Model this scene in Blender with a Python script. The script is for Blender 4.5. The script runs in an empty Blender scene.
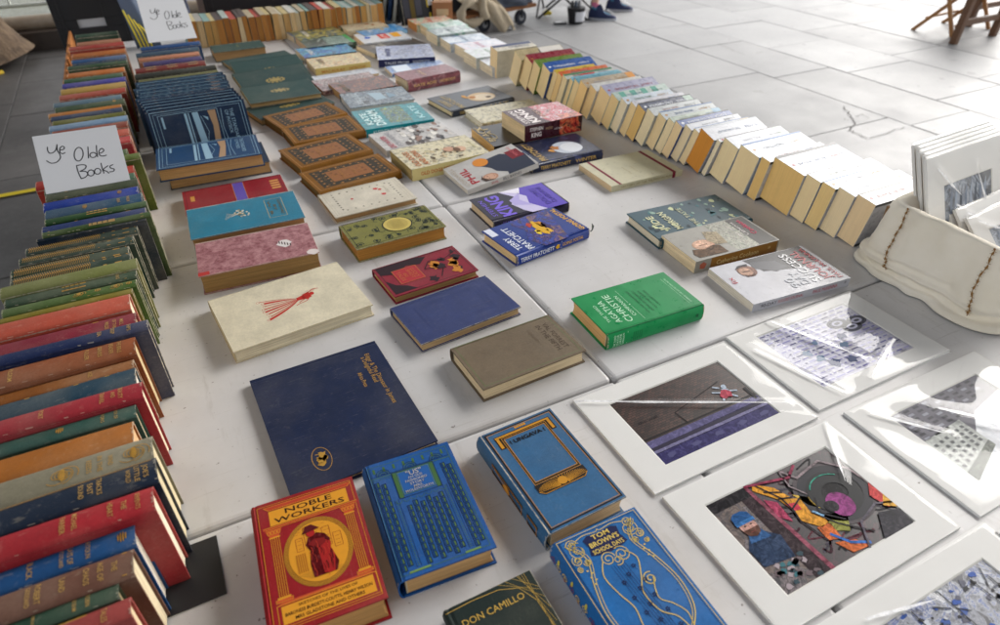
import bpy, math, random
from mathutils import Vector, Matrix
R = random.Random(7)
PI = math.pi
SC = bpy.context.scene
COL = SC.collection
TZ = 0.75            # table height in metres

# ------------------------------------------------------------------ camera numbers (fitted from the photograph)
FPX, PITCH, ROLL, YAW, CH = 650.445, 0.631073, -0.0061418, 0.4675217, 0.75
cp, sp, cy, sy = math.cos(PITCH), math.sin(PITCH), math.cos(YAW), math.sin(YAW)
FW = Vector((sy*cp, cy*cp, -sp)); r0 = Vector((cy, -sy, 0)); u0 = r0.cross(FW)
RT = r0*math.cos(ROLL)+u0*math.sin(ROLL); UP = -r0*math.sin(ROLL)+u0*math.cos(ROLL)
CAM = Vector((0, 0, TZ+CH))
def at(px, py, h=0.0):
    """point of the place seen at a pixel of the 1000x625 photograph, h metres above the table top"""
    d = FW*FPX + RT*(px-500) - UP*(py-312.5)
    t = (TZ+h-CAM.z)/d.z
    return CAM + d*t
def z_for(px, py, y):
    d = FW*FPX + RT*(px-500) - UP*(py-312.5)
    return CAM + d*(y/d.y)

# ------------------------------------------------------------------ materials
def lin(h):
    if isinstance(h, tuple): return h
    o = []
    for i in (0, 2, 4):
        c = int(h[i:i+2], 16)/255
        o.append(c/12.92 if c <= .04045 else ((c+.055)/1.055)**2.4)
    return tuple(o)+(1,)
MC = {}
class NT:
    def __init__(s, name):
        s.m = bpy.data.materials.new(name); s.m.use_nodes = True
        s.t = s.m.node_tree; s.b = s.t.nodes['Principled BSDF']; s.out = s.t.nodes['Material Output']
    def n(s, typ, **k):
        n = s.t.nodes.new(typ)
        for a, b in k.items():
            if a.startswith('i_'): n.inputs[a[2:].replace('_', ' ')].default_value = b
            else: setattr(n, a, b)
        return n
    def l(s, a, b): s.t.links.new(a, b)
    def coord(s, scale=(1, 1, 1), rand=True, which='Object'):
        tc = s.n('ShaderNodeTexCoord'); mp = s.n('ShaderNodeMapping'); mp.inputs['Scale'].default_value = scale
        if rand:
            oi = s.n('ShaderNodeObjectInfo'); mu = s.n('ShaderNodeMath', operation='MULTIPLY'); mu.inputs[1].default_value = 37.0
            s.l(oi.outputs['Random'], mu.inputs[0])
            va = s.n('ShaderNodeVectorMath', operation='ADD'); s.l(tc.outputs[which], va.inputs[0]); s.l(mu.outputs[0], va.inputs[1])
            s.l(va.outputs[0], mp.inputs['Vector'])
        else: s.l(tc.outputs[which], mp.inputs['Vector'])
        return mp.outputs[0]
    def noise(s, vec, scale, detail=4, rough=.6):
        n = s.n('ShaderNodeTexNoise'); n.inputs['Scale'].default_value = scale; n.inputs['Detail'].default_value = detail
        n.inputs['Roughness'].default_value = rough; s.l(vec, n.inputs['Vector']); return n.outputs['Fac']
    def ramp(s, fac, stops, const=False):
        r = s.n('ShaderNodeValToRGB'); e = r.color_ramp.elements
        if const: r.color_ramp.interpolation = 'CONSTANT'
        while len(e) > 1: e.remove(e[-1])
        e[0].position = stops[0][0]; e[0].color = stops[0][1]
        for p, c in stops[1:]:
            x = e.new(p); x.color = c
        s.l(fac, r.inputs[0]); return r.outputs[0]
    def mix(s, fac, a, b, mode='MIX'):
        m = s.n('ShaderNodeMix', data_type='RGBA', blend_type=mode)
        for k, v in ((0, fac), (6, a), (7, b)):
            if isinstance(v, bpy.types.NodeSocket): s.l(v, m.inputs[k])
            else: m.inputs[k].default_value = v
        return m.outputs[2]
    def bump(s, h, strength=.3, dist=.0005):
        b = s.n('ShaderNodeBump'); b.inputs['Strength'].default_value = strength; b.inputs['Distance'].default_value = dist
        s.l(h, b.inputs['Height']); s.l(b.outputs[0], s.b.inputs['Normal']); return b
    def base(s, v):
        if isinstance(v, bpy.types.NodeSocket): s.l(v, s.b.inputs['Base Color'])
        else: s.b.inputs['Base Color'].default_value = v
    def rough(s, v):
        if isinstance(v, bpy.types.NodeSocket): s.l(v, s.b.inputs['Roughness'])
        else: s.b.inputs['Roughness'].default_value = v
def g(v): return (v, v, v, 1)
def sc(c, k): return tuple(min(1, x*k) for x in c[:3])+(1,)
def mx(a, b, t): return tuple(x*(1-t)+y*t for x, y in zip(a[:3], b[:3]))+(1,)
PALE = lin('c9bfa8')
def cached(f):
    def w(*a, **k):
        key = (f.__name__, a, tuple(sorted(k.items())))
        if key not in MC: MC[key] = f(*a, **k)
        return MC[key]
    return w
@cached
def cloth(h, rough=.62, wear=.35):
    c = sc(lin(h), .80); n = NT('book_cloth'); v = n.coord()
    big = n.noise(v, 22, 5, .65); fine = n.noise(v, 260, 3, .7); scr = n.ramp(n.noise(n.coord((14, 1.2, 3)), 30, 5, .75), [(.60, g(0)), (.68, g(.30*wear+.06))])
    col = n.mix(n.ramp(big, [(.3, g(0)), (.72, g(1))]), sc(c, .80), sc(c, 1.08))
    spots = n.ramp(n.noise(v, 75, 8, .8), [(.58-.02*wear, g(0)), (.76, g(.5*wear+.05))])
    fade = n.ramp(n.noise(v, 7, 3, .6), [(.42, g(0)), (.7, g(.35*wear))])
    col = n.mix(fade, col, mx(c, PALE, .45)); col = n.mix(spots, col, mx(c, PALE, .42)); col = n.mix(scr, col, mx(c, PALE, .5)); col = n.mix(n.ramp(fine, [(.35, g(.22)), (.6, g(0))]), col, sc(c, .5))
    n.base(col); n.rough(n.ramp(big, [(.2, g(rough-.12)), (.8, g(rough+.12))]))
    n.b.inputs['Specular IOR Level'].default_value = .15
    vc = n.coord((1, 1, 1), False)
    w = n.n('ShaderNodeTexWave', wave_type='BANDS', bands_direction='DIAGONAL'); w.inputs['Scale'].default_value = 420; n.l(vc, w.inputs['Vector'])
    ad = n.n('ShaderNodeMath', operation='ADD'); n.l(fine, ad.inputs[0]); n.l(w.outputs['Fac'], ad.inputs[1])
    n.bump(ad.outputs[0], .4, .0004); n.m['rgb'] = c
    return n.m
@cached
def worn(h, k=.5):
    c = sc(lin(h), .8); n = NT('worn_cloth_edge'); v = n.coord()
    f = n.ramp(n.noise(v, 110, 6, .75), [(.38, g(.12)), (.56, g(min(1, k+.25)))])
    n.base(n.mix(f, sc(c, .95), mx(c, PALE, .8))); n.rough(.75)
    return n.m
@cached
def glossy(h, rough=.25, var=.1):
    c = sc(lin(h), .74); n = NT('coated_card'); v = n.coord()
    n.base(n.mix(n.ramp(n.noise(v, 30, 4), [(.3, g(0)), (.7, g(1))]), sc(c, 1-var), sc(c, 1+var)))
    n.b.inputs['Specular IOR Level'].default_value = .35; n.rough(n.ramp(n.noise(v, 60, 5, .7), [(.3, g(rough)), (.75, g(min(1, rough+.16)))])); n.bump(n.noise(v, 18, 3), .15, .001)
    return n.m
def worn_cap(cov):
    k = ('cap', cov.name)
    if k not in MC:
        c = cov.get('rgb'); c = tuple(c) if c is not None else lin('8a7a64'); n = NT('frayed_cloth'); n.base(mx(c, PALE, .38)); n.rough(.9); MC[k] = n.m
    return MC[k]
@cached
def plain(h, rough=.6, metal=0.0):
    n = NT('plain_paint'); n.base(lin(h)); n.rough(rough); n.b.inputs['Metallic'].default_value = metal
    return n.m
@cached
def ink(h, rough=.5):
    c = lin(h); n = NT('printed_ink'); v = n.coord()
    n.base(n.mix(n.ramp(n.noise(v, 200, 5, .7), [(.5, g(0)), (.8, g(.2))]), c, mx(c, (.06, .05, .045, 1), .5))); n.rough(rough); n.b.inputs['Specular IOR Level'].default_value = .2
    return n.m
@cached
def paint(h, rough=.35, k=1.0):
    c = lin(h); n = NT('painted_print'); v = n.coord(rand=False)
    a = n.n('ShaderNodeTexNoise'); a.inputs['Scale'].default_value = 75; a.inputs['Detail'].default_value = 8; a.inputs['Roughness'].default_value = .72; a.inputs['Distortion'].default_value = 1.4; n.l(v, a.inputs['Vector'])
    n.base(n.ramp(a.outputs['Fac'], [(.36, sc(c, 1-.68*k)), (.5, c), (.62, mx(sc(c, 1.5), (.6, .55, .5, 1), .05*k))])); n.rough(rough); n.b.inputs['Specular IOR Level'].default_value = .1
    return n.m
@cached
def gold(h='c8963c', rough=.38, metal=.55):
    c = lin(h); n = NT('gilt_foil'); v = n.coord()
    n.base(n.mix(n.ramp(n.noise(v, 240, 5, .75), [(.45, g(0)), (.72, g(.6))]), c, sc(c, .35))); n.rough(rough); n.b.inputs['Metallic'].default_value = metal
    return n.m
@cached
def pages(h, dark=.62, rough=.9):
    c = sc(lin(h), 1.1); n = NT('paper_edges'); v = n.coord((6, 6, 1500)); v2 = n.coord()
    a = n.noise(v, 1.0, 3, .7); b = n.noise(v2, 35, 4, .6); v3 = n.coord((8, 8, 260)); d = n.noise(v3, 1.0, 2)
    col = n.mix(n.ramp(a, [(.36, g(0)), (.6, g(1))]), sc(c, dark), sc(c, 1.08))
    col = n.mix(n.ramp(d, [(.4, g(.35 if dark < .8 else .08)), (.6, g(0))]), col, sc(c, dark*.85))
    col = n.mix(n.ramp(b, [(.5, g(0)), (.8, g(.45 if dark < .8 else .15))]), col, mx(c, lin('8a5a28'), .5))
    n.base(col); n.rough(rough); n.bump(a, .5, .0006)
    return n.m
@cached
def art(pal, scale=14.0, dist=1.5, rough=.3, seed=0.0, const=False):
    """printed cover picture: patches of several inks"""
    n = NT('printed_picture'); v = n.coord(rand=False); mp = n.n('ShaderNodeMapping'); mp.inputs['Location'].default_value = (seed*3.1, seed*1.7, seed)
    n.l(v, mp.inputs['Vector'])
    t = n.n('ShaderNodeTexNoise'); t.inputs['Scale'].default_value = scale; t.inputs['Detail'].default_value = 7; t.inputs['Roughness'].default_value = .62; t.inputs['Distortion'].default_value = dist
    n.l(mp.outputs[0], t.inputs['Vector'])
    k = len(pal); st = [(.385+.23*i/(k-1) if k > 1 else 0, sc(lin(p), .82)) for i, p in enumerate(pal)]
    dk = n.ramp(n.noise(mp.outputs[0], scale*2.6, 6, .7), [(.50, g(0)), (.62, g(.72 if min(lin(pal[0])[:3]) < .45 else .28))])
    n.base(n.mix(dk, n.ramp(t.outputs['Fac'], st, const), mx(sc(lin(pal[-1]), .3), (.02, .02, .03, 1), .6))); n.rough(rough)
    return n.m
@cached
def marbled(h1, h2, scale=90.0):
    n = NT('rubbed_leather'); v = n.coord(rand=False)
    n.base(n.ramp(n.noise(v, scale, 9, .8), [(.4, lin(h1)), (.5, mx(lin(h1), lin(h2), .5)), (.6, lin(h2))])); n.rough(.4); n.bump(n.noise(v, scale, 6), .3, .0006)
    return n.m

# ------------------------------------------------------------------ mesh builder
class MB:
    def __init__(s): s.v = []; s.f = []; s.mi = []; s.sm = []; s.mats = []
    def mat(s, m):
        if m not in s.mats: s.mats.append(m)
        return s.mats.index(m)
    def add(s, vs, fs, m, smooth=False):
        o = len(s.v); k = s.mat(m); s.v += [tuple(x) for x in vs]
        for f in fs: s.f.append(tuple(i+o for i in f)); s.mi.append(k); s.sm.append(smooth)
    def box(s, a, b, m, M=None):
        x0, y0, z0 = a; x1, y1, z1 = b
        vs = [Vector(p) for p in ((x0,y0,z0),(x1,y0,z0),(x1,y1,z0),(x0,y1,z0),(x0,y0,z1),(x1,y0,z1),(x1,y1,z1),(x0,y1,z1))]
        if M: vs = [M @ p for p in vs]
        s.add(vs, [(0,3,2,1),(4,5,6,7),(0,1,5,4),(1,2,6,5),(2,3,7,6),(3,0,4,7)], m)
    def tube(s, pts, rad, m, seg=10, cap=True):
        pts = [Vector(p) for p in pts]; n = len(pts); rings = []
        rr = rad if isinstance(rad, (list, tuple)) else [rad]*n
        prev = None
        for i, p in enumerate(pts):
            t = (pts[min(i+1, n-1)]-pts[max(i-1, 0)]).normalized()
            a = t.cross(Vector((0, 0, 1)))
            if a.length < .05: a = t.cross(Vector((0, 1, 0)))
            if prev is not None and prev.dot(t) < .98:
                a = prev - t*prev.dot(t)
            a.normalize(); prev = a; b = t.cross(a)
            rings.append([p+(a*math.cos(2*PI*k/seg)+b*math.sin(2*PI*k/seg))*rr[i] for k in range(seg)])
        vs = [q for r in rings for q in r]; fs = []
        for i in range(n-1):
            for k in range(seg):
                fs.append((i*seg+k, (i*seg+(k+1) % seg), (i+1)*seg+(k+1) % seg, (i+1)*seg+k))
        s.add(vs, fs, m, True)
        if cap:
            s.add(rings[0], [tuple(range(seg))], m); s.add(rings[-1], [tuple(reversed(range(seg)))], m)
    def beam(s, a, b, w, t, m, up=Vector((0, 0, 1))):
        a = Vector(a); b = Vector(b); d = (b-a).normalized(); x = d.cross(up)
        if x.length < .1: x = d.cross(Vector((0, 1, 0)))
        x.normalize(); y = x.cross(d)
        vs = [p+x*i*w/2+y*j*t/2 for p in (a, b) for i, j in ((-1,-1),(1,-1),(1,1),(-1,1))]
        s.add(vs, [(0,1,2,3),(7,6,5,4),(0,4,5,1),(1,5,6,2),(2,6,7,3),(3,7,4,0)], m)
    def grid(s, fn, nu, nv, m, smooth=True):
        vs = [fn(i/nu, j/nv) for j in range(nv+1) for i in range(nu+1)]
        fs = [(j*(nu+1)+i, j*(nu+1)+i+1, (j+1)*(nu+1)+i+1, (j+1)*(nu+1)+i) for j in range(nv) for i in range(nu)]
        s.add(vs, fs, m, smooth)
    def build(s, name, parent=None, bevel=0, bmat=None, seg=2, subsurf=0):
        me = bpy.data.meshes.new(name)
        if bmat is not None: bi = s.mat(bmat)
        me.from_pydata(s.v, [], s.f)
        for m in s.mats: me.materials.append(m)
        me.polygons.foreach_set('material_index', s.mi); me.polygons.foreach_set('use_smooth', s.sm)
        me.update()
        o = bpy.data.objects.new(name, me); COL.objects.link(o)
        if parent: o.parent = parent
        if bevel:
            b = o.modifiers.new('soft_edge', 'BEVEL'); b.width = bevel; b.segments = seg; b.limit_method = 'ANGLE'; b.angle_limit = math.radians(50)
            if bmat is not None: b.material = bi
        if subsurf:
            b = o.modifiers.new('smooth', 'SUBSURF'); b.levels = subsurf; b.render_levels = subsurf
        return o
def tag(o, label=None, cat=None, group=None, kind=None):
    if label: o['label'] = label
    if cat: o['category'] = cat
    if group: o['group'] = group
    if kind: o['kind'] = kind
    return o
def empty(name, M=None):
    o = bpy.data.objects.new(name, None); COL.objects.link(o); o.empty_display_size = .05
    if M is not None: o.matrix_world = M if isinstance(M, Matrix) else Matrix.Translation(M)
    return o

# ------------------------------------------------------------------ drawing on surfaces
TXT = {}
def glyphs(s, bold=0.0):
    if (s, bold) in TXT: return TXT[(s, bold)]
    cu = bpy.data.curves.new('t', 'FONT'); cu.body = s; cu.size = 1; cu.resolution_u = 2; cu.offset = bold; cu.align_x = 'CENTER'; cu.fill_mode = 'FRONT'
    ob = bpy.data.objects.new('t', cu); COL.objects.link(ob); bpy.context.view_layer.update()
    me = bpy.data.meshes.new_from_object(ob.evaluated_get(bpy.context.evaluated_depsgraph_get()))
    vs = [(v.co.x, v.co.y) for v in me.vertices]; fs = [tuple(p.vertices) for p in me.polygons]
    bpy.data.objects.remove(ob); bpy.data.curves.remove(cu); bpy.data.meshes.remove(me)
    if vs:
        x0 = min(v[0] for v in vs); x1 = max(v[0] for v in vs)
        vs = [((v[0]-(x0+x1)/2), v[1]-.35) for v in vs]; w = x1-x0
    else: w = 1
    TXT[(s, bold)] = (vs, fs, w); return TXT[(s, bold)]
class Surf:
    """a drawing area w x h metres; fn(x, y, lift) gives the point of the surface"""
    def __init__(s, mb, fn, w, h): s.mb = mb; s.fn = fn; s.w = w; s.h = h; s.k = 1
    def P(s, u, v, lift): return s.fn(u*s.w, v*s.h, .00018*lift)
    def poly(s, pts, m, lift=1): s.mb.add([s.P(u, v, lift) for u, v in pts], [tuple(range(len(pts)))], m)
    def rect(s, u0, v0, u1, v1, m, lift=1): s.poly([(u0, v0), (u1, v0), (u1, v1), (u0, v1)], m, lift)
    def ell(s, cu, cv, ru, rv, m, lift=1, n=28, rot=0):
        c, d = math.cos(rot), math.sin(rot)
        pts = []
        for i in range(n):
            a = 2*PI*i/n; x = ru*s.w*math.cos(a); y = rv*s.h*math.sin(a)
            pts.append((cu+(x*c-y*d)/s.w, cv+(x*d+y*c)/s.h))
        s.poly(pts, m, lift)
    def line(s, pts, wd, m, lift=1, closed=False):
        """ribbon of width wd (metres) along points in u,v"""
        p = [Vector((u*s.w, v*s.h)) for u, v in pts]; n = len(p)
        if n < 2: return
        L = []; Rr = []
        for i in range(n):
            a = p[(i-1) % n] if (closed or i > 0) else None; b = p[(i+1) % n] if (closed or i < n-1) else None
            d1 = (p[i]-a) if a is not None else (b-p[i]); d2 = (b-p[i]) if b is not None else d1
            d1 = d1.normalized() if d1.length > 1e-9 else Vector((1, 0)); d2 = d2.normalized() if d2.length > 1e-9 else d1
            t = d1+d2
            t = t.normalized() if t.length > 1e-3 else d1
            nn = Vector((-t.y, t.x)); k = 1/max(.5, nn.dot(Vector((-d1.y, d1.x))))
            L.append(p[i]+nn*wd/2*k); Rr.append(p[i]-nn*wd/2*k)
        vs = [s.fn(q.x, q.y, .00018*lift) for q in L]+[s.fn(q.x, q.y, .00018*lift) for q in Rr]
        fs = [(n+i, n+(i+1) % n, (i+1) % n, i) for i in range(n if closed else n-1)]
        s.mb.add(vs, fs, m)
    def frame(s, u0, v0, u1, v1, wd, m, lift=1): s.line([(u0, v0), (u1, v0), (u1, v1), (u0, v1)], wd, m, lift, True)
    def ring(s, cu, cv, ru, rv, wd, m, lift=1, a0=0, a1=360, n=30):
        full = a1-a0 >= 360
        pts = [(cu+ru*math.cos(math.radians(a0+(a1-a0)*i/n)), cv+rv*math.sin(math.radians(a0+(a1-a0)*i/n))) for i in range(n if full else n+1)]
        s.line(pts, wd, m, lift, full)
    def spiral(s, cu, cv, r, turns, wd, m, lift=1, a0=0, sgn=1):
        n = int(16*turns); pts = []
        for i in range(n+1):
            a = a0+sgn*2*PI*turns*i/n; q = r*(1-.8*i/n)
            pts.append((cu+q*math.cos(a)/s.w, cv+q*math.sin(a)/s.h))
        s.line(pts, wd, m, lift)
    def curve(s, q, wd, m, lift=1, sub=6):
        P_ = []
        for i in range(len(q)-1):
            p0 = q[max(i-1, 0)]; p1 = q[i]; p2 = q[i+1]; p3 = q[min(i+2, len(q)-1)]
            for j in range(sub):
                t = j/sub; P_.append(tuple(.5*((2*p1[k])+(-p0[k]+p2[k])*t+(2*p0[k]-5*p1[k]+4*p2[k]-p3[k])*t*t+(-p0[k]+3*p1[k]-3*p2[k]+p3[k])*t**3) for k in (0, 1)))
        P_.append(q[-1]); s.line(P_, wd, m, lift)
    def text(s, st, cu, cv, size, m, rot=0, lift=2, fit=None, bold=.0, sx=1.0):
        vs, fs, w = glyphs(st, bold); k = size/.7; kx = k*sx
        if fit: kx = fit/w; k = min(k, kx*1.3)
        c, d = math.cos(math.radians(rot)), math.sin(math.radians(rot))
        s.mb.add([s.fn(cu*s.w+x*kx*c-y*k*d, cv*s.h+x*kx*d+y*k*c, .00018*lift) for x, y in vs], fs, m)
    def blob(s, cu, cv, r, m, lift=1, seed=0, n=14, asp=1.0, jag=.35):
        q = random.Random(seed)
        s.poly([(cu+r*asp*(1-jag*q.random())*math.cos(2*PI*i/n)/s.w, cv+r*(1-jag*q.random())*math.sin(2*PI*i/n)/s.h) for i in range(n)], m, lift)

# ------------------------------------------------------------------ books
def book(name, M, W, H, T, cov, edge, pg, label, group=None, soft=False, up=False, dec=None, sdec=None, wear=.4, pagemat=None, bulge=None, warp=0.0, cat='book', bdec=None, beveled=True, boards=None):
    """book frame: x spine->fore edge, y tail->head, z back->front cover"""
    root = empty(name, M); tag(root, label, cat, group)
    if len(label.split()) > 16: print('LONG', len(label.split()), label)
    ox, oy, oz = (-W, -H/2, -T/2) if up else (-W/2, -H/2, 0)
    def P(x, y, z):
        return (x+ox, y+oy, z+oz+warp*(x/W)**2)
    b = .0005 if soft else (boards or .0027); ov = .0004 if soft else .0032
    bl = bulge if bulge is not None else (.0004 if soft else min(.0065, T*.2))
    n = 3 if soft else 9
    def arc(ins):
        A = T/2-ins; B = bl-ins*.6 if not soft else .0001
        xs = bl+ (0 if not soft else ins)
        pts = []
        for i in range(n+1):
            th = PI/2-PI*i/n
            pts.append((xs-max(B, .0001)*abs(math.cos(th))**.8 if not soft else ins, T/2+A*(math.sin(th) if not soft else (1-2*i/n))))
        return pts
    nx = 6 if warp else 1
    outer = [(W-(W-.011)*i/nx, T) for i in range(nx)]+([(.011, T), (.0075, T-.0011)] if not soft else [(.011, T)])+arc(0)+([(.0075, .0011), (.011, 0)] if not soft else [(.011, 0)])+[(.011+(W-.011)*(i+1)/nx, 0) for i in range(nx)]
    inner = [(W-(W-.011)*i/nx, T-b) for i in range(nx)]+([(.011, T-b), (.0075, T-b-.0011)] if not soft else [(.011, T-b)])+arc(b)+([(.0075, b+.0011), (.011, b)] if not soft else [(.011, b)])+[(.011+(W-.011)*(i+1)/nx, b) for i in range(nx)]
    mb = MB(); cm = cov; N = len(outer)
    vs = []
    for (x, z) in outer: vs += [P(x, 0, z), P(x, H, z)]
    for (x, z) in inner: vs += [P(x, 0, z), P(x, H, z)]
    flat = []; rnd = []
    i0 = nx+(1 if soft else 2)-0; i1 = i0+n
    for i in range(N-1):
        a, c, e, f = 2*i, 2*i+1, 2*i+3, 2*i+2
        (rnd if i0 <= i < i1 else flat).append((a, c, e, f))
        flat += [(a+2*N, f+2*N, e+2*N, c+2*N), (a, f, f+2*N, a+2*N), (c, c+2*N, e+2*N, e)]
    flat += [(0, 2*N, 2*N+1, 1), (2*N-2, 2*N-1, 4*N-1, 4*N-2)]
    o = len(mb.v); k = mb.mat(cm); mb.v += vs
    for f in flat: mb.f.append(f); mb.mi.append(k); mb.sm.append(False)
    for f in rnd: mb.f.append(f); mb.mi.append(k); mb.sm.append(not soft)
    if dec: dec(Surf(mb, lambda x, y, l: P(x, y, T+l), W, H))
    if bdec: bdec(Surf(mb, lambda x, y, l: P(W-x, y, -l), W, H))
    if not soft:
        wr_ = random.Random(int(W*1e5)+int(H*1e5)+int(T*1e6)); wm_ = plain(wr_.choice(['b8ab92', 'a8987c', 'c4b8a0']), .85); wm2 = worn_cap(cov)
        def sfw(x, y, l):
            z = min(max(x, 0), T); q = (z-T/2)/(T/2); q = max(-.999, min(.999, q)); return P(bl-bl*(math.sqrt(1-q*q))**.8-l*1.2-.0002, y, z)
        sw = Surf(mb, sfw, T, H)
        for e_ in (0, 1):
            nn_ = 9; v_ = lambda t: (t if e_ == 0 else 1-t)
            for q_ in range(nn_):
                d1 = (.0006+.0034*wr_.random()**2)/H*1.0; d2 = (.0006+.0034*wr_.random()**2)/H
                if wr_.random() < .7: sw.poly([(q_/nn_, v_(.0001)), ((q_+1)/nn_, v_(.0001)), ((q_+1)/nn_, v_(d2)), (q_/nn_, v_(d1))][::(1 if e_ == 0 else -1)], wm2, .6)
    if not soft and up:
        for jx in (.03, .97):
            for q_ in range(26):
                if wr_.random() < .22:
                    a_ = q_/26+wr_.uniform(-.01, .01); b_ = a_+wr_.uniform(.012, .04); w_ = wr_.uniform(.0002, .0007)/T; 
                    if a_ > 0 and b_ < 1: sw.poly([(jx-w_, a_), (jx+w_*.6, a_+.003), (jx+w_, b_-.002), (jx-w_*.5, b_)], wm2, .5)
    if sdec:
        def sf(x, y, l):
            z = min(max(x, 0), T)
            if soft: return P(-l, y, z)
            q = (z-T/2)/(T/2); q = max(-.999, min(.999, q)); xx = bl-bl*(math.sqrt(1-q*q))**.8
            return P(xx-l*1.6-.0003, y, z)
        sdec(Surf(mb, sf, T, H))
    co = mb.build('cover', root, bevel=(.0009 if not soft else 0) if beveled else 0, bmat=edge if (beveled and not soft) else None)
    # page block
    pb = MB(); pm = pagemat or pages(pg); z0 = b+.0002; z1 = T-b-.0002; y0 = ov; y1 = H-ov; xf = W-ov; xs = (b+.0002 if soft else bl+b+.001)
    cc = 0 if soft else min(.004, T*.12)
    prof = []
    m = 6
    for i in range(nx): prof.append((xs+(xf-xs)*i/nx, z0))
    for i in range(m+1): q = i/m; prof.append((xf-cc*math.sin(PI*q), z0+(z1-z0)*q))
    for i in range(nx-1): prof.append((xf-(xf-xs)*(i+1)/nx, z1))
    prof.append((xs, z1))
    L = len(prof); pv = [P(x, y0, z) for x, z in prof]+[P(x, y1, z) for x, z in prof]
    pb.add(pv, [(i, (i+1) % L, (i+1) % L+L, i+L) for i in range(L)], pm, False)
    # end caps as strips so the warped block stays clean
    lo = [(xs+(xf-xs)*i/nx) for i in range(nx+1)]
    for yy, flip in ((y0, False), (y1, True)):
        ring = [P(x, yy, z) for x, z in prof]
        pb.add(ring, [tuple(range(L)) if not flip else tuple(reversed(range(L)))], pm)
    pb.build('page_block', root)
    if not soft and T > .012:
        for yh in (y1-.0002, y0+.0002):
            hb = MB(); hb.tube([P(xs+.0008, yh, z0+.001), P(xs+.0008, yh, z1-.001)], .0011, plain('b9ad92', .8), 6); hb.build('headband', root)
    return root
def flatM(corners, T, rot=0, base=0.0, extra=None):
    """four top-cover corners in photo pixels (far-left, far-right, near-right, near-left) -> matrix, size"""
    h = base+T; p = [at(x, y, h) for x, y in corners]
    c = (p[0]+p[1]+p[2]+p[3])/4
    w = ((p[1]-p[0]).length+(p[2]-p[3]).length)/2; d = ((p[3]-p[0]).length+(p[2]-p[1]).length)/2
    e = (p[1]-p[0])+(p[2]-p[3]); f = (p[0]-p[3])+(p[1]-p[2])
    a = math.atan2(e.y, e.x); a2 = math.atan2(f.y, f.x)-PI/2
    ang = (a*w+a2*d)/(w+d)
    M = Matrix.Translation((c.x, c.y, TZ+base)) @ Matrix.Rotation(ang+math.radians(rot), 4, 'Z')
    if extra is not None: M = M @ extra
    return M, w, d
def lay(name, corners, T, rot, col, pg, label, base=0.0, size=None, edgecol=None, covmat=None, tilt=(0, 0), **k):
    M, w, d = flatM(corners, T, rot, base)
    if tilt != (0, 0): M = M @ Matrix.Rotation(math.radians(tilt[0]), 4, 'X') @ Matrix.Rotation(math.radians(tilt[1]), 4, 'Y')
    W, H = (w, d) if rot % 180 == 0 else (d, w)
    if size: W, H = size
    cm = covmat or (glossy(col) if k.get('soft') or k.pop('jacket', False) else cloth(col))
    k.pop('jacket', None)
    return book(name, M, W, H, T, cm, worn(edgecol or col), pg, label, **k)
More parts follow.
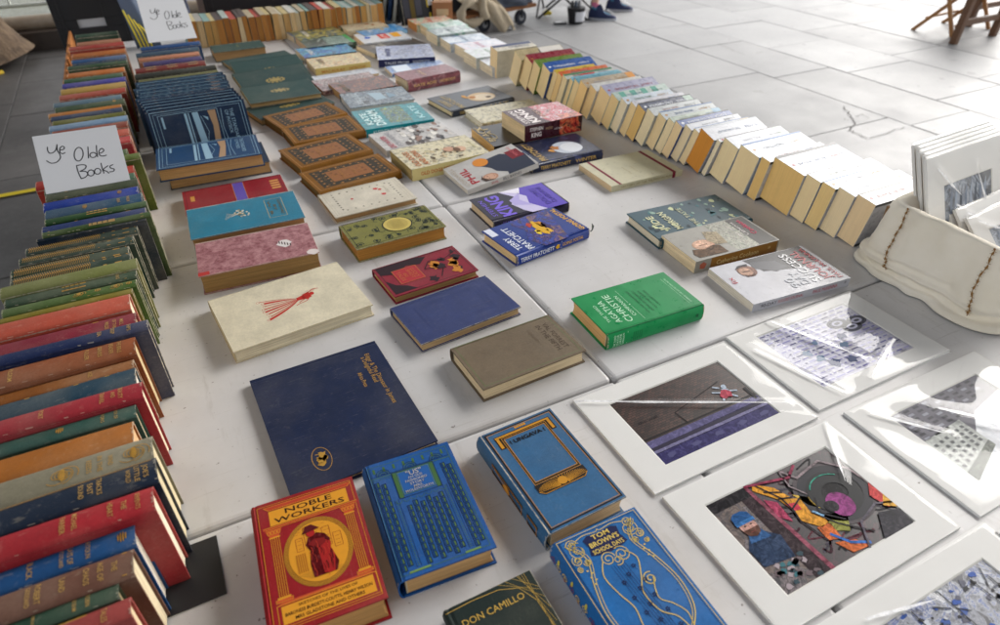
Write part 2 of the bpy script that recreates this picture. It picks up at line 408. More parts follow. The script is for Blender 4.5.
# ------------------------------------------------------------------ cover designs (u: spine -> fore edge, v: foot -> head)
GOLD = gold(); DGOLD = gold('a8772c'); BLK = ink('1a1613'); SILV = gold('c9c4bd', .35, .3)
def d_noble(s):
    y = ink('d8942a', .45); rd = ink('8d1a1c'); bk = ink('301410'); br = ink('8e6327')
    s.frame(.075, .035, .965, .97, .0006, y, 1)
    s.poly([(.13, .955), (.97, .955), (.93, .925), (.17, .925)], ink('b8402a'), 1); s.line([(.13, .955), (.97, .955), (.93, .925), (.17, .925), (.13, .955)], .0006, y, 2)
    s.rect(.17, .79, .91, .915, y, 1); s.rect(.10, .765, .98, .78, ink('b8402a'), 1); s.line([(.10, .782), (.98, .782)], .0008, y, 2); s.line([(.12, .765), (.96, .765)], .0006, y, 2)
    s.text('NOBLE', .54, .883, .0078, bk, bold=.012, fit=.44*s.w); s.text('WORKERS', .54, .824, .0078, bk, bold=.012, fit=.66*s.w)
    for cu in (.19, .88):
        for k in range(5): s.line([(cu-.036+.018*k, .25), (cu-.036+.018*k, .69)], .0007, y, 2)
        s.rect(cu-.055, .235, cu+.055, .25, y, 1); s.rect(cu-.05, .69, cu+.05, .70, y, 1)
        s.poly([(cu-.04, .70), (cu+.04, .70), (cu+.075, .76), (cu-.075, .76)], ink('c5542b'), 1)
        for k in (-.045, -.015, .015, .045): s.ring(cu+k, .735, .014, .015, .0006, y, 3, 0, 360, 10)
        s.rect(cu-.07, .215, cu+.07, .235, ink('c5542b'), 1); s.frame(cu-.07, .215, cu+.07, .235, .0005, y, 2)
    s.ell(.54, .49, .305, .262, br, 1, 40)
    for k in range(7): s.ring(.54, .49, .30-.006*k, .258-.005*k, .0003, y, 2)
    s.ell(.54, .49, .262, .228, y, 3, 40)
    for (a, b, c, d) in ((.36, .52, .42, .62), (.44, .55, .50, .69), (.60, .5, .67, .65), (.69, .47, .76, .58)):
        s.frame(a, b, c, d, .0005, rd, 4)
        for q in range(3): s.line([(a+.015, b+.02+.03*q), (c-.015, b+.02+.03*q)], .0005, rd, 4)
    s.rect(.335, .36, .43, .5, ink('c98a22'), 4)
    for q in range(5): s.line([(.345+.018*q, .36), (.345+.018*q, .5)], .0005, rd, 5)
    for q in range(6): s.line([(.33+.02*q, .345-.008*q), (.62+.03*q, .36-.012*q)], .0004, br, 4)
    s.poly([(.46, .30), (.66, .30), (.69, .36), (.64, .50), (.66, .545), (.62, .60), (.55, .625), (.47, .60), (.44, .55), (.47, .50), (.45, .40)], paint('541014', .35, .6), 5)
    s.poly([(.55, .31), (.60, .30), (.66, .52), (.60, .56), (.54, .50)], ink('a3201f'), 6); s.poly([(.60, .30), (.64, .30), (.67, .42), (.64, .46)], ink('a3201f'), 6)
    s.ell(.50, .635, .04, .032, ink('a3201f'), 6, 12); s.poly([(.42, .64), (.59, .655), (.55, .68), (.52, .70), (.46, .695), (.45, .665)], ink('541014'), 7)
    s.poly([(.46, .55), (.54, .50), (.62, .53), (.61, .565), (.52, .58)], ink('7c1718'), 7)
    rr = random.Random(6)
    for k in range(26): u = .46+.2*rr.random(); v = .31+.27*rr.random(); s.curve([(u, v), (u+.01, v-.03), (u+.005, v-.06)], .0005, ink('2c0608' if k % 2 else 'c8402c'), 8, 4)
    for k in range(16): u = .34+.4*rr.random(); v = .62+.07*rr.random(); s.line([(u, v), (u+.03, v+.004)], .0004, rd, 4)
    s.rect(.15, .065, .93, .185, y, 1); s.frame(.12, .05, .96, .195, .0007, y, 2); s.poly([(.12, .195), (.96, .195), (.92, .212), (.16, .212)], ink('c5542b'), 1)
    s.text('SKETCHES OF THE LIVES OF', .54, .163, .0036, bk, fit=.5*s.w); s.text('BARONESS BURDETT-COUTTS, HENRY WILSON', .54, .125, .0042, bk, fit=.73*s.w, bold=.01); s.text('MRS GLADSTONE AND OTHERS', .54, .088, .0042, bk, fit=.58*s.w, bold=.01)
def d_us(s):
    gr = ink('41663c'); bl = ink('0a1c40'); lt = ink('6a8a52')
    s.frame(.06, .03, .95, .965, .0007, gr, 1)
    def brick(u, v, h=.045, w=.032):
        s.frame(u, v, u+w, v+h, .0010, bl, 1); s.rect(u+w*.55, v+.003, u+w-.006, v+h-.004, gr, 2); s.rect(u+w*.72, v+.006, u+w*.84, v+h-.01, lt, 3); s.line([(u+w*.3, v+.004), (u+w*.3, v+h-.004)], .0005, bl, 1)
    for j in range(15):
        v = .055+j*.055
        for i, u in enumerate([.085, .15, .33, .40, .47, .54, .61, .68, .82, .885]):
            vv = v+(.027 if i % 2 else 0)
            if .3 <= u < .75 and vv > .53: continue
            if vv < .78: brick(u, vv, .044, .045)
    for u in (.245, .775):
        for k in range(30): s.ell(u, .07+.0185*k, .009, .004, gr, 2, 6)
        s.line([(u-.022, .06), (u-.022, .62)], .0005, bl); s.line([(u+.022, .06), (u+.022, .62)], .0005, bl)
    s.line([(.06, .855), (.95, .855)], .0012, gr, 1); s.line([(.06, .87), (.95, .87)], .0006, bl, 1); s.line([(.06, .835), (.3, .835)], .0006, gr)
    for u in (.2, .5, .8):
        for q in range(5): s.ring(u, .87, .02+.014*q, .012+.01*q, .0006, gr if q % 2 else bl, 2, 0, 180, 12)
    s.rect(.29, .62, .335, .85, gr, 1); s.rect(.70, .62, .745, .85, gr, 1); s.frame(.285, .615, .75, .86, .0008, bl, 2)
    s.rect(.345, .64, .69, .845, ink('24599c'), 1); s.frame(.345, .64, .69, .845, .0006, lt, 2)
    for k in range(7): s.ring(.27+.08*k, .6, .03, .022, .0006, gr, 2, 180, 360, 8)
    for j in range(8): s.rect(.105+.11*j, .9, .13+.11*j, .945, gr, 1)
    s.rect(.14, .03, .35, .045, lt, 2); s.rect(.7, .03, .86, .045, lt, 2)
    s.text('"US"', .518, .815, .0085, SILV, lift=4, bold=.01)
    for t, v, f in (('AN OLD', .775, .16), ('FASHIONED', .745, .24), ('STORY', .715, .16), ('MRS.', .685, .1), ('MOLESWORTH', .658, .30)): s.text(t, .518, v, .0040, SILV, lift=4, fit=f*s.w, bold=.012)
def d_ungava(s):
    g_ = ink('c58a2b', .4); b = ink('231a12')
    s.frame(.09, .025, .965, .975, .0022, b, 1); s.frame(.105, .037, .95, .963, .0007, g_, 2)
    s.rect(.16, .895, .90, .925, b, 1); s.rect(.17, .902, .89, .918, g_, 2); s.rect(.16, .79, .235, .905, b, 1); s.rect(.175, .80, .21, .90, g_, 2); s.rect(.825, .79, .90, .905, b, 1); s.rect(.85, .80, .885, .90, g_, 2)
    for k in range(5): s.ell(.53-.06+.03*k, .945, .016, .012, g_, 3, 8)
    s.frame(.25, .40, .81, .885, .0042, b, 1); s.frame(.262, .41, .80, .877, .0009, g_, 2); s.frame(.238, .39, .822, .893, .0007, g_, 2)
    s.poly([(.22, .385), (.84, .385), (.84, .32), (.78, .285), (.28, .285), (.22, .32)], b, 3)
    for k in range(25):
        a = PI*(k+.5)/25
        s.line([(.53+.05*math.cos(a), .30+.03*math.sin(a)), (.53+.30*math.cos(a), .30+.03*math.sin(a)+.055*math.sin(a)**.4)], .0007, g_, 4)
    s.ell(.53, .335, .055, .035, g_, 5, 20); s.line([(.225, .32), (.28, .29), (.78, .29), (.835, .32)], .0009, g_, 4)
    s.text('! UNGAVA !', .53, .825, .0072, ink('0a0c10'), lift=3, fit=.46*s.w, bold=.035)
def d_ungava_spine(s):
    g_ = ink('c58a2b', .4); b = ink('231a12')
    s.rect(.2, .3, .8, .75, b, 2); s.frame(.25, .31, .75, .74, .0009, g_, 3); s.line([(.3, .35), (.7, .7)], .0012, g_, 3); s.ell(.5, .52, .2, .05, g_, 4, 10)
    s.rect(.2, .1, .8, .24, b, 2); s.frame(.25, .11, .75, .23, .0009, g_, 3)
def d_tom(s):
    go = ink('d9bd62', .4); nv = ink('121c48')
    s.frame(.05, .02, .97, .985, .0008, go, 1); s.frame(.075, .033, .95, .972, .0005, nv, 1)
    s.poly([(.30, .925), (.36, .945), (.5, .935), (.64, .945), (.70, .925), (.68, .86), (.71, .80), (.64, .785), (.5, .775), (.36, .785), (.29, .80), (.32, .86)], nv, 2)
    for t, v, f in (('TOM', .918, .2), ('BROWN\'S', .868, .33), ('SCHOOL DAYS', .815, .35)): s.text(t, .5, v, .0066, go, lift=3, fit=f*s.w, bold=.02)
    for cu, sg in ((.17, 1), (.83, -1)):
        for (a, b, r, a0) in ((0, .925, .0085, 0), (.03*sg, .87, .0120, 1), (-.03*sg, .81, .007, 2), (.05*sg, .775, .005, 3), (-.05*sg, .745, .004, 1)):
            s.spiral(cu+a, b, r, 1.7, .0009, go, 3, a0, sg); s.spiral(cu+a+.01, b, r*.6, 1.2, .0007, go, 3, a0+2, -sg)
        for k in range(2):
            o = .030*k*sg
            s.curve([(cu-.06*sg+o, .94), (cu+.06*sg+o, .80), (cu-.02*sg+o, .62), (cu-.075*sg+o, .42), (cu-.03*sg+o, .24), (cu+.10*sg+o, .13), (cu+.26*sg+o, .06)], .0008 if k else .0012, go, 3, 8)
        s.curve([(cu+.05*sg, .94), (cu+.16*sg, .96), (cu+.30*sg, .95), (.5, .965)], .0009, go, 3)
        for k in range(5): s.ell(cu+.03*sg*(k % 2), .72-.025*k, .012, .006, go, 4, 6)
    s.spiral(.42, .735, .010, 1.8, .0010, go, 3, 0); s.spiral(.57, .73, .011, 1.9, .0010, go, 3, 2, -1); s.spiral(.5, .70, .007, 1.4, .0010, go, 3, 4)
    s.curve([(.36, .74), (.28, .64), (.31, .50), (.36, .38), (.33, .24), (.40, .12), (.5, .09)], .0012, go, 3, 8); s.curve([(.62, .74), (.68, .66), (.60, .54), (.52, .44), (.55, .30), (.66, .22), (.70, .12)], .0012, go, 3, 8)
    s.spiral(.66, .50, .009, 1.6, .0012, go, 3, 1); s.curve([(.695, .50), (.64, .43), (.62, .36), (.70, .30), (.76, .22), (.74, .14)], .0011, go, 3, 8)
    for k in range(6): s.curve([(.40+.028*k, .68), (.415+.028*k, .5), (.44+.028*k, .3), (.47+.026*k, .08)], .0005, nv, 2)
    for k in range(15):
        q = random.Random(k); u, v = .39+.2*(k % 3)/2+.05*q.random(), .10+.56*k/15
        for z in range(5): s.ell(u+.016*math.cos(z*1.257), v+.011*math.sin(z*1.257), .009, .006, nv, 3, 6)
        s.line([(u, v), (u+.012, v-.035)], .0005, nv, 3)
    for k in range(26):
        q = random.Random(k+90); u, v = .1+.8*q.random(), .05+.88*q.random(); s.curve([(u, v), (u+.02, v+.01), (u+.03, v-.005)], .0004, ink('164a86'), 1, 4)
def d_tom_spine(s):
    go = ink('d9bd62', .4)
    for k in range(12): s.spiral(.5, .95-.08*k, .006, 1.4, .0013, go if k % 3 else ink('7c2a4a'), 3, k, 1 if k % 2 else -1)
    for k in range(10): s.ell(.3+.4*(k % 2), .12+.085*k, .14, .012, ink('c9c04e' if k % 2 else '8c3a52'), 2, 8)
def d_camillo(s):
    go = ink('c9a550', .4)
    s.text('DON CAMILLO', .47, .80, .0085, go, fit=.68*s.w)
    q = random.Random(3)
    for a, b in ((.62, .90), (.70, .82), (.78, .93), (.84, .70)): s.line([(a, .995), (.99, b-.12)], .0004, go, 1)
    for k in range(3): s.line([(.86+.03*k, .99), (.97-.03*k, .45-.1*k)], .0004, go, 1)
    s.line([(.02, .955-.001), (.3, .965), (.6, .95), (.8, .88), (.9, .7), (.93, .3)], .0007, go, 1)
def d_navy(s):
    go = ink('b58b3e', .4)
    for t, v, f, cu in (('Edgar & The Dinosaur in James', .885, .50, .36), ('a Delightful Read', .845, .26, .26), ('Africa Press', .76, .14, .33)): s.text(t, cu, v, .008, go, fit=f*s.w)
    s.ring(.82, .26, .085, .062, .0009, go); s.blob(.80, .27, .009, go, 2, 3, 12, 1.7, .6); s.blob(.84, .25, .008, go, 2, 8, 12, 1.4, .6); s.blob(.82, .285, .005, go, 2, 9, 10, 1.2, .5)
    for k in range(4): s.line([(.785+.02*k, .255), (.78+.023*k, .228)], .0012, go, 2)
def d_val(s):
    gn = ink('5f7a4a'); dk = ink('4a3c30')
    s.frame(.045, .035, .955, .965, .0008, gn)
    s.text('VAL FORREST', .5, .885, .0098, dk, fit=.62*s.w); s.text('IN THE FIFTH', .5, .815, .0098, dk, fit=.62*s.w); s.text('Evelyn Smith', .36, .71, .0065, ink('6a5a48'), fit=.30*s.w)
def d_blue(s):
    dk = ink('2a3868'); 
    for a in (.06, .09): s.frame(a, a*.7, 1-a, 1-a*.7, .0007, dk)
    s.frame(.2, .18, .8, .82, .0009, dk); s.frame(.25, .22, .75, .78, .0006, dk)
    for a, b in ((.14, .12), (.86, .12), (.14, .88), (.86, .88)): s.ring(a, b, .03, .02, .0006, dk, 1, 0, 360, 12)
def d_maroon(s):
    b = ink('26101a'); go = ink('b86a3a'); yo = ink('c07a28')
    s.frame(.05, .03, .95, .97, .0012, b)
    s.poly([(.05, .03), (.3, .03), (.4, .2), (.22, .35), (.3, .5), (.12, .62), (.05, .5)], b, 2); s.poly([(.5, .03), (.95, .03), (.95, .28), (.8, .2), (.7, .1)], b, 2)
    s.rect(.28, .16, .72, .44, ink('a82c34'), 3); s.frame(.28, .16, .72, .44, .0012, go, 4)
    for t, v in (('LUCKY', .38), ('SHOT', .33), ('AND', .27), ('TALES', .215)): s.text(t, .5, v, .008, go, lift=5, fit=.3*s.w if len(t) > 3 else .14*s.w)
    for k in range(14): q = random.Random(k*5); s.blob(.15+.7*q.random(), .5+.45*q.random(), .012*q.random()+.006, (b, yo, b)[k % 3], 2+k % 3, k, 12, 1.3, .7)
    s.line([(.2, .98), (.35, .8), (.3, .6), (.5, .5), (.6, .7), (.85, .6)], .002, b, 5)
def d_green(s):
    w = ink('c8f0d0', .3); dk = ink('0a5a34')
    s.text('THE THIRD', .47, .885, .0058, w, fit=.44*s.w); s.text('AGATHA', .47, .81, .012, w, fit=.56*s.w); s.text('CHRISTIE', .5, .715, .014, w, fit=.70*s.w); s.text('COMPANION', .5, .635, .0075, w, fit=.52*s.w)
    s.line([(.12, .585), (.46, .585)], .0005, w); s.line([(.54, .585), (.88, .585)], .0005, w); s.ell(.5, .585, .012, .007, w, 1, 8)
    for k, t in enumerate(('WITH OVER THREE HUNDRED', 'ENTRIES ON THE NOVELS', 'PLAYS STORIES AND FILMS', 'A READER\'S GUIDE')): s.text(t, .5, .5-.05*k, .0045, dk, fit=(.6-.06*k)*s.w)
    s.line([(.15, .10), (.85, .10)], .0004, w); s.text('COMPILED AND EDITED WITH NOTES', .5, .07, .0036, w, fit=.66*s.w)
    s.line([(.045, .01), (.045, .99)], .0010, dk)
def d_green_spine(s):
    w = ink('c8f0d0', .3); dk = ink('0a5a34')
    for k, t in enumerate(('THE THIRD', 'AGATHA', 'CHRISTIE', 'COMPANION')): s.text(t, .5, .93-.028*k, .0045, w, fit=.72*s.w)
    s.line([(.1, .80), (.9, .80)], .0005, w, 2)
    for k in range(5): s.line([(.25, .74-.02*k), (.75, .74-.02*k)], .0009, dk, 2)
    s.rect(.4, .06, .6, .085, dk, 2)
def d_pratchett(s):
    w = ink('e8ecf4', .3); go = ink('d9a63c', .35)
    s.poly([(.0, .3), (.9, .12), (1, .1), (1, .62), (.85, .66), (.6, .6), (.3, .7), (0, .62)], art(('1a2f8c', '3a50b8', '25206a', '5c4a9a', '93705a'), 30, 1.2, .25, 2.0), 1)
    s.text('TERRY', .36, .885, .0145, w, fit=.44*s.w, bold=.01); s.text('PRATCHETT', .46, .775, .0165, w, fit=.80*s.w, bold=.01)
    s.text('GOING POSTAL', .5, .06, .0125, go, fit=.88*s.w, bold=.03); s.rect(.72, .9, .99, .985, ink('d8dcea'), 2)
    for (a, b, r, c, z, q) in ((.5, .44, .017, 'd9a820', 2.6, 1), (.42, .50, .010, 'e8c83a', 1.5, 4), (.62, .38, .012, 'c9881c', 2.2, 6), (.52, .34, .011, '3a2a5a', 2, 8), (.70, .5, .010, 'b03a28', 1.4, 11), (.36, .38, .009, 'e0b030', 1.6, 14)): s.blob(a, b, r, ink(c, .3), 3, q, 14, z, .65)
def d_pr_spine(s, a='TERRY PRATCHETT', b='GOING POSTAL', c='e8ecf4', f='d9a63c'):
    w = ink(c, .3)
    s.text(a, .5, .73, .010, w, rot=-90, fit=.45*s.h, bold=.01); s.text(b, .5, .24, .0095, ink(f), rot=-90, fit=.30*s.h, bold=.01)
    s.blob(.5, .46, .009, ink('d9a820'), 3, 5, 12, 1, .6); s.line([(.15, .40), (.85, .40)], .0006, w, 2)
def d_king2(s):
    p = ink('7a62d8', .3); w = ink('e8e4f2', .3)
    s.rect(0, .02, 1, .42, ink('5a46b4', .25), 1); s.poly([(.0, .30), (.35, .42), (.62, .36), (1, .50), (1, .62), (.7, .5), (.45, .62), (.15, .56), (0, .5)], ink('c9c2e4', .3), 2)
    s.poly([(.25, .40), (.55, .48), (.8, .40), (.6, .60), (.4, .6)], ink('b0a6dc', .3), 3); s.poly([(.78, .4), (1, .33), (1, .62)], w, 3)
    s.text('KING', .5, .76, .034, p, fit=.84*s.w, bold=.03); s.text('STEPHEN', .5, .915, .012, p, fit=.66*s.w)
    s.text('DOLORES', .5, .22, .015, ink('3c2c8c'), lift=4, fit=.7*s.w); s.text('CLAIBORNE', .5, .13, .013, ink('3c2c8c'), lift=4, fit=.7*s.w)
def d_king(s):
    w = ink('efe6e4', .3)
    s.poly([(0, .0), (1, 0), (1, .55), (.6, .48), (.3, .62), (0, .55)], art(('e8d8dc', 'd9485a', 'b01420', 'e8b8b8', '6a0c16'), 22, 1.5, .2, 5.0), 1)
    s.rect(.0, .0, .25, .35, art(('d82c24', 'ef8a60', '8c1018'), 30, 1.0, .2, 7.0), 2)
    s.text('STEPHEN', .5, .90, .016, w, fit=.78*s.w, bold=.02, lift=4); s.text('KING', .5, .76, .028, w, fit=.84*s.w, bold=.04, lift=4); s.text('MISERY', .5, .54, .014, ink('d9b8a8'), fit=.6*s.w, lift=4)
def d_king_spine(s):
    w = ink('efe6e4', .3)
    s.rect(.02, .02, .98, .40, art(('7a1418', 'd9382c', 'f08a5a', '38080c'), 26, 1.5, .2, 4.0), 1)
    s.text('STEPHEN', .70, .80, .012, w, rot=-90, fit=.22*s.h, bold=.02, lift=3); s.text('KING', .34, .80, .014, w, rot=-90, fit=.17*s.h, bold=.03, lift=3)
    s.text('MISERY', .6, .58, .009, ink('c9a37c'), rot=-90, fit=.12*s.h, lift=3); s.text('and more', .5, .42, .008, w, rot=-90, fit=.14*s.h, lift=3)
def d_phil(s):
    rd = ink('b02834'); 
    s.poly([(.0, .04), (.55, .0), (.62, .14), (.80, .26), (.78, .46), (.60, .60), (.42, .52), (.25, .50), (.10, .40), (.0, .42)], ink('2c3346', .3), 1)
    s.ell(.14, .63, .13, .10, ink('b98a72', .4), 2, 20); s.ell(.14, .63, .10, .075, ink('d0a58c', .4), 3, 18); s.poly([(.0, .60), (.04, .73), (.16, .755), (.28, .70), (.20, .72), (.08, .68)], ink('4a372e'), 4)
    for a, b in ((.10, .66), (.18, .66)): s.ell(a, b, .013, .008, ink('33241e'), 5, 8)
    s.line([(.10, .58), (.18, .58)], .0009, ink('8c4a40'), 5)
    s.rect(.45, .02, .78, .2, ink('7c1c2a'), 2); s.ell(.74, .56, .16, .1, ink('dd8a2c', .3), 3, 22)
    s.text('PHIL', .42, .84, .022, rd, fit=.62*s.w, lift=3, bold=.02); s.text('CORNWELL', .5, .945, .012, ink('b5a795'), fit=.78*s.w, lift=3)
    s.text('PSYCHO', .72, .10, .009, ink('d86a72'), fit=.42*s.w, lift=4)
def d_cream2(s):
    m = ink('7c1c34'); s.rect(.0, .86, 1, .895, m); s.rect(.0, .10, 1, .145, m)
    s.text('The Idiot', .4, .6, .006, ink('a89a70'), fit=.3*s.w); s.text('Collected', .4, .5, .005, ink('a89a70'), fit=.24*s.w)
def d_cream2s(s):
    s.text('HISTORY OF THE TELEVISION PLAY', .5, .5, .006, ink('8a7a50'), rot=-90, fit=.72*s.h); s.rect(0, .10, 1, .145, ink('7c1c34'), 1)
def d_teald(s):
    w = ink('d8d8b0', .35); rr = random.Random(4)
    for k in range(46): s.blob(.06+.86*rr.random(), .04+.92*rr.random(), .004+.008*rr.random(), ink(('c9cfa0', '2e6a72', '8aa89a', '102c38')[k % 4], .3), 1+k % 4, k, 9, 1.2, .6)
    s.text('JUDE', .5, .86, .017, w, lift=6, fit=.5*s.w, bold=.02); s.text('MORGAN', .5, .72, .017, w, lift=6, fit=.6*s.w, bold=.02); s.text('THE TASTE', .5, .52, .013, w, lift=6, fit=.62*s.w)
def d_cath(s):
    w = ink('efe8e4', .3)
    s.ell(.42, .74, .16, .12, paint('c49c84', .35, .35), 2, 24); s.ell(.44, .75, .12, .09, paint('d4ae96', .35, .3), 3, 20)
    s.poly([(.40, .80), (.42, .80), (.42, .70), (.40, .70)], paint('8a6050'), 4)
    s.line([(.52, .78), (.52, .745)], .0012, ink('a8504a'), 4)
    s.poly([(.05, .60), (.30, .60), (.34, .66), (.28, .78), (.34, .9), (.2, .94), (.08, .92)], paint('5f4630'), 4); s.poly([(.3, .5), (.7, .46), (.8, .6), (.5, .66), (.34, .62)], paint('a89a80'), 3)
    s.rect(.02, .02, .98, .50, art(('6a7058', '9aa088', 'c8c4b0', '4a5040', 'b0a890'), 60, 1.5, .3, 4.4), .5); s.rect(.02, .02, .98, .24, ink('4a4844', .3), 1)
    s.text('Catherine', .62, .22, .010, w, lift=4, fit=.5*s.w); s.text('Cookson', .62, .13, .013, ink('d8486a'), lift=4, fit=.52*s.w, bold=.02); s.text('THE SILENT LADY', .5, .30, .006, w, lift=4, fit=.5*s.w)
def d_caths(s):
    s.rect(.02, .02, .98, .82, ink('8a5f22', .3), 1); s.blob(.5, .91, .011, ink('a85a44'), 3, 3, 12, 1, .4); s.text('Catherine Cookson', .5, .5, .011, ink('dcc48a'), rot=-90, lift=3, fit=.5*s.h); s.text('*', .5, .12, .012, ink('dcc48a'), rot=-90, lift=3)
def d_journal(s):
    gy = ink('b9bcc4', .25); dk = ink('2c2a2e', .25); rd = ink('b8283a', .25); w = ink('f4f4f6', .25)
    s.poly([(.62, .60), (.98, .66), (.995, .03), (.55, .03), (.5, .3)], dk, 1); s.poly([(.55, .50), (.75, .66), (.9, .62), (.8, .4), (.58, .36)], ink('4a4a50', .25), 2)
    s.ell(.72, .73, .15, .085, paint('8c6c60', .35, .5), 3, 22); s.ell(.70, .75, .11, .06, paint('b8947f', .35, .35), 4, 20); s.poly([(.80, .82), (.88, .76), (.88, .66), (.82, .68), (.84, .74)], ink('4a4648'), 5)
    s.line([(.615, .765), (.615, .725)], .0008, ink('7c4a42'), 5); s.poly([(.695, .785), (.715, .785), (.715, .705), (.695, .705)], paint('5a4038', .3), 5); s.poly([(.58, .78), (.64, .79), (.60, .74), (.64, .69), (.58, .70)], ink('6a4c40'), 5)
    for t, u, v, c, f, z in (('90', .22, .50, gy, .24, .02), ('DAY', .28, .40, gy, .32, .02), ('SUCCESS', .50, .285, w, .78, .02), ('JOURNAL', .50, .17, rd, .80, .02), ('PAUL McKENNA', .5, .065, rd, .86, .011)): s.text(t, u, v, z, c, lift=6, fit=f*s.w, bold=.015)
    s.text('fix', .58, .94, .012, rd, lift=5, fit=.16*s.w)
def d_journals(s):
    s.text('90-DAY', .5, .84, .008, ink('33343c'), rot=-90, fit=.16*s.h); s.text('SUCCESS JOURNAL', .5, .62, .009, ink('b8283a'), rot=-90, fit=.26*s.h); s.text('PAUL McKENNA', .5, .26, .009, ink('b8283a'), rot=-90, fit=.26*s.h); s.text('*', .5, .05, .01, ink('333333'), rot=-90)
def d_lady(s):
    rd = ink('b8281c', .6)
    s.poly([(.42, .66), (.52, .665), (.545, .62), (.50, .60), (.44, .61)], rd, 1); s.line([(.44, .64), (.40, .70), (.41, .74)], .0016, rd, 1); s.line([(.52, .62), (.56, .56)], .0018, rd); s.ell(.47, .675, .03, .018, rd, 2, 10)
    rr = random.Random(2)
    s.poly([(.45, .61), (.53, .61), (.52, .56), (.47, .555)], rd, 1)
    for k in range(8):
        x0 = .475+.006*k; x2 = .34+.050*k; v2 = .335+.02*math.sin(k*1.3)-.008*abs(k-3.5); c = (x0*.55+x2*.45-.02+.006*k, .47)
        wv = .006+.012*(k % 3 == 1)+.005*(k % 2)
        L_ = []; R_ = []
        for t in range(9):
            q = t/8; u = (1-q)**2*x0+2*q*(1-q)*c[0]+q*q*x2; v = (1-q)**2*.56+2*q*(1-q)*c[1]+q*q*v2; ww = .0015+wv*q*(1.1-.5*q)
            L_.append((u-ww, v)); R_.append((u+ww, v+.004))
        s.poly(L_+R_[::-1], rd, 1+.1*k)
        s.ring(x2, v2-.006, .017, .010, .0006, rd, 1, 0, 360, 10)
    for k in range(5): s.curve([(.44+.02*k, .60), (.40+.02*k, .66), (.39, .70+.006*k)], .0005, rd, 1, 5)
    s.curve([(.53, .64), (.57, .61), (.58, .56), (.60, .53)], .0016, rd, 1)
def d_teal(s):
    sv = ink('cfc9b4', .4); bk = ink('1c4a58')
    rr = random.Random(9)
    for k in range(26): a = 2*PI*rr.random(); r = rr.random()**.6; s.ell(.5+.14*r*math.cos(a), .46+.075*r*math.sin(a)*(1+.4*math.cos(a)), .020, .010, sv if k % 3 else ink('8c7a3c'), 1+k % 3, 8)
    for k in range(7): s.line([(.5, .44), (.42+.03*k, .34-.004*k)], .0007, sv)
    s.frame(.20, .70, .82, .86, .0012, ink('a89a6a', .4)); 
    for t, v in (('COPSFORD', .83), ('BY', .78), ('W. B.', .735)): s.text(t, .51, v, .006, ink('5a5230'), fit=(.5 if len(t) > 4 else .2)*s.w, bold=.02)
def d_pink(s):
    s.blob(.55, .74, .017, ink('d8d2cf', .4), 1, 3, 16, 1.2, .35)
    for k in range(5): s.ell(.5+.03*k, .70+.022*k, .05, .006, ink('4a3a38'), 2, 8)
    s.blob(.95, .95, .015, ink('d4c9c4', .4), 1, 8, 10, 1, .5); s.rect(.9, .0, .99, .09, ink('b03028'), 1)
def d_redtome(s):
    pu = ink('5c4aa0'); go = ink('c48a3c', .4); bk = ink('5a0c12')
    s.rect(.06, .49, .94, .60, pu, 1); s.frame(.06, .49, .94, .60, .001, go, 2); s.rect(.3, .07, .5, .11, go, 1)
    for k in range(12): s.line([(.1+.07*k, .15), (.1+.07*k+.03, .45)], .0008, bk, 1); s.line([(.1+.07*k, .65), (.12+.07*k, .84)], .0008, bk, 1)
    for k in range(4): s.rect(.22+.1*k, .86, .28+.1*k, .95, go, 1)
    s.frame(.04, .03, .96, .97, .0012, bk, 1)
def d_floral(s):
    ln = ink('a8a08c'); dk = ink('4a4638'); rr = random.Random(5)
    s.frame(.06, .04, .94, .96, .0007, ln); s.frame(.10, .07, .90, .93, .0005, ln); s.frame(.3, .3, .7, .62, .0004, ink('d4cdbd'))
    for k in range(30):
        t = k/30*4; e = int(t); q = t-e
        u, v = ((.17+.66*q, .14), (.83, .14+.72*q), (.83-.66*q, .86), (.17, .86-.72*q))[e]
        s.blob(u, v, .0032, dk, 1, k, 8, 1, .6); s.line([(u-.02, v-.01), (u+.02, v+.012)], .0006, dk)
    for u, v, z in ((.30, .66, .008), (.36, .70, .006), (.56, .70, .008), (.48, .32, .005)): s.blob(u, v, z, ink('c0383a'), 2, int(z*1e4), 10, 1, .4)
    s.text('SHOES', .4, .77, .007, ln, rot=0, fit=.3*s.w)
def d_arab(s):
    bk = ink('16241e'); rr = random.Random(8); go = ink('c2ae58', .4)
    s.frame(.05, .03, .95, .97, .0014, bk)
    for k in range(62):
        u, v = .10+.8*rr.random(), .06+.88*rr.random()
        if abs(u-.5) < .27 and abs(v-.55) < .2: continue
        s.spiral(u, v, .005+.005*rr.random(), 1.5, .0020, bk, 1, rr.random()*6, 1 if k % 2 else -1)
        s.blob(u, v, .0035, bk, 2, k, 8, 1, .4); a = rr.random()*6; s.line([(u, v), (u+.1*math.cos(a), v+.06*math.sin(a)), (u+.13*math.cos(a+.6), v+.09*math.sin(a+.6))], .0013, bk, 1)
    s.ell(.5, .56, .27, .165, bk, 3, 30); s.ell(.5, .56, .25, .15, go, 4, 30); s.ell(.5, .56, .2, .115, ink('b09c4c', .4), 5, 30)
    for k in range(9): s.line([(.36, .5+.014*k), (.64, .5+.014*k)], .0005, ink('8a7a38'), 6)
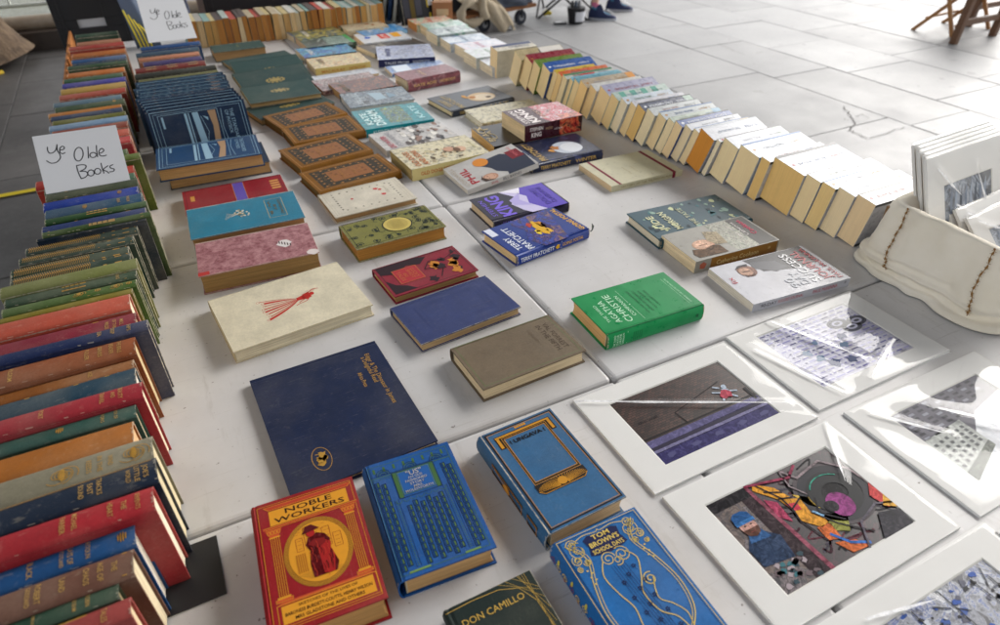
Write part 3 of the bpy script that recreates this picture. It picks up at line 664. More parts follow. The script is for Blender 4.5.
def d_gilt(s):
    bk = ink('2c220c'); go = ink('a06a1c', .38)
    s.frame(.05, .035, .95, .965, .002, go, 1); s.rect(.12, .09, .88, .91, bk, 1)
    for j in range(9):
        for i in range(6):
            u, v = .18+.128*i, .13+.092*j
            if .27 < u < .73 and .28 < v < .75: continue
            s.ell(u+(.02 if j % 2 else -.02), v, .022, .015, go, 2, 7)
    rq = random.Random(17)
    for k in range(70):
        u, v = .13+.74*rq.random(), .10+.8*rq.random()
        if .24 < u < .76 and .25 < v < .77: continue
        s.spiral(u, v, .0035, 1.1, .0006, go, 2, rq.random()*6)
    s.rect(.26, .27, .74, .75, ink('8a500e', .4), 2); s.frame(.26, .27, .74, .75, .001, go, 3)
    rr = random.Random(3)
    for k in range(46): s.spiral(.30+.4*rr.random(), .31+.4*rr.random(), .0045, 1.2, .0006, go if k % 2 else ink('4a2c0a'), 3, k)
    s.text('THE WORKS', .5, .6, .009, go, lift=4, fit=.36*s.w); s.text('OF FICTION', .5, .45, .008, go, lift=4, fit=.3*s.w)
def d_tome(s):
    go = ink('c0a060', .4)
    go = ink('a08c50', .4)
    for k in range(12):
        a = 2*PI*k/12; s.ell(.5+.085*math.cos(a), .5+.12*math.sin(a), .022, .022, go, 2, 7)
    s.ell(.5, .5, .062, .085, go, 3, 14); s.frame(.46, .44, .54, .56, .0006, ink('3c4a34'), 4); s.frame(.04, .03, .96, .97, .0008, ink('24403a'), 1)
def d_std(s):
    lt = ink('8fb0c4', .45); ta = ink('a88868', .45)
    s.frame(.03, .03, .97, .97, .0014, lt); s.frame(.07, .06, .93, .94, .0009, lt); s.frame(.10, .10, .86, .70, .0011, lt, 2)
    s.poly([(.12, .44), (.86, .46), (.86, .53), (.12, .50)], lt, 2)
    s.rect(.12, .36, .86, .385, lt, 2); s.rect(.12, .40, .86, .41, lt, 2)
    s.poly([(.12, .60), (.4, .62), (.86, .585), (.86, .65), (.4, .675), (.12, .68)], ta, 2)
    s.line([(.2, .52), (.5, .56), (.84, .50)], .0012, lt, 3); s.poly([(.2, .54), (.3, .585), (.24, .59)], lt, 3)
    s.line([(.12, .74), (.45, .72), (.86, .745)], .0013, lt, 2)
    s.text('THE STANDARD', .45, .84, .010, lt, fit=.62*s.w); s.text('OF PHYSICK', .38, .79, .009, lt, fit=.44*s.w); s.rect(.13, .13, .34, .15, lt, 2)
# ------------------------------------------------------------------ flat books on the tables (corners: far-left, far-right, near-right, near-left of the top cover)
G_OLD = 'old hardbacks lying flat on the grey tables'
lay('hardback_book', [(248.5,509.2),(349.2,476.4),(391.8,598.7),(266,640)], .046, 0, 'a81e26', 'b98a4e', 'red hardback with gold columns and a walking woman in a yellow oval', dec=d_noble, edgecol='8a1820', sdec=lambda s: s.rect(0, 0, 1, 1, cloth('6a4226'), 0.5))
lay('hardback_book', [(359.7,467.5),(447.5,442.3),(496.7,546.2),(398,583.3)], .036, 0, '1f5ea8', 'c9a06a', 'blue hardback with a green brick pattern and small silver title panel', dec=d_us, edgecol='3a6cab')
lay('hardback_book', [(250,380.5),(372,340.5),(441,441),(290,497)], .011, -90, '1c2a4e', 'd8ccb0', 'large thin navy leather book with gold handwriting and an oval gold crest', dec=d_navy, edgecol='1a2644')
lay('hardback_book', [(478,437),(548.8,407.9),(627.3,495.4),(544,538)], .034, 0, '3c709e', 'd0b792', 'steel blue hardback with a black and gold winged sun frame', dec=d_ungava, sdec=d_ungava_spine, edgecol='3a5068')
lay('hardback_book', [(546,544),(633.5,509.8),(738,634),(640,678)], .036, 0, '2273bd', 'd0b792', 'bright blue hardback with gold scrollwork and a dark title plaque', dec=d_tom, sdec=d_tom_spine)
lay('hardback_book', [(439,612.5),(529,570),(590,668),(492,712)], .024, 0, '24322f', 'd0b792', 'dark green hardback with thin crossing gold lines at the bottom edge of the photo', dec=d_camillo)
lay('hardback_book', [(449.3,347.8),(547.3,312.9),(586,350.4),(483.5,389.2)], .028, -90, '7c6c58', 'dcc8a2', 'faded grey-brown hardback with a thin green border and dark title', dec=d_val, edgecol='6a5a46')
lay('hardback_book', [(388.8,308.2),(485.3,274),(520.2,307.1),(422,344.2)], .020, -90, '3e4a7c', 'c2a478', 'plain violet-blue hardback with blind-stamped borders', dec=d_blue, edgecol='26305a')
lay('hardback_book', [(371.5,268.6),(451.8,245.2),(478,269.3),(395,297.4)], .019, -90, '98283c', 'a8844e', 'crimson hardback with black foliage and a small framed title', dec=d_maroon)
lay('hardback_book', [(570,298.5),(662.5,272.2),(707.5,306.4),(608.5,334.5)], .036, 90, '0f9a54', 'd8ae74', 'thick bright green dust-jacketed book lying alone by the table joint', dec=d_green, sdec=d_green_spine, jacket=True, bulge=.006)
lay('hardback_book', [(483.8,231.3),(550,207),(592.5,228.8),(515,256.3)], .027, 90, '1a3c94', 'e8c890', 'blue dust-jacketed book with golden winged figure, overlapping the purple book', dec=d_pratchett, sdec=d_pr_spine, jacket=True)
lay('hardback_book', [(468,199.5),(541,183),(572,203),(494,221)], .026, 90, '26223a', 'e0c8a0', 'purple and black dust-jacketed book with a white ribbon picture', dec=d_king2, sdec=lambda s: (s.rect(0,0,1,.45, ink('4c3aa0', .25), 1), s.text('KING', .5, .78, .014, ink('7a62d8'), rot=-90, lift=3, fit=.2*s.h)), jacket=True)
lay('paperback_book', [(581,165),(648,148),(679,170),(612,187)], .017, 90, 'dcd6b4', 'e0c49a', 'cream paperback with two maroon stripes lying before the right row', soft=True, dec=d_cream2, sdec=d_cream2s)
lay('hardback_book', [(630,214),(716,193.2),(748.8,218),(661,243)], .024, 90, '1d4f5e', 'e8dcc0', 'teal dust-jacketed book mottled with pale leaves', dec=d_teald, jacket=True)
lay('paperback_book', [(662.8,236),(742,215),(778.8,240),(696,262)], .030, 90, 'a8a49a', 'e8d4ac', 'thick paperback with a reclining woman and a brown spine', soft=True, dec=d_cath, sdec=d_caths)
lay('paperback_book', [(708.8,268),(800,246),(852.8,278),(752.8,304)], .019, 90, 'd4d4dc', 'e6e0d0', 'white paperback with a bald man in black and red lettering', soft=True, dec=d_journal, sdec=d_journals)
lay('hardback_book', [(205.5,301),(335,260.5),(375,306),(234,350)], .026, -90, 'f2e8cc', 'd8cdb0', 'large cream hardback with a red dancing figure', dec=d_lady, edgecol='b49a62')
lay('hardback_book', [(194,242.5),(307,221),(319,252),(199,277)], .044, -90, '8c3c4c', '9c7a48', 'thick book with rubbed pink marbled cover and ragged brown pages', dec=d_pink, covmat=marbled('742a34', 'ae7a7c', 60.0), edgecol='b08a8c', pagemat=None)
lay('hardback_book', [(184,208),(293,190.5),(304.5,216),(192.5,240.5)], .046, -90, '2e87a6', 'b08a58', 'turquoise cloth hardback with a silver flower and framed title', dec=d_teal)
lay('hardback_book', [(179.5,191.3),(281,173.8),(290,196),(188,216)], .024, -90, 'a01c2c', 'a8844e', 'scarlet hardback with a purple band, partly under the turquoise book', dec=d_redtome)
lay('hardback_book', [(318,194.5),(396,176),(415,197.5),(335,219)], .018, -90, 'ece4d2', 'b08a5c', 'off-white hardback with a red and grey flower border', dec=d_floral, edgecol='b8aa90')
lay('hardback_book', [(337,225),(423.8,203.8),(446,226),(357.5,249.5)], .034, -90, '8c8a48', 'a8742c', 'thick olive hardback with black arabesques round a gold oval', dec=d_arab, edgecol='6a5c38')
G_G = 'four matching brown gilt hardbacks in a column'
for c, t, l in (([(301,173),(377.5,153),(401,170),(317.5,194)], .024, 'brown gilt hardback nearest the camera of the four, beside the off-white flowered book'),
             ([(280.8,149.5),(348.8,133),(371,149),(299,171)], .026, 'brown gilt hardback just beyond the nearest of the four in the column'),
             ([(281,127.5),(350,114.5),(364,130),(294,145)], .025, 'brown gilt hardback third from the near end, partly beneath its neighbour'),
             ([(266,116),(327.5,101),(345.5,112.5),(280,131)], .026, 'brown gilt hardback farthest from the camera, touching the green tomes')):
    lay('hardback_book', c, t, 90, '8e5c0e', '6a5220', l, group=G_G, dec=d_gilt, edgecol='5a3c1a')
G_T = 'matching dark green tomes with gold emblems'
TC = ['40605f', '365351', '44665f', '35504f', '3e5c5e']
def tome(corn, T, label, base=0.0, tilt=(0, 0), dec=d_tome): lay('hardback_book', corn, T, -90, TC[len(label) % 5], 'b89a68', label, base=base, group=G_T, dec=dec, tilt=tilt)
tome([(226,60),(285,49.5),(302,61),(236,75)], .018, 'dark green tome with gold emblem, farthest of the overlapping five')
tome([(233,66),(297,58),(311,72),(240,85)], .018, 'dark green tome with gold emblem, second of the overlapping five from the far end', base=.008, tilt=(0, 8.5))
tome([(237,78),(300,66),(316,81),(245,95)], .018, 'dark green tome with gold emblem, middle one of the overlapping five', base=.008, tilt=(0, 8.5))
tome([(241,87),(308,78),(320,92),(249,105)], .018, 'dark green tome with gold emblem, fourth of the overlapping five from the far end', base=.021, tilt=(0, 0))
tome([(248,108),(318,91),(330,102),(259,122)], .02, 'dark green tome with gold emblem, nearest of the overlapping five, beside the gilt books')
lay('hardback_book', [(211,46),(261,39),(264,46.5),(212.5,53)], .040, -90, '3c5650', 'b89060', 'dark green tome lying apart before the back row of paperbacks', group=G_T, dec=lambda s: s.text('WORKS', .5, .5, .02, ink('8c8a50'), fit=.3*s.w))

# coloured paperbacks in the middle: corners, thickness, cover inks, title etc.
G_M = 'modern paperbacks lying flat in the middle of the tables'
def mid(corn, T, pal, label, title=(), tc='f0ece4', rot=90, base=0.0, page='e0cda8', soft=True, scale=24, spine=None, sp=None, tilt=(0, 0), dd=None, const=False):
    sd = len(label)*.37
    mats = art(tuple(pal), scale, 1.2, .28, round(sd, 2), const)
    def dec(s):
        if dd: dd(s)
        for (t, u, v, f) in title: s.text(t, u, v, .02, ink(tc, .3), lift=5, fit=f*s.w, bold=.02)
    def sdec(s):
        if spine: s.rect(.01, .005, .99, .995, ink(spine, .3), 1)
        if sp: s.text(sp[0], .5, .68, .010, ink(sp[1], .3), rot=-90, lift=2, fit=.42*s.h, bold=.02); s.text(sp[2], .5, .25, .010, ink(sp[1], .3), rot=-90, lift=2, fit=.3*s.h, bold=.02)
    return lay('paperback_book' if soft else 'hardback_book', corn, T, rot, pal[0], page, label, base=base, group=G_M, soft=soft, dec=dec, sdec=sdec, covmat=mats, tilt=tilt, edgecol=pal[0])
mid([(284,29),(318.5,24),(330,31),(292,38)], .028, ['a8b8b0', '6a8cc0', '3c6ab0', 'c9c8a0'], 'pale blue paperback farthest left before the back row', [('SEASIDE', .5, .7, .6)])
mid([(292,31),(333,25.6),(343,33),(298,41.5)], .030, ['6a8494', '3c5a70', 'a8a86a', 'c9b84c', 'e4dca0'], 'paperback with a grey-blue sea and yellow flowers', [('THE ISLAND', .5, .75, .6)])
mid([(297.6,38),(339,30),(358,43),(306,46.5)], .028, ['2c3436', '4a6a5a', '1c2426', 'a8b8b0'], 'charcoal paperback with white and green stripes', page='d8b890', dd=lambda s: ([s.rect(.05+.13*k, .1, .11+.13*k, .55, ink('9ab4a8', .3), 2) for k in range(6)], s.rect(.0, .02, .95, .10, ink('3c9a54', .3), 2)))
mid([(297.6,49.6),(344,42.4),(357,51.5),(303,58)], .024, ['1448a8', '2c7ac0', '58c0d8', '0c2050'], 'blue paperback with a turquoise glow above a black edge', [('STARDUST', .5, .8, .6)], spine='15171c')
mid([(331,21.6),(366,17),(380,22),(339,29)], .030, ['1f2c28', '3c5848', '16201c', '2c8a68'], 'black and green paperback half hidden behind the cream one', page='d0b488')
mid([(339,23),(377.6,18.4),(386,25.5),(347,32)], .034, ['e0d4b8', 'd8caa8', 'e6dcc4', 'b07a40'], 'cream paperback with a small brown figure, far middle', page='e4d2ae', dd=lambda s: (s.blob(.5, .4, .016, ink('9a5a20'), 2, 2, 12, .8, .5), s.blob(.35, .3, .01, ink('9a5a20'), 2, 5, 12, 2, .5), s.text('SPIRIT', .7, .75, .01, ink('b0a48c'), fit=.5*s.w, lift=2)))
mid([(357.6,30),(394,23),(404,29),(363,37)], .016, ['3c8cd0', '58a4e0', '9ac4e4', '2c78c0'], 'sky blue paperback with a small golden figure', [('SEA OF', .6, .75, .5)], dd=lambda s: s.blob(.5, .45, .012, ink('c9a860'), 2, 4, 12, 1.6, .6), base=.012)
mid([(356,35),(400,28.6),(409,38),(363,44)], .026, ['e4e8ee', 'dfe4ee', 'e8e6e0', 'd8dce8'], 'white paperback with red, blue and yellow patches', page='e8d6b4', dd=lambda s: (s.blob(.5, .82, .018, ink('1f5ab8'), 2, 1, 12, 1.4, .5), s.rect(.25, .38, .8, .58, ink('c8301c'), 2), s.rect(.3, .12, .75, .30, ink('d89a28'), 2), s.text('LIFE', .5, .48, .02, ink('f4e8e0'), fit=.4*s.w, lift=4)))
mid([(363,46),(408,35),(424,44),(372,55)], .020, ['2c2a2a', '4a4440', '6a5a48', '1c1a1c', '8a8478'], 'dark paperback with a stony hillside', [('AGATHA', .5, .8, .55), ('CHRISTIE', .5, .65, .55)], 'b8b0a0')
mid([(374.4,46.4),(428,44),(437,57),(379,59.5)], .030, ['c4cce0', '98a4d0', 'e4e8f0', '4c5488', 'd8dcec'], 'pale blue and white thick paperback with a navy spine', [('WINTER', .5, .8, .6)], '2c3470', spine='2a2f58', sp=('TALES FROM', 'c9cede', 'WATERSIDE'))
mid([(306.4,58.4),(358.4,52.8),(371,61),(314.4,69.6)], .030, ['e0d09c', 'd8c07c', 'ecdcb4', 'c98a3c', 'e4d4a0'], 'yellow-cream paperback with an orange patch on the spine', [('LADIES', .6, .8, .5)], '7a5a30', spine='d8bf74', sp=('MACAULAY', 'c0782c', 'DETECTIVE'))
mid([(312,77),(369.6,67),(379,73),(316,83)], .012, ['d4dae4', 'c0c8d8', 'e0e4ea', 'b0bccc'], 'thin white booklet with a pale blue stripe', rot=-90)
mid([(311,80),(366,73),(386,81),(322,91)], .018, ['6a4448', 'c9a8a0', '3a2c30', 'd8c8c0', '8c4a50'], 'paperback with pink and brown picture under the red portrait book', page='9a6a50')
mid([(330.4,84),(382,74.4),(399,85),(340,95)], .026, ['2c2422', '8a3c22', '1c1818', 'b0643c', '3a2c28'], 'dark paperback with a reddish portrait', [('MEN OF', .5, .84, .6)], '6a5a3c', page='b08a58', rot=90)
mid([(340,94),(401,85),(414,99),(349.6,108.5)], .028, ['5a6874', '8a9aa8', '3a4650', 'b4c0c8', '2c343c'], 'grey hardback with a pale sailing ship', [('THE VOYAGE', .5, .2, .7)], 'c9d4da', page='d0ccc4', rot=-90, soft=False, dd=lambda s: (s.poly([(.2, .4), (.75, .45), (.7, .62), (.3, .6)], ink('a8bcc8'), 2), s.poly([(.3, .68), (.7, .66), (.6, .8)], ink('8aa0b0'), 2)))
mid([(351,112),(417,101.6),(433,119),(365.6,130)], .026, ['14929e', '1aa0aa', '1688941'[:6], '20a8b0'], 'turquoise paperback with a mosaic garden picture', page='c8e0e0', spine='148f9c', sp=('KLEENEX DREAM', 'c8ecee', 'MACLEAN'), dd=lambda s: (s.rect(.12, .28, .95, .60, art(('2c5a8a', '3a8a4a', '8a7c2c', '7ab0d0', '2c4a2c', 'b8c858'), 60, 1.0, .3, 3.3), 2), s.text('KATE', .5, .88, .02, ink('d8f0f0'), fit=.62*s.w, lift=4, bold=.03), s.text('DREAM', .5, .74, .03, ink('d8f0f0'), fit=.8*s.w, lift=4, bold=.03), s.text('KATE', .5, .14, .02, ink('b8e0e4'), fit=.7*s.w, lift=4, bold=.02)))
def d_wel(s):
    rr = random.Random(12)
    for k in range(60): s.blob(.06+.9*rr.random(), .05+.62*rr.random(), .004+.008*rr.random(), ink(('2c2a2e', 'c9c4bc', '6a6460', '4a3c38', 'e4e0d8', '8a6a5a')[k % 6], .3), 1+k % 5, k+3, 8, 1.8, .5)
    s.text('LIKE WATER', .4, .88, .016, ink('b04a5a'), fit=.7*s.w, lift=7, bold=.02); s.text('FOR WALKING', .5, .78, .014, ink('8a8a94'), fit=.8*s.w, lift=7)
mid([(369,133.6),(437,121.6),(459,134.5),(386,152)], .020, ['c9c6c4', 'b4b0ac', 'd8d4d0'], 'white paperback crowded with black and grey figures', page='d8c8b4', dd=d_wel)
def d_fam(s):
    rr = random.Random(15)
    for k in range(36): s.blob(.10+.5*rr.random(), .3+.42*rr.random(), .004+.004*rr.random(), ink(('4a4034', '9a8a6a', 'c9b48c', '6a5a3c')[k % 4], .3), 1+k % 4, k, 8, 1.2, .5)
    s.ell(.5, .38, .11, .07, ink('c0957c'), 6, 14); s.ell(.42, .26, .12, .075, ink('cfa88c'), 7, 14); s.ell(.42, .30, .1, .04, ink('6a4c34'), 8, 12)
    for t, v in (('OLD DOGS', .88), ('AND SONS', .78)): s.text(t, .42, v, .016, ink('b86a3c'), fit=.7*s.w, lift=7, bold=.02)
    s.text('novel', .5, .08, .01, ink('a8a06a'), fit=.3*s.w, lift=3)
mid([(391,150.4),(465,134.6),(489,152),(411,170.5)], .034, ['ddd2ac', 'd4c89c', 'e4dab8', 'cfc28c'], 'cream paperback with two faces in a crowd, orange lettered spine', page='b0985c', dd=d_fam, spine='d0c184', sp=('OLD DOGS SONS', 'c0642c', 'FAMILY'))
mid([(384,66),(439,60.5),(449,66),(392,74)], .014, ['4a8ad0', 'c0d0e8', '3c78c8', 'e0e8f4'], 'light blue paperback under the mauve book', dd=lambda s: s.rect(.1, .62, .9, .9, ink('dfe8f2'), 2))
mid([(393.6,73),(444,64),(461.6,71),(407,81)], .042, ['8a4a52', 'a0646a', '7c3c46', 'b4888a'], 'thick mauve hardback with gold lettered spine', [('KATE ADIE', .5, .6, .5)], 'd0b48a', soft=False, spine='6a2432', sp=('KATE ADIE', 'd4ac74', 'NOBODY'), page='e0cda8')
def d_moon(s):
    s.ell(.45, .35, .26, .2, ink('c9a878', .3), 2, 24); s.ell(.40, .33, .2, .15, ink('dcc8a8', .3), 3, 20); s.blob(.5, .47, .018, ink('b8783c'), 4, 3, 12, 1, .6); s.blob(.62, .55, .010, ink('d09a50'), 4, 8, 12, 2.2, .6); s.blob(.36, .28, .014, ink('5a4434'), 5, 6, 12, 1, .6)
    for t, v in (('TERRY', .90), ('PRATCHETT', .79)): s.text(t, .5, v, .02, ink('a8925c', .3), fit=(.5 if len(t) < 6 else .85)*s.w, lift=6, bold=.02)
    s.text('THE WEE', .5, .1, .012, ink('8a8c94', .3), fit=.5*s.w, lift=4)
mid([(430.4,98),(488,85),(512,97),(450.8,113.5)], .020, ['1c2430', '2a3440', '141a24'], 'navy dust-jacketed book with a figure on a yellow moon, far copy', dd=d_moon, soft=False, page='e0c898', spine='15192a', sp=('TERRY PRATCHETT', 'a8925c', 'HAT'))
mid([(464.8,110),(529,98.8),(552,112),(482,124)], .022, ['d8cfae', 'd2c9a4', 'e0d8ba', 'c4b890'], 'cream hardback with faint grey ornament under the thick red book', soft=False, page='e4dac0', spine='b09c48', dd=lambda s: [s.blob(.2+.6*random.Random(k).random(), .1+.7*random.Random(k+50).random(), .006, ink('a8a08a'), 1+k % 2, k, 9, 1.4, .7) for k in range(30)])
mid([(474.4,128.4),(503,122),(523,140),(493,148)], .028, ['201c1a', '2c2620', '181614'], 'small black paperback with gold lettering', [('BLACK', .6, .86, .75), ('CAT', .6, .70, .6)], 'c9b078', soft=True, page='e0b878', spine='181412')
mid([(517,146),(572.5,132.5),(603,149),(526,168)], .026, ['1a2240', '2a3458', '141a30', '48507a'], 'navy dust-jacketed book with a figure on a white moon, under the thick red one', soft=False, page='e0c898', spine='16182c', sp=('TERRY PRATCHETT', 'c9a860', 'WINTER'), dd=lambda s: (s.ell(.45, .35, .28, .2, ink('c4ccd8', .3), 2, 24), s.ell(.42, .30, .22, .14, ink('e0e4ea', .3), 3, 20), s.blob(.5, .50, .018, ink('b87a44'), 4, 3, 12, 1.2, .6), s.blob(.42, .58, .012, ink('c9904c'), 4, 8, 12, 1, .6), s.text('TERRY', .5, .92, .018, ink('8a9ab8', .3), fit=.4*s.w, lift=6), s.text('PRATCHETT', .5, .80, .02, ink('c4a468', .3), fit=.85*s.w, lift=6, bold=.02)))
lay('paperback_book', [(504,111.5),(557.5,101),(580.5,114.5),(524,127.5)], .048, 90, '5a1420', 'ecd0a0', 'very thick dark red paperback with big white lettering on top of other books', base=.026, soft=True, dec=d_king, sdec=d_king_spine, covmat=glossy('4a1a28', .2))
# leaning white paperback: rests with its head edge on the neighbours
def lean_quad(c, hs, T, label, dec, sdec):
    p = [at(x, y, h) for (x, y), h in zip(c, hs)]
    X = ((p[1]-p[0])+(p[2]-p[3])); Y = ((p[0]-p[3])+(p[1]-p[2])); w = X.length/2; d = Y.length/2
    X.normalize(); Z = X.cross(Y).normalized(); Y = Z.cross(X)
    cen = (p[0]+p[1]+p[2]+p[3])/4 - Z*T
    # spine near, head to the left
    M = Matrix((( Y.x, -X.x, Z.x, cen.x), (Y.y, -X.y, Z.y, cen.y), (Y.z, -X.z, Z.z, cen.z), (0, 0, 0, 1)))
    return book('paperback_book', M, d, w, T, glossy('d9d6d2', .25), worn('d9d6d2'), 'e4dccc', label, soft=True, dec=dec, sdec=sdec)
lean_quad([(446,167.5),(512.5,143.8),(537,162.5),(464.5,192)], [.020, .050, .044, .016], .015, 'white paperback with a man in dark jacket and orange disc, propped up at one end', d_phil, lambda s: (s.text('PHIL', .5, .62, .007, ink('b02834'), rot=-90, fit=.1*s.h), s.text('BILL BARNES', .5, .38, .008, ink('3a3a44'), rot=-90, fit=.26*s.h)))

# ribbon marker of the blue jacketed book
rb = MB(); p0 = at(590.5, 231.5, .016)
rb.tube([p0, p0+Vector((.006, .002, .002)), p0+Vector((.010, .006, .008)), p0+Vector((.011, .012, .012))], [.0012, .0016, .0028, .0008], plain('1c3028', .8), 6)
tag(rb.build('bookmark_tassel'), 'dark tassel poking out of the blue jacketed book', 'bookmark')
# flat paperbacks along the right table edge
G_R = 'paperbacks laid flat in a line on the right side'
rp = [('cover white with an orange and red splash, farthest of the flat line', ['e0dccc', 'd86a48', 'e8e0c8', '7ab49a'], 3.17, 'c98a4c'),
      ('cover mint and white, second of the flat line from the far end', ['c8d8cc', 'e4e8e0', '8ac0b0', 'dce4e0'], 3.035, 'e0c8a0'),
      ('cover white with a grey landscape, third of the flat line', ['b8c4c4', '7a8a90', 'dfe4e6', '8ab4a0'], 2.90, 'e8d8b8'),
      ('cover pale blue with grey lettering, fourth of the flat line', ['b4c8d8', 'd4dee8', 'e4e8ee', '6a8ab0'], 2.765, 'ecdcbc'),
      ('cover white with pink lettering, fifth of the flat line', ['dce0e8', 'e8d8e0', 'd0d8e4', 'e8e8ee'], 2.625, 'ecdcbc'),
      ('cover white and pale green, sixth of the flat line', ['e0e4e8', 'e6e8ec', 'd0dcd4', 'dcdce4'], 2.49, 'ecdcbc'),
      ('cover plain white, seventh of the flat line, next to the standing row', ['e4e4ea', 'e8e8ee', 'd8dce4', 'e0e4e8'], 2.36, 'ecdcbc')]
for i, (l, pal, y, pg) in enumerate(rp):
    M = Matrix.Translation((1.235+.012*math.sin(i*2.1), y, TZ)) @ Matrix.Rotation(math.radians(90+R.uniform(-3, 3)), 4, 'Z')
    def dc(s, i=i):
        s.text(('HARVEST', 'GARDEN', 'OUTBACK', 'RIVERS', 'SISTERS', 'MEADOW', 'LETTERS')[i], .5, .55, .02, ink(('c8402c', '4a8a70', '4a5860', '5a7090', 'c0587c', '7a9a7a', '8890a8')[i]), fit=.7*s.w, lift=2)
        s.rect(.0, .0, .08, 1, ink(('d8a83c', '6ab09c', '8a9a98', '3a68a0', 'd0d4e0', 'd8dce0', 'dfe0e8')[i], .3), 1)
    book('paperback_book', M, .128, .195, .036+.004*(i % 3), art(tuple(pal), 16, 1.2, .28, i+.5), worn('dddddd'), pg, 'flat paperback, '+l, group=G_R, soft=True, dec=dc)

# ------------------------------------------------------------------ rows of books standing spine up
UPM = Matrix(((0, 1, 0, 0), (0, 0, -1, 0), (-1, 0, 0, 0), (0, 0, 0, 1)))   # x->-Z, y->+X, z->-Y
ORD = ['first', 'second', 'third', 'fourth', 'fifth', 'sixth', 'seventh', 'eighth', 'ninth', 'tenth', 'eleventh', 'twelfth', 'thirteenth', 'fourteenth', 'fifteenth', 'sixteenth', 'seventeenth', 'eighteenth', 'nineteenth', 'twentieth']
def ordn(i):
    if i < 20: return ORD[i]
    t = ['', '', 'twenty', 'thirty', 'forty', 'fifty', 'sixty'][(i+1)//10]; q = (i+1) % 10
    return (t[:-1]+'ieth') if q == 0 else t+'-'+ORD[q-1]
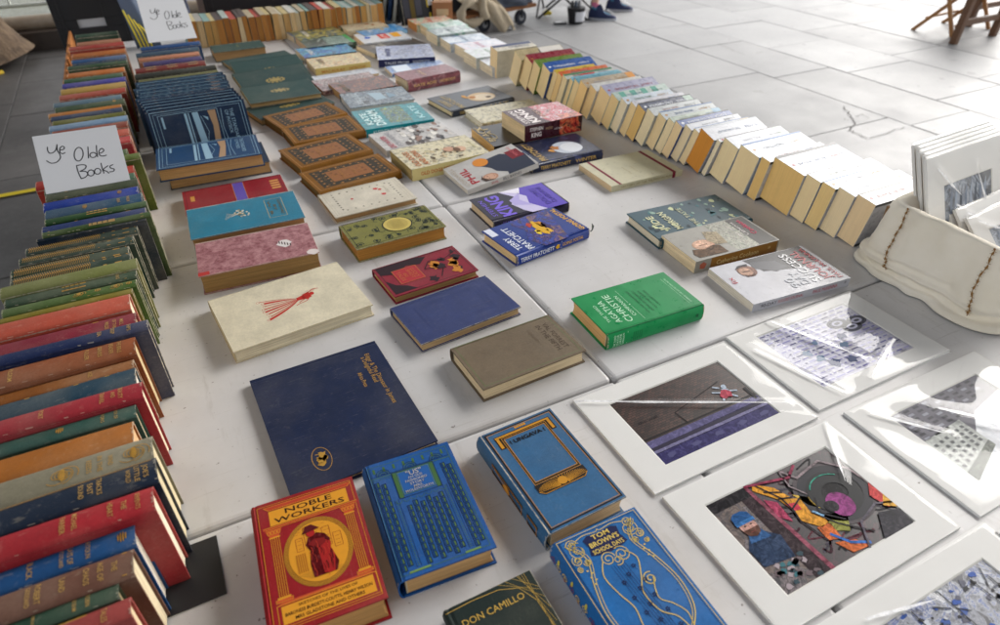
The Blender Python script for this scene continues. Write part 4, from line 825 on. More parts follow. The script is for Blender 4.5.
# (right-end far corner px, height, length, colour, look, decoration, page colour)
LR = [
 ((130,597), .128, .20, 'a04844', 'faded salmon-red', [('g', .5, .8), ('t', .88, 'TALES')], 'e0c8a0'),
 ((118,583), .130, .20, '2c4c3c', 'dark green', [('t', .80, 'BOEHM'), ('t', .86, 'ROBIN'), ('t', .62, 'HERITAGE')], 'd8c090'),
 ((132,545), .136, .22, '6e4436', 'thick brown', [('t', .92, 'THE'), ('t', .86, 'AGE OF'), ('t', .80, 'CHAOS'), ('t', .70, 'LAND'), ('t', .60, 'ROBERT'), ('t', .56, 'GODDARD'), ('t', .42, 'PAGES'), ('g', .95, .97), ('t', .22, 'CONWOOD')], 'd8c8a4'),
 ((134,523), .130, .21, '23548a', 'royal blue', [('o', .94, 0), ('t', .78, 'AYTOUN'), ('t', .70, 'LAYS OF'), ('t', .66, 'SCOTLAND'), ('t', .52, 'BLACK'), ('r', .3, 0)], 'e4dcc8'),
 ((152,482), .146, .235, 'b02c34', 'thick bright red', [('t', .93, 'SERPENTS'), ('t', .87, 'THE'), ('t', .81, 'HEART'), ('t', .66, 'MICHAEL'), ('t', .61, 'FARBER')], 'e8dcc0'),
 ((155,455), .146, .235, '1f2c40', 'dark navy with a gold line', [('t', .95, 'JOE\'S'), ('t', .91, 'LITTLE'), ('t', .87, 'WORLD'), ('t', .74, 'TRACKS'), ('t', .70, 'EAST'), ('t', .66, 'BOUND'), ('l', 0, 0)], 'd8c8a0'),
 ((151,431), .142, .235, '8c8670', 'grey-beige with gold leaves', [('o', .91, 1), ('t', .80, 'WIND'), ('t', .75, 'IN THE'), ('t', .70, 'REEDS'), ('o', .58, 1)], 'd8c8a0'),
 ((132,416), .132, .205, 'b8702c', 'plain orange-tan', [], 'd8b080'),
 ((135,403), .130, .20, '2c5850', 'teal green with gold stamps', [('t', .88, 'BOX OF'), ('t', .8, 'WORKS'), ('o', .55, 0)], 'd8c8a0'),
 ((141,379), .140, .225, 'a8303a', 'crimson red', [('t', .88, 'BEAUTY'), ('t', .84, 'AND'), ('t', .78, 'TRAVEL'), ('t', .46, 'PORT')], 'e0d0b0'),
 ((135,366), .130, .20, '1e4256', 'blue-teal ribbed', [('r', 0, 0), ('g', .3, .33), ('g', .6, .63), ('g', .8, .83)], 'd8d0c0'),
 ((133,357), .128, .19, '9a5c28', 'thin scuffed tan', [('t', .7, 'AGE')], 'd8b080'),
 ((134,334), .138, .215, '9a5632', 'thick rust brown', [('t', .9, 'THE BIBLE'), ('t', .85, 'READER'), ('t', .78, 'SERIES'), ('t', .70, 'FULLER'), ('t', .25, 'PILGRIM')], 'd8c090'),
 ((147,318), .142, .225, '22305a', 'plain navy blue', [('t', .88, 'SHIPS'), ('t', .78, 'DEEP'), ('t', .70, 'SEA')], 'd8c8a0'),
 ((135,308), .130, .21, '8c2438', 'crimson with gold title', [('t', .9, 'MILL'), ('t', .85, 'OF THE'), ('t', .8, 'WILDS'), ('g', .7, .74)], 'd8c090'),
 ((129,291), .132, .215, 'c85a44', 'bright salmon pink', [], 'e8d8b8'),
 ((132,287), .128, .20, '8a7c22', 'thin mustard olive', [], 'd8c8a0'),
 ((136,277), .132, .20, '4c6a2c', 'leaf green with gold ornament', [('o', .94, 0), ('o', .84, 1), ('o', .7, 0), ('g', .62, .64), ('o', .56, 1)], 'd8c090'),
 ((136,269), .132, .20, '2c4a34', 'bottle green with gold block', [('t', .85, 'KING'), ('b', .42, .6), ('g', .9, .92)], 'd8c8a0'),
 ((136,256), .138, .21, '7c8248', 'pale olive green', [], 'd8c8a0'),
 ((130,251), .132, .19, '2c4238', 'narrow dark green with gold diapering', [('d', 0, 0)], 'd8c8a0'),
 ((128,243), .130, .19, '34483a', 'dark green with dense gold diapering', [('d', 0, 0)], 'd8c8a0'),
 ((133,234), .132, .19, '2f463c', 'dark green gold-diapered', [('d', 0, 0)], 'd8c8a0'),
 ((137,225), .134, .19, '30423a', 'dark green gold-diapered', [('d', 0, 0)], 'd8c8a0'),
 ((146,219), .140, .19, '1c2c3c', 'thin dark slate', [('g', .9, .92)], 'd8c8a0'),
 ((150,210), .146, .19, '3c5626', 'tall moss green', [('b', .42, .66), ('g', .9, .93), ('g', .05, .07)], 'd8c8a0'),
 ((145,205), .140, .185, '24386c', 'navy blue with small gilt marks', [('g', .3, .33), ('g', .8, .85)], 'd8c8a0'),
 ((146,199), .142, .185, '33562e', 'mid green', [('b', .4, .6)], 'd8c8a0'),
 ((141,190), .138, .18, '28506e', 'steel blue with gold title', [('t', .85, 'WARRIOR'), ('t', .75, 'QUEEN'), ('o', .4, 0)], 'd8c8a0'),
 ((137,184), .134, .18, '1c3c9a', 'vivid royal blue', [('l', 0, 0), ('o', .8, 0)], 'd8c8a0'),
 ((137,177), .134, .18, '2c3e26', 'very dark green', [('g', .2, .23)], 'd8c8a0'),
 ((134,171), .13, .18, '456a54', 'grey-green behind the near card', [], 'd8c8a0'),
 ((133,163), .128, .20, 'b83c30', 'red half hidden by the near card', [('g', .8, .82)], 'e0c0a0'),
 ((139,151), .142, .18, '5c6e2c', 'tall olive green behind the near card', [], 'd8c8a0'),
 ((126,143), .128, .18, '38582c', 'green with ragged edge behind the card', [], 'd8c8a0'),
 ((130,134), .130, .18, 'b82c34', 'scarlet beyond the near card', [], 'd8c8a0'),
 ((128,126), .130, .18, 'c04c38', 'coral red beyond the near card', [], 'd8c8a0'),
 ((127,119), .130, .18, '8a4030', 'russet', [], 'd8c8a0'),
 ((127,114), .130, .19, '7c9ab8', 'pale sky blue', [], 'd8d0c0'),
 ((125,110), .130, .18, '6a6a2c', 'olive drab', [('g', .3, .5)], 'd8c8a0'),
 ((122,106), .130, .18, '24385a', 'dull navy', [('g', .8, .83)], 'd8c8a0'),
 ((121,103), .128, .185, 'b8742c', 'orange', [], 'd8c8a0'),
 ((124,97), .130, .18, '30482c', 'forest green', [('o', .85, 0)], 'd8c8a0'),
 ((121,93), .128, .18, '5a7484', 'slate blue', [('g', .85, .9)], 'd8d0c0'),
 ((125,85), .13, .18, 'a84838', 'brick red', [], 'd8c8a0'),
 ((125,80), .13, .18, 'b8944c', 'sandy tan', [], 'd8c8a0'),
 ((125,75), .13, .18, '403c94', 'purple', [], 'd8c8a0'),
 ((122,71), .128, .17, '34563c', 'thin green', [], 'd8c8a0'),
 ((124,65.5), .13, .17, 'c06c2c', 'pumpkin orange', [], 'd8c8a0'),
 ((130,57), .134, .18, '24462c', 'wide dark green', [('g', .8, .84)], 'd8c8a0'),
 ((130,52), .134, .17, '2c5484', 'mid blue', [], 'd8c8a0'),
 ((130,45), .134, .17, 'b8682c', 'burnt orange', [], 'd8c8a0'),
 ((136,39), .140, .18, 'a83028', 'broad red', [], 'd8c8a0'),
 ((120,34), .13, .15, 'b87a5c', 'thin pinkish tan', [], 'd8c8a0'),
 ((117,28), .13, .15, '244a3a', 'dark green at the far tip', [], 'd8c8a0'),
]
rowg = 'old hardbacks standing spine up in the long left row'
def spine_dec(items, T, L, c):
    go = gold('b8904a') if T < .02 else GOLD
    def f(s):
        fitw = .74*T
        for k, a, b in items:
            if k == 'g': s.rect(.08, a, .92, b, go, 1)
            elif k == 't': s.text(b, .5, a, min(.0055, T*.22), gold('cda35a'), lift=1.5, fit=min(.66*T, .0042*len(b)), bold=.01)
            elif k == 'l': s.line([(.12, .02), (.12, .98)], .0011, go, 1.5); s.line([(.06, .02), (.06, .98)], .0006, go, 1.5)
            elif k == 'r':
                for q in range(5): v = .12+.19*q; [s.rect(.04, v+.008*z, .96, v+.008*z+.003, ink(c[1] if isinstance(c, tuple) else '6a8494'), 1) for z in range(2)]
            elif k == 'b': s.rect(.2, a, .8, b, go, 1); [s.rect(.25, a+(b-a)*(.1+.2*z), .75, a+(b-a)*(.15+.2*z), ink('4a4a2a'), 2) for z in range(4)]
            elif k == 'o':
                if b: [s.spiral(.5, a+.02*z, T*.28, 1.4, .0009, go, 1.5, z, 1) for z in range(-1, 2)]; s.ell(.5, a, .2, .014, go, 2, 8)
                else: [s.ell(.5, a-.018+.012*z, .26-.07*abs(z-1.5), .004, go, 1.5, 8) for z in range(4)]
            elif k == 'd':
                for z in range(34):
                    v = .03+.0185*z
                    s.line([(.15, v), (.5, v+.014), (.85, v)], .0008, go, 1.5); s.ell(.5, v, .1, .004, go, 1.5, 6)
                s.rect(.1, .68, .9, .69, go, 1.5); s.rect(.15, .86, .85, .92, go, 1.5); s.rect(.15, .76, .85, .79, go, 1.5); s.rect(.1, .97, .9, .98, go, 1.5)
    return f
prev = at(136, 606, .128).y-.012
for i, (px, W, L, col, look, items, pg) in enumerate(LR):
    e = at(px[0], px[1], W)
    y1 = max(e.y, prev+.011); T = min(y1-prev-.0012, .05); yc = (prev+y1)/2; prev = y1
    xr = e.x if T > .002 else e.x
    xr = max(-.20, min(-.095, xr))
    M = Matrix.Translation((xr-L/2, yc, TZ)) @ Matrix.Rotation(math.radians(R.uniform(-1.0, 1.0)), 4, 'Z') @ Matrix.Rotation(math.radians(R.uniform(-1.8, 1.8)), 4, 'X') @ UPM
    book('hardback_book', M, W, L, T, cloth(col, .6, .9), worn(col, .8), pg, f'{look} hardback, left row, {ordn(i)} from the near end', group=rowg, up=True, sdec=spine_dec(items, T, L, col))

# second column: assorted spines, then the matching patterned navy set
LR2 = [((199,40), .138, .205, '1f4c84', 'royal blue'), ((197,45), .132, .21, '3c5468', 'slate grey'), ((198,50.5), .130, .20, 'c88464', 'salmon'), ((200,54), .128, .19, '4a3c70', 'dull violet'),
       ((203,58), .132, .22, '7c2c28', 'red and black floral'), ((214,63), .134, .25, '2c2c22', 'black-green patterned'), ((217,69), .132, .24, '6c6c3a', 'olive')]
prev = at(217, 73, .132).y
for i, (px, W, L, col, look) in enumerate(reversed(LR2)):
    e = at(px[0], px[1], W); y1 = max(e.y, prev+.012); T = min(y1-prev-.001, .055); yc = (prev+y1)/2; prev = y1
    M = Matrix.Translation((e.x-L/2, yc, TZ)) @ Matrix.Rotation(math.radians(R.uniform(-1, 1)), 4, 'X') @ UPM
    it = [('b', .15, .3), ('b', .45, .6), ('b', .75, .9)] if 'floral' in look else ([('g', .85, .87)] if i % 2 else [])
    book('hardback_book', M, W, L, T, cloth(col), worn(col, .7), 'd8c8a0', f'{look} spine-up hardback in the short second row behind the navy set', group='assorted hardbacks in the short second row', up=True, sdec=spine_dec(it, T, L, col))
def std_spine(s):
    lt = ink('9ab8c8', .45); ta = ink('a8886c', .45); dk = ink('1c3048')
    for k in range(14): s.rect(.1, .06+.066*k, .9, .06+.066*k+.03, dk if k % 2 else lt, .6)
    s.rect(.1, .03, .9, .035, lt); s.rect(.1, .96, .9, .965, lt); s.rect(.2, .80, .8, .90, ta); 
    for k in range(9): s.rect(.15, .1+.07*k, .85, .1+.07*k+(.02 if k % 3 else .035), lt if k % 3 != 1 else ta)
NS = 'matching patterned navy hardbacks'
y = at(217, 73, .132).y-.022; k = 0
x_r = .176
ylean = 2.13
while y > ylean+.02:
    M = Matrix.Translation((x_r-.13+.006*math.sin(k*2.3)+.008*(y-2.1), y, TZ)) @ Matrix.Rotation(math.radians(-3-.8*(9-k)), 4, 'X') @ UPM
    book('hardback_book', M, .136, .262, .029, cloth('3a5672', .5), worn('6a86a0', .8), 'a8845c', f'patterned navy hardback standing spine up, {ordn(k)} from the far end of its set', group=NS, up=True, sdec=std_spine, dec=d_std)
    y -= .034; k += 1
for j in range(5):
    yy = 2.095-.030*j
    M = Matrix.Translation((x_r-.127+.003*j, yy, TZ)) @ Matrix.Rotation(math.radians(-(12+3.2*j)), 4, 'X') @ UPM
    book('hardback_book', M, .150, .262, .022, cloth('1c3454', .45), worn('2a4660', .7), 'b08a5c', f'patterned navy hardback leaning back, {ordn(j)} of the leaning five from the back', group=NS, up=True, sdec=std_spine, dec=d_std)
lay('hardback_book', [(158.5,147),(251,133),(260.5,155.6),(160.4,170)], .034, -90, '1f4a76', 'c49a64', 'navy patterned hardback lying flat on top of another', base=.036, group=NS, dec=d_std, size=(.16, .262))
lay('hardback_book', [(166,152),(258,137),(268,166),(171,183)], .034, -90, '1c3454', 'c49a64', 'navy patterned hardback lying flat underneath its twin', base=0, group=NS, size=(.165, .262))

# right row: paperbacks spine up, page edges towards the aisle
BX = [526, 530, 534, 537.6, 546, 553.6, 561.6, 569.6, 576, 585, 593.6, 601, 612, 623, 634, 644, 655, 665, 675, 684, 694, 703, 710, 730, 736, 756, 774, 789, 819, 831, 850, 867, 890]
RC = [('c4b48c', 'tan and white', 'e8d0a0', '5c7a28', .19), ('94283a', 'maroon', 'f2d29a', '94283a', .19), ('6a8a34', 'grass green', 'f2d29a', '4c6c24', .19), ('1f58a8', 'bright blue', 'f2d29a', 'e0dcd0', .19), ('d8b83c', 'yellow', 'f2d29a', '24484c', .16), ('d8622c', 'orange', 'efc888', '2c6a3c', .19), ('c8ccc4', 'white, red and green', 'f0d6a4', 'b8b8a8', .19), ('7ab8cc', 'sky blue', 'f2d29a', '4a8aa0', .19), ('6aa4b4', 'teal blue', 'f2d29a', '3a6878', .18), ('b8a890', 'grey-tan with orange tip', 'efc888', 'b0a890', .2), ('d8d8d4', 'plain white', 'e4c48c', 'd8d8d4', .19), ('a4a4c0', 'lilac grey', 'e8cc98', '1c1c24', .2), ('b8ccc4', 'white with green patches', 'e4c890', '4a8a74', .2), ('c8d4e0', 'powder blue', 'ecdcb8', 'b8c8d8', .18), ('d4d4dc', 'greyish white', 'f2d29a', 'c0c0cc', .19), ('24345a', 'narrow navy', 'e0b870', '24345a', .19), ('c0c6c8', 'silver grey', 'ecdab0', '8a9aa0', .18), ('b8c0c4', 'grey and yellow', 'ecd2a0', 'd0d0d0', .19), ('a8b8a8', 'pale sage', 'ecd8ac', '6a7a6a', .18), ('1f4c98', 'blue with white lettering', 'ecd0a0', '1f4c98', .19), ('ccd0d8', 'narrow off-white', 'e8d4ac', 'a8a8a0', .185), ('c8ccd2', 'clean white', 'ecd4a4', '50583c', .19), ('c4c8d2', 'bluish white', 'd08a34', '3c6a24', .19), ('c4c4cc', 'thin white', 'ecdcb8', '2c5a22', .18), ('bcc2ce', 'broad white', 'f0d8a8', 'd8d8e0', .19), ('d8e0ea', 'white with blue edge', 'f2d6a4', '2a6a9a', .2), ('d8dce4', 'white with black back cover', 'e8c078', '1c1c22', .2), ('ccced6', 'wide white', 'e8c078', 'd0d0d8', .2), ('c8cad4', 'thick glossy white', 'f2d6a4', '3c4434', .21), ('b8bcc8', 'slim white', 'e8c888', '2c3a24', .2), ('b0bace', 'pale blue-white', 'ecd6ac', 'd0d4dc', .2), ('c0c2ce', 'white printed', 'e8cca0', '20242c', .2), ('c8cad4', 'last white', 'ead6b0', '24242a', .2)]
def y_at(px):
    # on the line of top-left corners of the row
    t = (px-526)/(890-526); py = 54+(203-54)*((px-526)/364)
    pts = [(526,54),(538,69),(546,73),(554,75),(586,83),(606,93),(615,98),(648,107),(674,118),(700,127),(716,134),(738,140),(756,146),(774,156),(789,159),(819,174),(831,182),(850,187),(867,195),(890,203)]
    for a, b in zip(pts, pts[1:]):
        if a[0] <= px <= b[0]: py = a[1]+(b[1]-a[1])*(px-a[0])/(b[0]-a[0])
    return at(px, py, .108)
rg = 'paperbacks standing spine up in the right row'
def lean_at(px):
    for a, b, c, d in ((0, 600, 22, 20), (600, 716, 20, 17), (716, 756, 17, 11), (756, 790, 11, 7), (790, 2000, 7, 5)):
        if a <= px <= b: return c+(d-c)*(px-a)/(b-a)
P_ = [y_at(b) for b in BX]; ys = [p.y for p in P_]
def rowx(y): return 1.150+(2.25-y)*.088
for i in range(len(BX)-1):
    lo, hi = sorted((ys[i], ys[i+1])) if ys[i] != ys[i+1] else (ys[i]-.03, ys[i])
    ln = math.radians(lean_at((BX[i]+BX[i+1])/2)); yt = (ys[i]+ys[i+1])/2
    T = max(.012, (ys[i]-ys[i+1])*math.cos(ln)-.001)
    W = .113
    c, look, pg, back, L = RC[i]
    yb = yt+W*math.sin(ln)
    M = Matrix.Translation((rowx(yt)+.003*math.sin(i*1.9)+L/2, yb, TZ+T/2*math.sin(ln))) @ Matrix.Rotation(math.radians(R.uniform(-.5, .5)), 4, 'Z') @ Matrix.Rotation(ln, 4, 'X') @ UPM
    def sd(s, i=i, back=back):
        q = random.Random(i*7); cc = ('5a6478', '8a3c3c', '3c5a84', '6a7a6a', '9a9aa8')[i % 5]
        if i == 0: s.rect(.15, .48, .85, .50, BLK, 1); s.rect(.02, .50, .98, .99, ink('d4d0c8'), 1)
        if i == 9: s.rect(.02, .85, .98, .99, ink('c88428'), 1)
        if i == 12: [s.rect(.1, .1+.2*k, .9, .2+.2*k, ink('4a9484'), 1) for k in range(4)]
        if i == 6: s.rect(.02, .0, .35, .99, ink('2c6a44'), 1); s.rect(.4, .3, .8, .6, ink('b83c3c'), 2)
        W1 = ('THE LONG ROAD', 'HISTORY OF WATER', 'SUMMER AT THE LAKE', 'ROAD ATLAS', 'NIGHTFALL', 'A LIFE IN LETTERS', 'RIVER SONG', 'THE GOOD NEIGHBOUR', 'WINTER HOUSE', 'COLD HARBOUR', 'SMALL ISLANDS'); W2 = ('HANNAH WEST', 'P. HARDY', 'J. LANE', 'A. MARSH', 'T. COLE', 'R. BRIGHT')
        lc = ink('e8ecf4', .3) if i in (3, 19, 15) else ink(cc, .3); lc2 = lc if i in (3, 19, 15) else ink(('30343c', '9a2c34', '2c5a94', 'a8762c')[(i*3) % 4], .3)
        h1 = min(.010, .36*T)
        if i > 13:
            s.rect(.0, .0, .05+.05*(i % 2), 1, ink(('2c2c34', '2a5a94', 'a8b0b8', '20242c')[i % 4], .3), 1)
            if i % 3 == 0: s.rect(.0, .84, 1, .99, ink(('8ab0c8', 'c8b48a', 'a8bcb0')[i % 9//3], .3), .8)
            if i % 4 == 1: s.rect(.93, 0, 1, 1, ink('b8c8d8', .3), 1)
        if s.w > .010: s.text(W1[(i*5) % 11], .52, .36+.02*(i % 3), h1, lc, rot=-90, lift=2, fit=(.30+.05*(i % 4))*s.h, bold=.01*(i % 2)); s.text(W2[i % 6], .52, .78, h1*.9, lc2, rot=-90, lift=2, fit=.22*s.h)
        if i % 2: s.ell(.5, .07, min(.3, .004/s.w), .004/s.h*1.2, lc2, 2, 10)
    book('paperback_book', M, W, L, T, glossy(c, .22), worn(c), pg, f'{look} spine-up paperback, right row, {ordn(len(BX)-2-i)} from the canvas box', group=rg, soft=True, up=True, sdec=sd, warp=-.006 if ln > .15 else -.003, dec=lambda s, back=back: s.rect(.0, .0, 1, 1, glossy(back, .3), 1), pagemat=pages({'ecd6a8': 'f3dcae', 'e8cc9c': 'f0d4a2'}.get(pg, pg), .93))
# orange-paged one partly under the canvas
M = Matrix.Translation((rowx(.70)+.10, .695, TZ)) @ Matrix.Rotation(.09, 4, 'X') @ UPM
book('paperback_book', M, .122, .19, .03, glossy('e0e0e6'), worn('dddddd'), 'dc9a44', 'orange-paged paperback at the end of the right row, touching the canvas', group=rg, soft=True, up=True, pagemat=pages('dc9a44', .8))
# the two at the far end: a small one with red marks on its pages
M = Matrix.Translation((1.14+.09, 2.315, TZ)) @ Matrix.Rotation(.10, 4, 'X') @ UPM
book('paperback_book', M, .105, .17, .06, glossy('d8d0bc', .22), worn('dddddd'), 'e8cc9c', 'thick paperback with red-stained page edges at the far end of the right row', group=rg, soft=True, up=True, sdec=lambda s: (s.rect(.02, .01, .4, .98, ink('22325c', .3), 1), s.text('MORNING', .62, .6, .02, ink('2c3c64'), rot=-90, lift=2, fit=.5*s.h)), pagemat=pages('e8cc9c', .86))

# back row: browned paperbacks spine up, tails towards us
BKM = Matrix(((0, 0, 1, 0), (0, 1, 0, 0), (-1, 0, 0, 0), (0, 0, 0, 1)))   # x->-Z, y->+Y, z->+X
x = .14; k = 0
bp = ['c08a48', 'b87c3a', 'c99a58', 'a86c30', 'd0a468', 'b07838', 'd8b888']
while x < 1.02:
    T = R.uniform(.016, .032); W = R.uniform(.106, .114)
    tail = 'dcc49a' if R.random() < .12 else R.choice(bp)
    M = Matrix.Translation((x+T/2, 3.275+.09+R.uniform(-.004, .004)-(x-.9)*.02, TZ)) @ Matrix.Rotation(math.radians(R.uniform(-2.5, 2.5)), 4, 'Y') @ BKM
    sc_ = R.choice(['d8d0b8', 'c0ccc4', 'c8503c', 'e0dcd0', '8ab0a8', 'd8c48a', 'a8a49a', '5a4c44', 'c8b898'])
    book('paperback_book', M, W, .178, T, glossy(sc_, .4), worn(sc_), tail, 'browned old paperback standing spine up in the row along the far end of the tables', group='browned paperbacks in the far row', soft=True, up=True, pagemat=pages(tail, .6))
    x += T+.0012; k += 1
# ------------------------------------------------------------------ framed prints in clear sleeves
def clear_film():
    n = NT('clear_film'); t = n.t; t.nodes.remove(n.b)
    tr = n.n('ShaderNodeBsdfTransparent'); gl = n.n('ShaderNodeBsdfGlossy'); gl.inputs['Roughness'].default_value = .04
    lw = n.n('ShaderNodeLayerWeight'); lw.inputs['Blend'].default_value = .5; pw = n.n('ShaderNodeMath', operation='POWER'); pw.inputs[1].default_value = 4.0; n.l(lw.outputs['Facing'], pw.inputs[0])
    v = n.coord(); bp = n.n('ShaderNodeBump'); bp.inputs['Strength'].default_value = .25; bp.inputs['Distance'].default_value = .001
    a = n.noise(v, 9, 3, .5); n.l(a, bp.inputs['Height']); n.l(bp.outputs[0], gl.inputs['Normal']); n.l(bp.outputs[0], lw.inputs['Normal'])
    m = n.n('ShaderNodeMixShader'); mu = n.n('ShaderNodeMath', operation='MULTIPLY'); mu.inputs[1].default_value = .45; n.l(pw.outputs[0], mu.inputs[0])
    a2 = n.n('ShaderNodeMath', operation='ADD'); a2.inputs[1].default_value = .016; a2.use_clamp = True; n.l(mu.outputs[0], a2.inputs[0])
    n.l(a2.outputs[0], m.inputs[0]); n.l(tr.outputs[0], m.inputs[1]); n.l(gl.outputs[0], m.inputs[2]); n.l(m.outputs[0], n.out.inputs[0])
    return n.m
FILM = clear_film()
def glint_m():  # pale ribbon colour that paints in the bright glint on sleeve folds
    n = NT('fold_glint'); n.base((.9, .9, .92, 1)); n.rough(.25); n.b.inputs['Specular IOR Level'].default_value = .8
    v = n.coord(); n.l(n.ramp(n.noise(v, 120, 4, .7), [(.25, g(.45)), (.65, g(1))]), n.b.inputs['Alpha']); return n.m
GLINT = glint_m()
def board_mat():
    n = NT('mount_board'); v = n.coord(); n.base(n.mix(n.noise(v, 12, 4), lin('dad9d6'), lin('e3e2df'))); n.rough(.7); n.bump(n.noise(v, 500, 2), .15, .0003); return n.m
BOARD = board_mat(); BEV = plain('dcdad4', .6)
def framed(M, w, d, win, pic, label, creases=(), th=.0045, group='mounted prints in clear sleeves on the tables'):
    """win: u0,v0,u1,v1 of the window; pic(surf) draws the print"""
    root = empty('mounted_print', M); tag(root, label, 'print', group)
    mb = MB(); x0, y0 = -w/2, -d/2; u0, v0, u1, v1 = win
    a, b, c, e = x0+u0*w, y0+v0*d, x0+u1*w, y0+v1*d
    O = [(x0, y0), (-x0, y0), (-x0, -y0), (x0, -y0)]; I = [(a, b), (c, b), (c, e), (a, e)]; J = [(a+.002, b+.002), (c-.002, b+.002), (c-.002, e-.002), (a+.002, e-.002)]
    vs = [(p[0], p[1], 0) for p in O]+[(p[0], p[1], th) for p in O]+[(p[0], p[1], th) for p in I]
    mb.add(vs, [(i, (i+1) % 4, 4+(i+1) % 4, 4+i) for i in range(4)]+[(4+i, 4+(i+1) % 4, 8+(i+1) % 4, 8+i) for i in range(4)], BOARD)
    mb.add([(p[0], p[1], th) for p in I]+[(p[0], p[1], th-.0016) for p in J], [(i, (i+1) % 4, 4+(i+1) % 4, 4+i) for i in range(4)], BEV)
    mb.build('mount', root)
    bb = MB(); bb.box((x0+.001, y0+.001, .0003), (-x0-.001, -y0-.001, .0018), plain('b8a27c', .9)); bb.build('backing_board', root)
    pm = MB(); W = c-a; H = e-b
    pic(Surf(pm, lambda x, y, l: (a+x, b+y, th-.0019+l), W, H)); pm.build('picture', root)
    s = MB(); m = .004; nx, ny = 60, 44
    def h(x, y):
        z = th+.0012+.0010*math.sin(7*x/w+3*y/d)*math.cos(5*y/d)
        for (ax, ay, bx, by, amp, wd) in creases:
            A = Vector(((ax-.5)*w, (ay-.5)*d)); B = Vector(((bx-.5)*w, (by-.5)*d)); p = Vector((x, y)); t = max(0, min(1, (p-A).dot(B-A)/(B-A).length_squared)); q = (p-(A+(B-A)*t)).length
            z += amp*math.exp(-(q/wd)**2)
        ed = min(w/2+m-abs(x), d/2+m-abs(y)); 
        return .0008+(z-.0008)*min(1, max(0, ed/.006))
    s.grid(lambda i, j: ((i-.5)*(w+2*m), (j-.5)*(d+2*m), h((i-.5)*(w+2*m), (j-.5)*(d+2*m))), nx, ny, FILM)
    sl = s.build('clear_sleeve', root)
    for (ax, ay, bx, by, amp, wd) in creases:  # painted highlight ribbon along each strong fold
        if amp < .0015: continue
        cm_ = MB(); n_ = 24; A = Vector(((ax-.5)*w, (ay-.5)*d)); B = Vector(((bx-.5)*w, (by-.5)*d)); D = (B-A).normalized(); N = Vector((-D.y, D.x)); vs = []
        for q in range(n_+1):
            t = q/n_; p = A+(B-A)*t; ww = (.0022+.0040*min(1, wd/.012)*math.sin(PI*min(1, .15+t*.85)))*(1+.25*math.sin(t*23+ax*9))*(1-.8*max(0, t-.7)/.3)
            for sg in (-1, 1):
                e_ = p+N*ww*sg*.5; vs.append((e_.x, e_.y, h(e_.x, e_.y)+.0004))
        cm_.add(vs, [(2*q, 2*q+2, 2*q+3, 2*q+1) for q in range(n_)], GLINT, True); cm_.build('crease', sl)
    return root
def px_frame(c, **k):
    M, w, d = flatM(c, .0045); return M, w, d
def brickm():
    n = NT('photo_of_bricks'); v = n.coord((1, 1, 1), False); b = n.n('ShaderNodeTexBrick'); b.inputs['Scale'].default_value = 60; b.inputs['Color1'].default_value = lin('64453a'); b.inputs['Color2'].default_value = lin('3c2c28'); b.inputs['Mortar'].default_value = lin('1e1818'); b.inputs['Mortar Size'].default_value = .03
    n.l(v, b.inputs['Vector']); n.base(n.mix(n.ramp(n.noise(v, 26, 5), [(.3, g(0)), (.7, g(.75))]), b.outputs[0], lin('1c1416'))); n.rough(.35); return n.m
def pic_wall(s):
    s.rect(0, 0, 1, 1, brickm(), 0)
    s.rect(0, .0, 1, .34, paint('2a2648'), 1); s.poly([(0, .34), (1, .34), (1, .27), (0, .25)], paint('5e5a80', .35, .4), 2); s.rect(0, .21, 1, .25, ink('221c38'), 2); s.rect(0, .17, 1, .205, paint('7a7698', .35, .4), 3); s.rect(0, .0, 1, .16, paint('3a3664', .35, .5), 3)
    for k in range(5): s.blob(.1+.2*k, .09, .006, ink('4a4878'), 4, k, 10, 2, .5)
    s.rect(.0, .36, 1, .38, ink('1c1418'), 2); s.line([(.38, .36), (.36, .55)], .002, ink('1a1216'), 3)
    s.line([(.36, .55), (.84, .72)], .0016, ink('1c1416'), 3); s.rect(.95, .3, .975, .5, ink('141018'), 4)
    w = paint('b4c0d0', .35, .4); r = paint('b8485a')
    s.blob(.82, .56, .010, w, 5, 3, 12, .8, .5); s.blob(.80, .51, .012, r, 6, 8, 12, 1.1, .5); s.blob(.84, .62, .006, w, 6, 6, 10, 1, .4)
    for a, b, c_, d_ in ((.78, .5, .74, .44), (.82, .5, .86, .42), (.84, .54, .90, .50), (.78, .55, .72, .60), (.80, .62, .76, .67)): s.line([(a, b), (c_, d_)], .0035, w, 5)
    for k, t in enumerate(('the wall',)): s.text(t, .15, .60, .005, ink('1a1214'), fit=.16*s.w, lift=2)
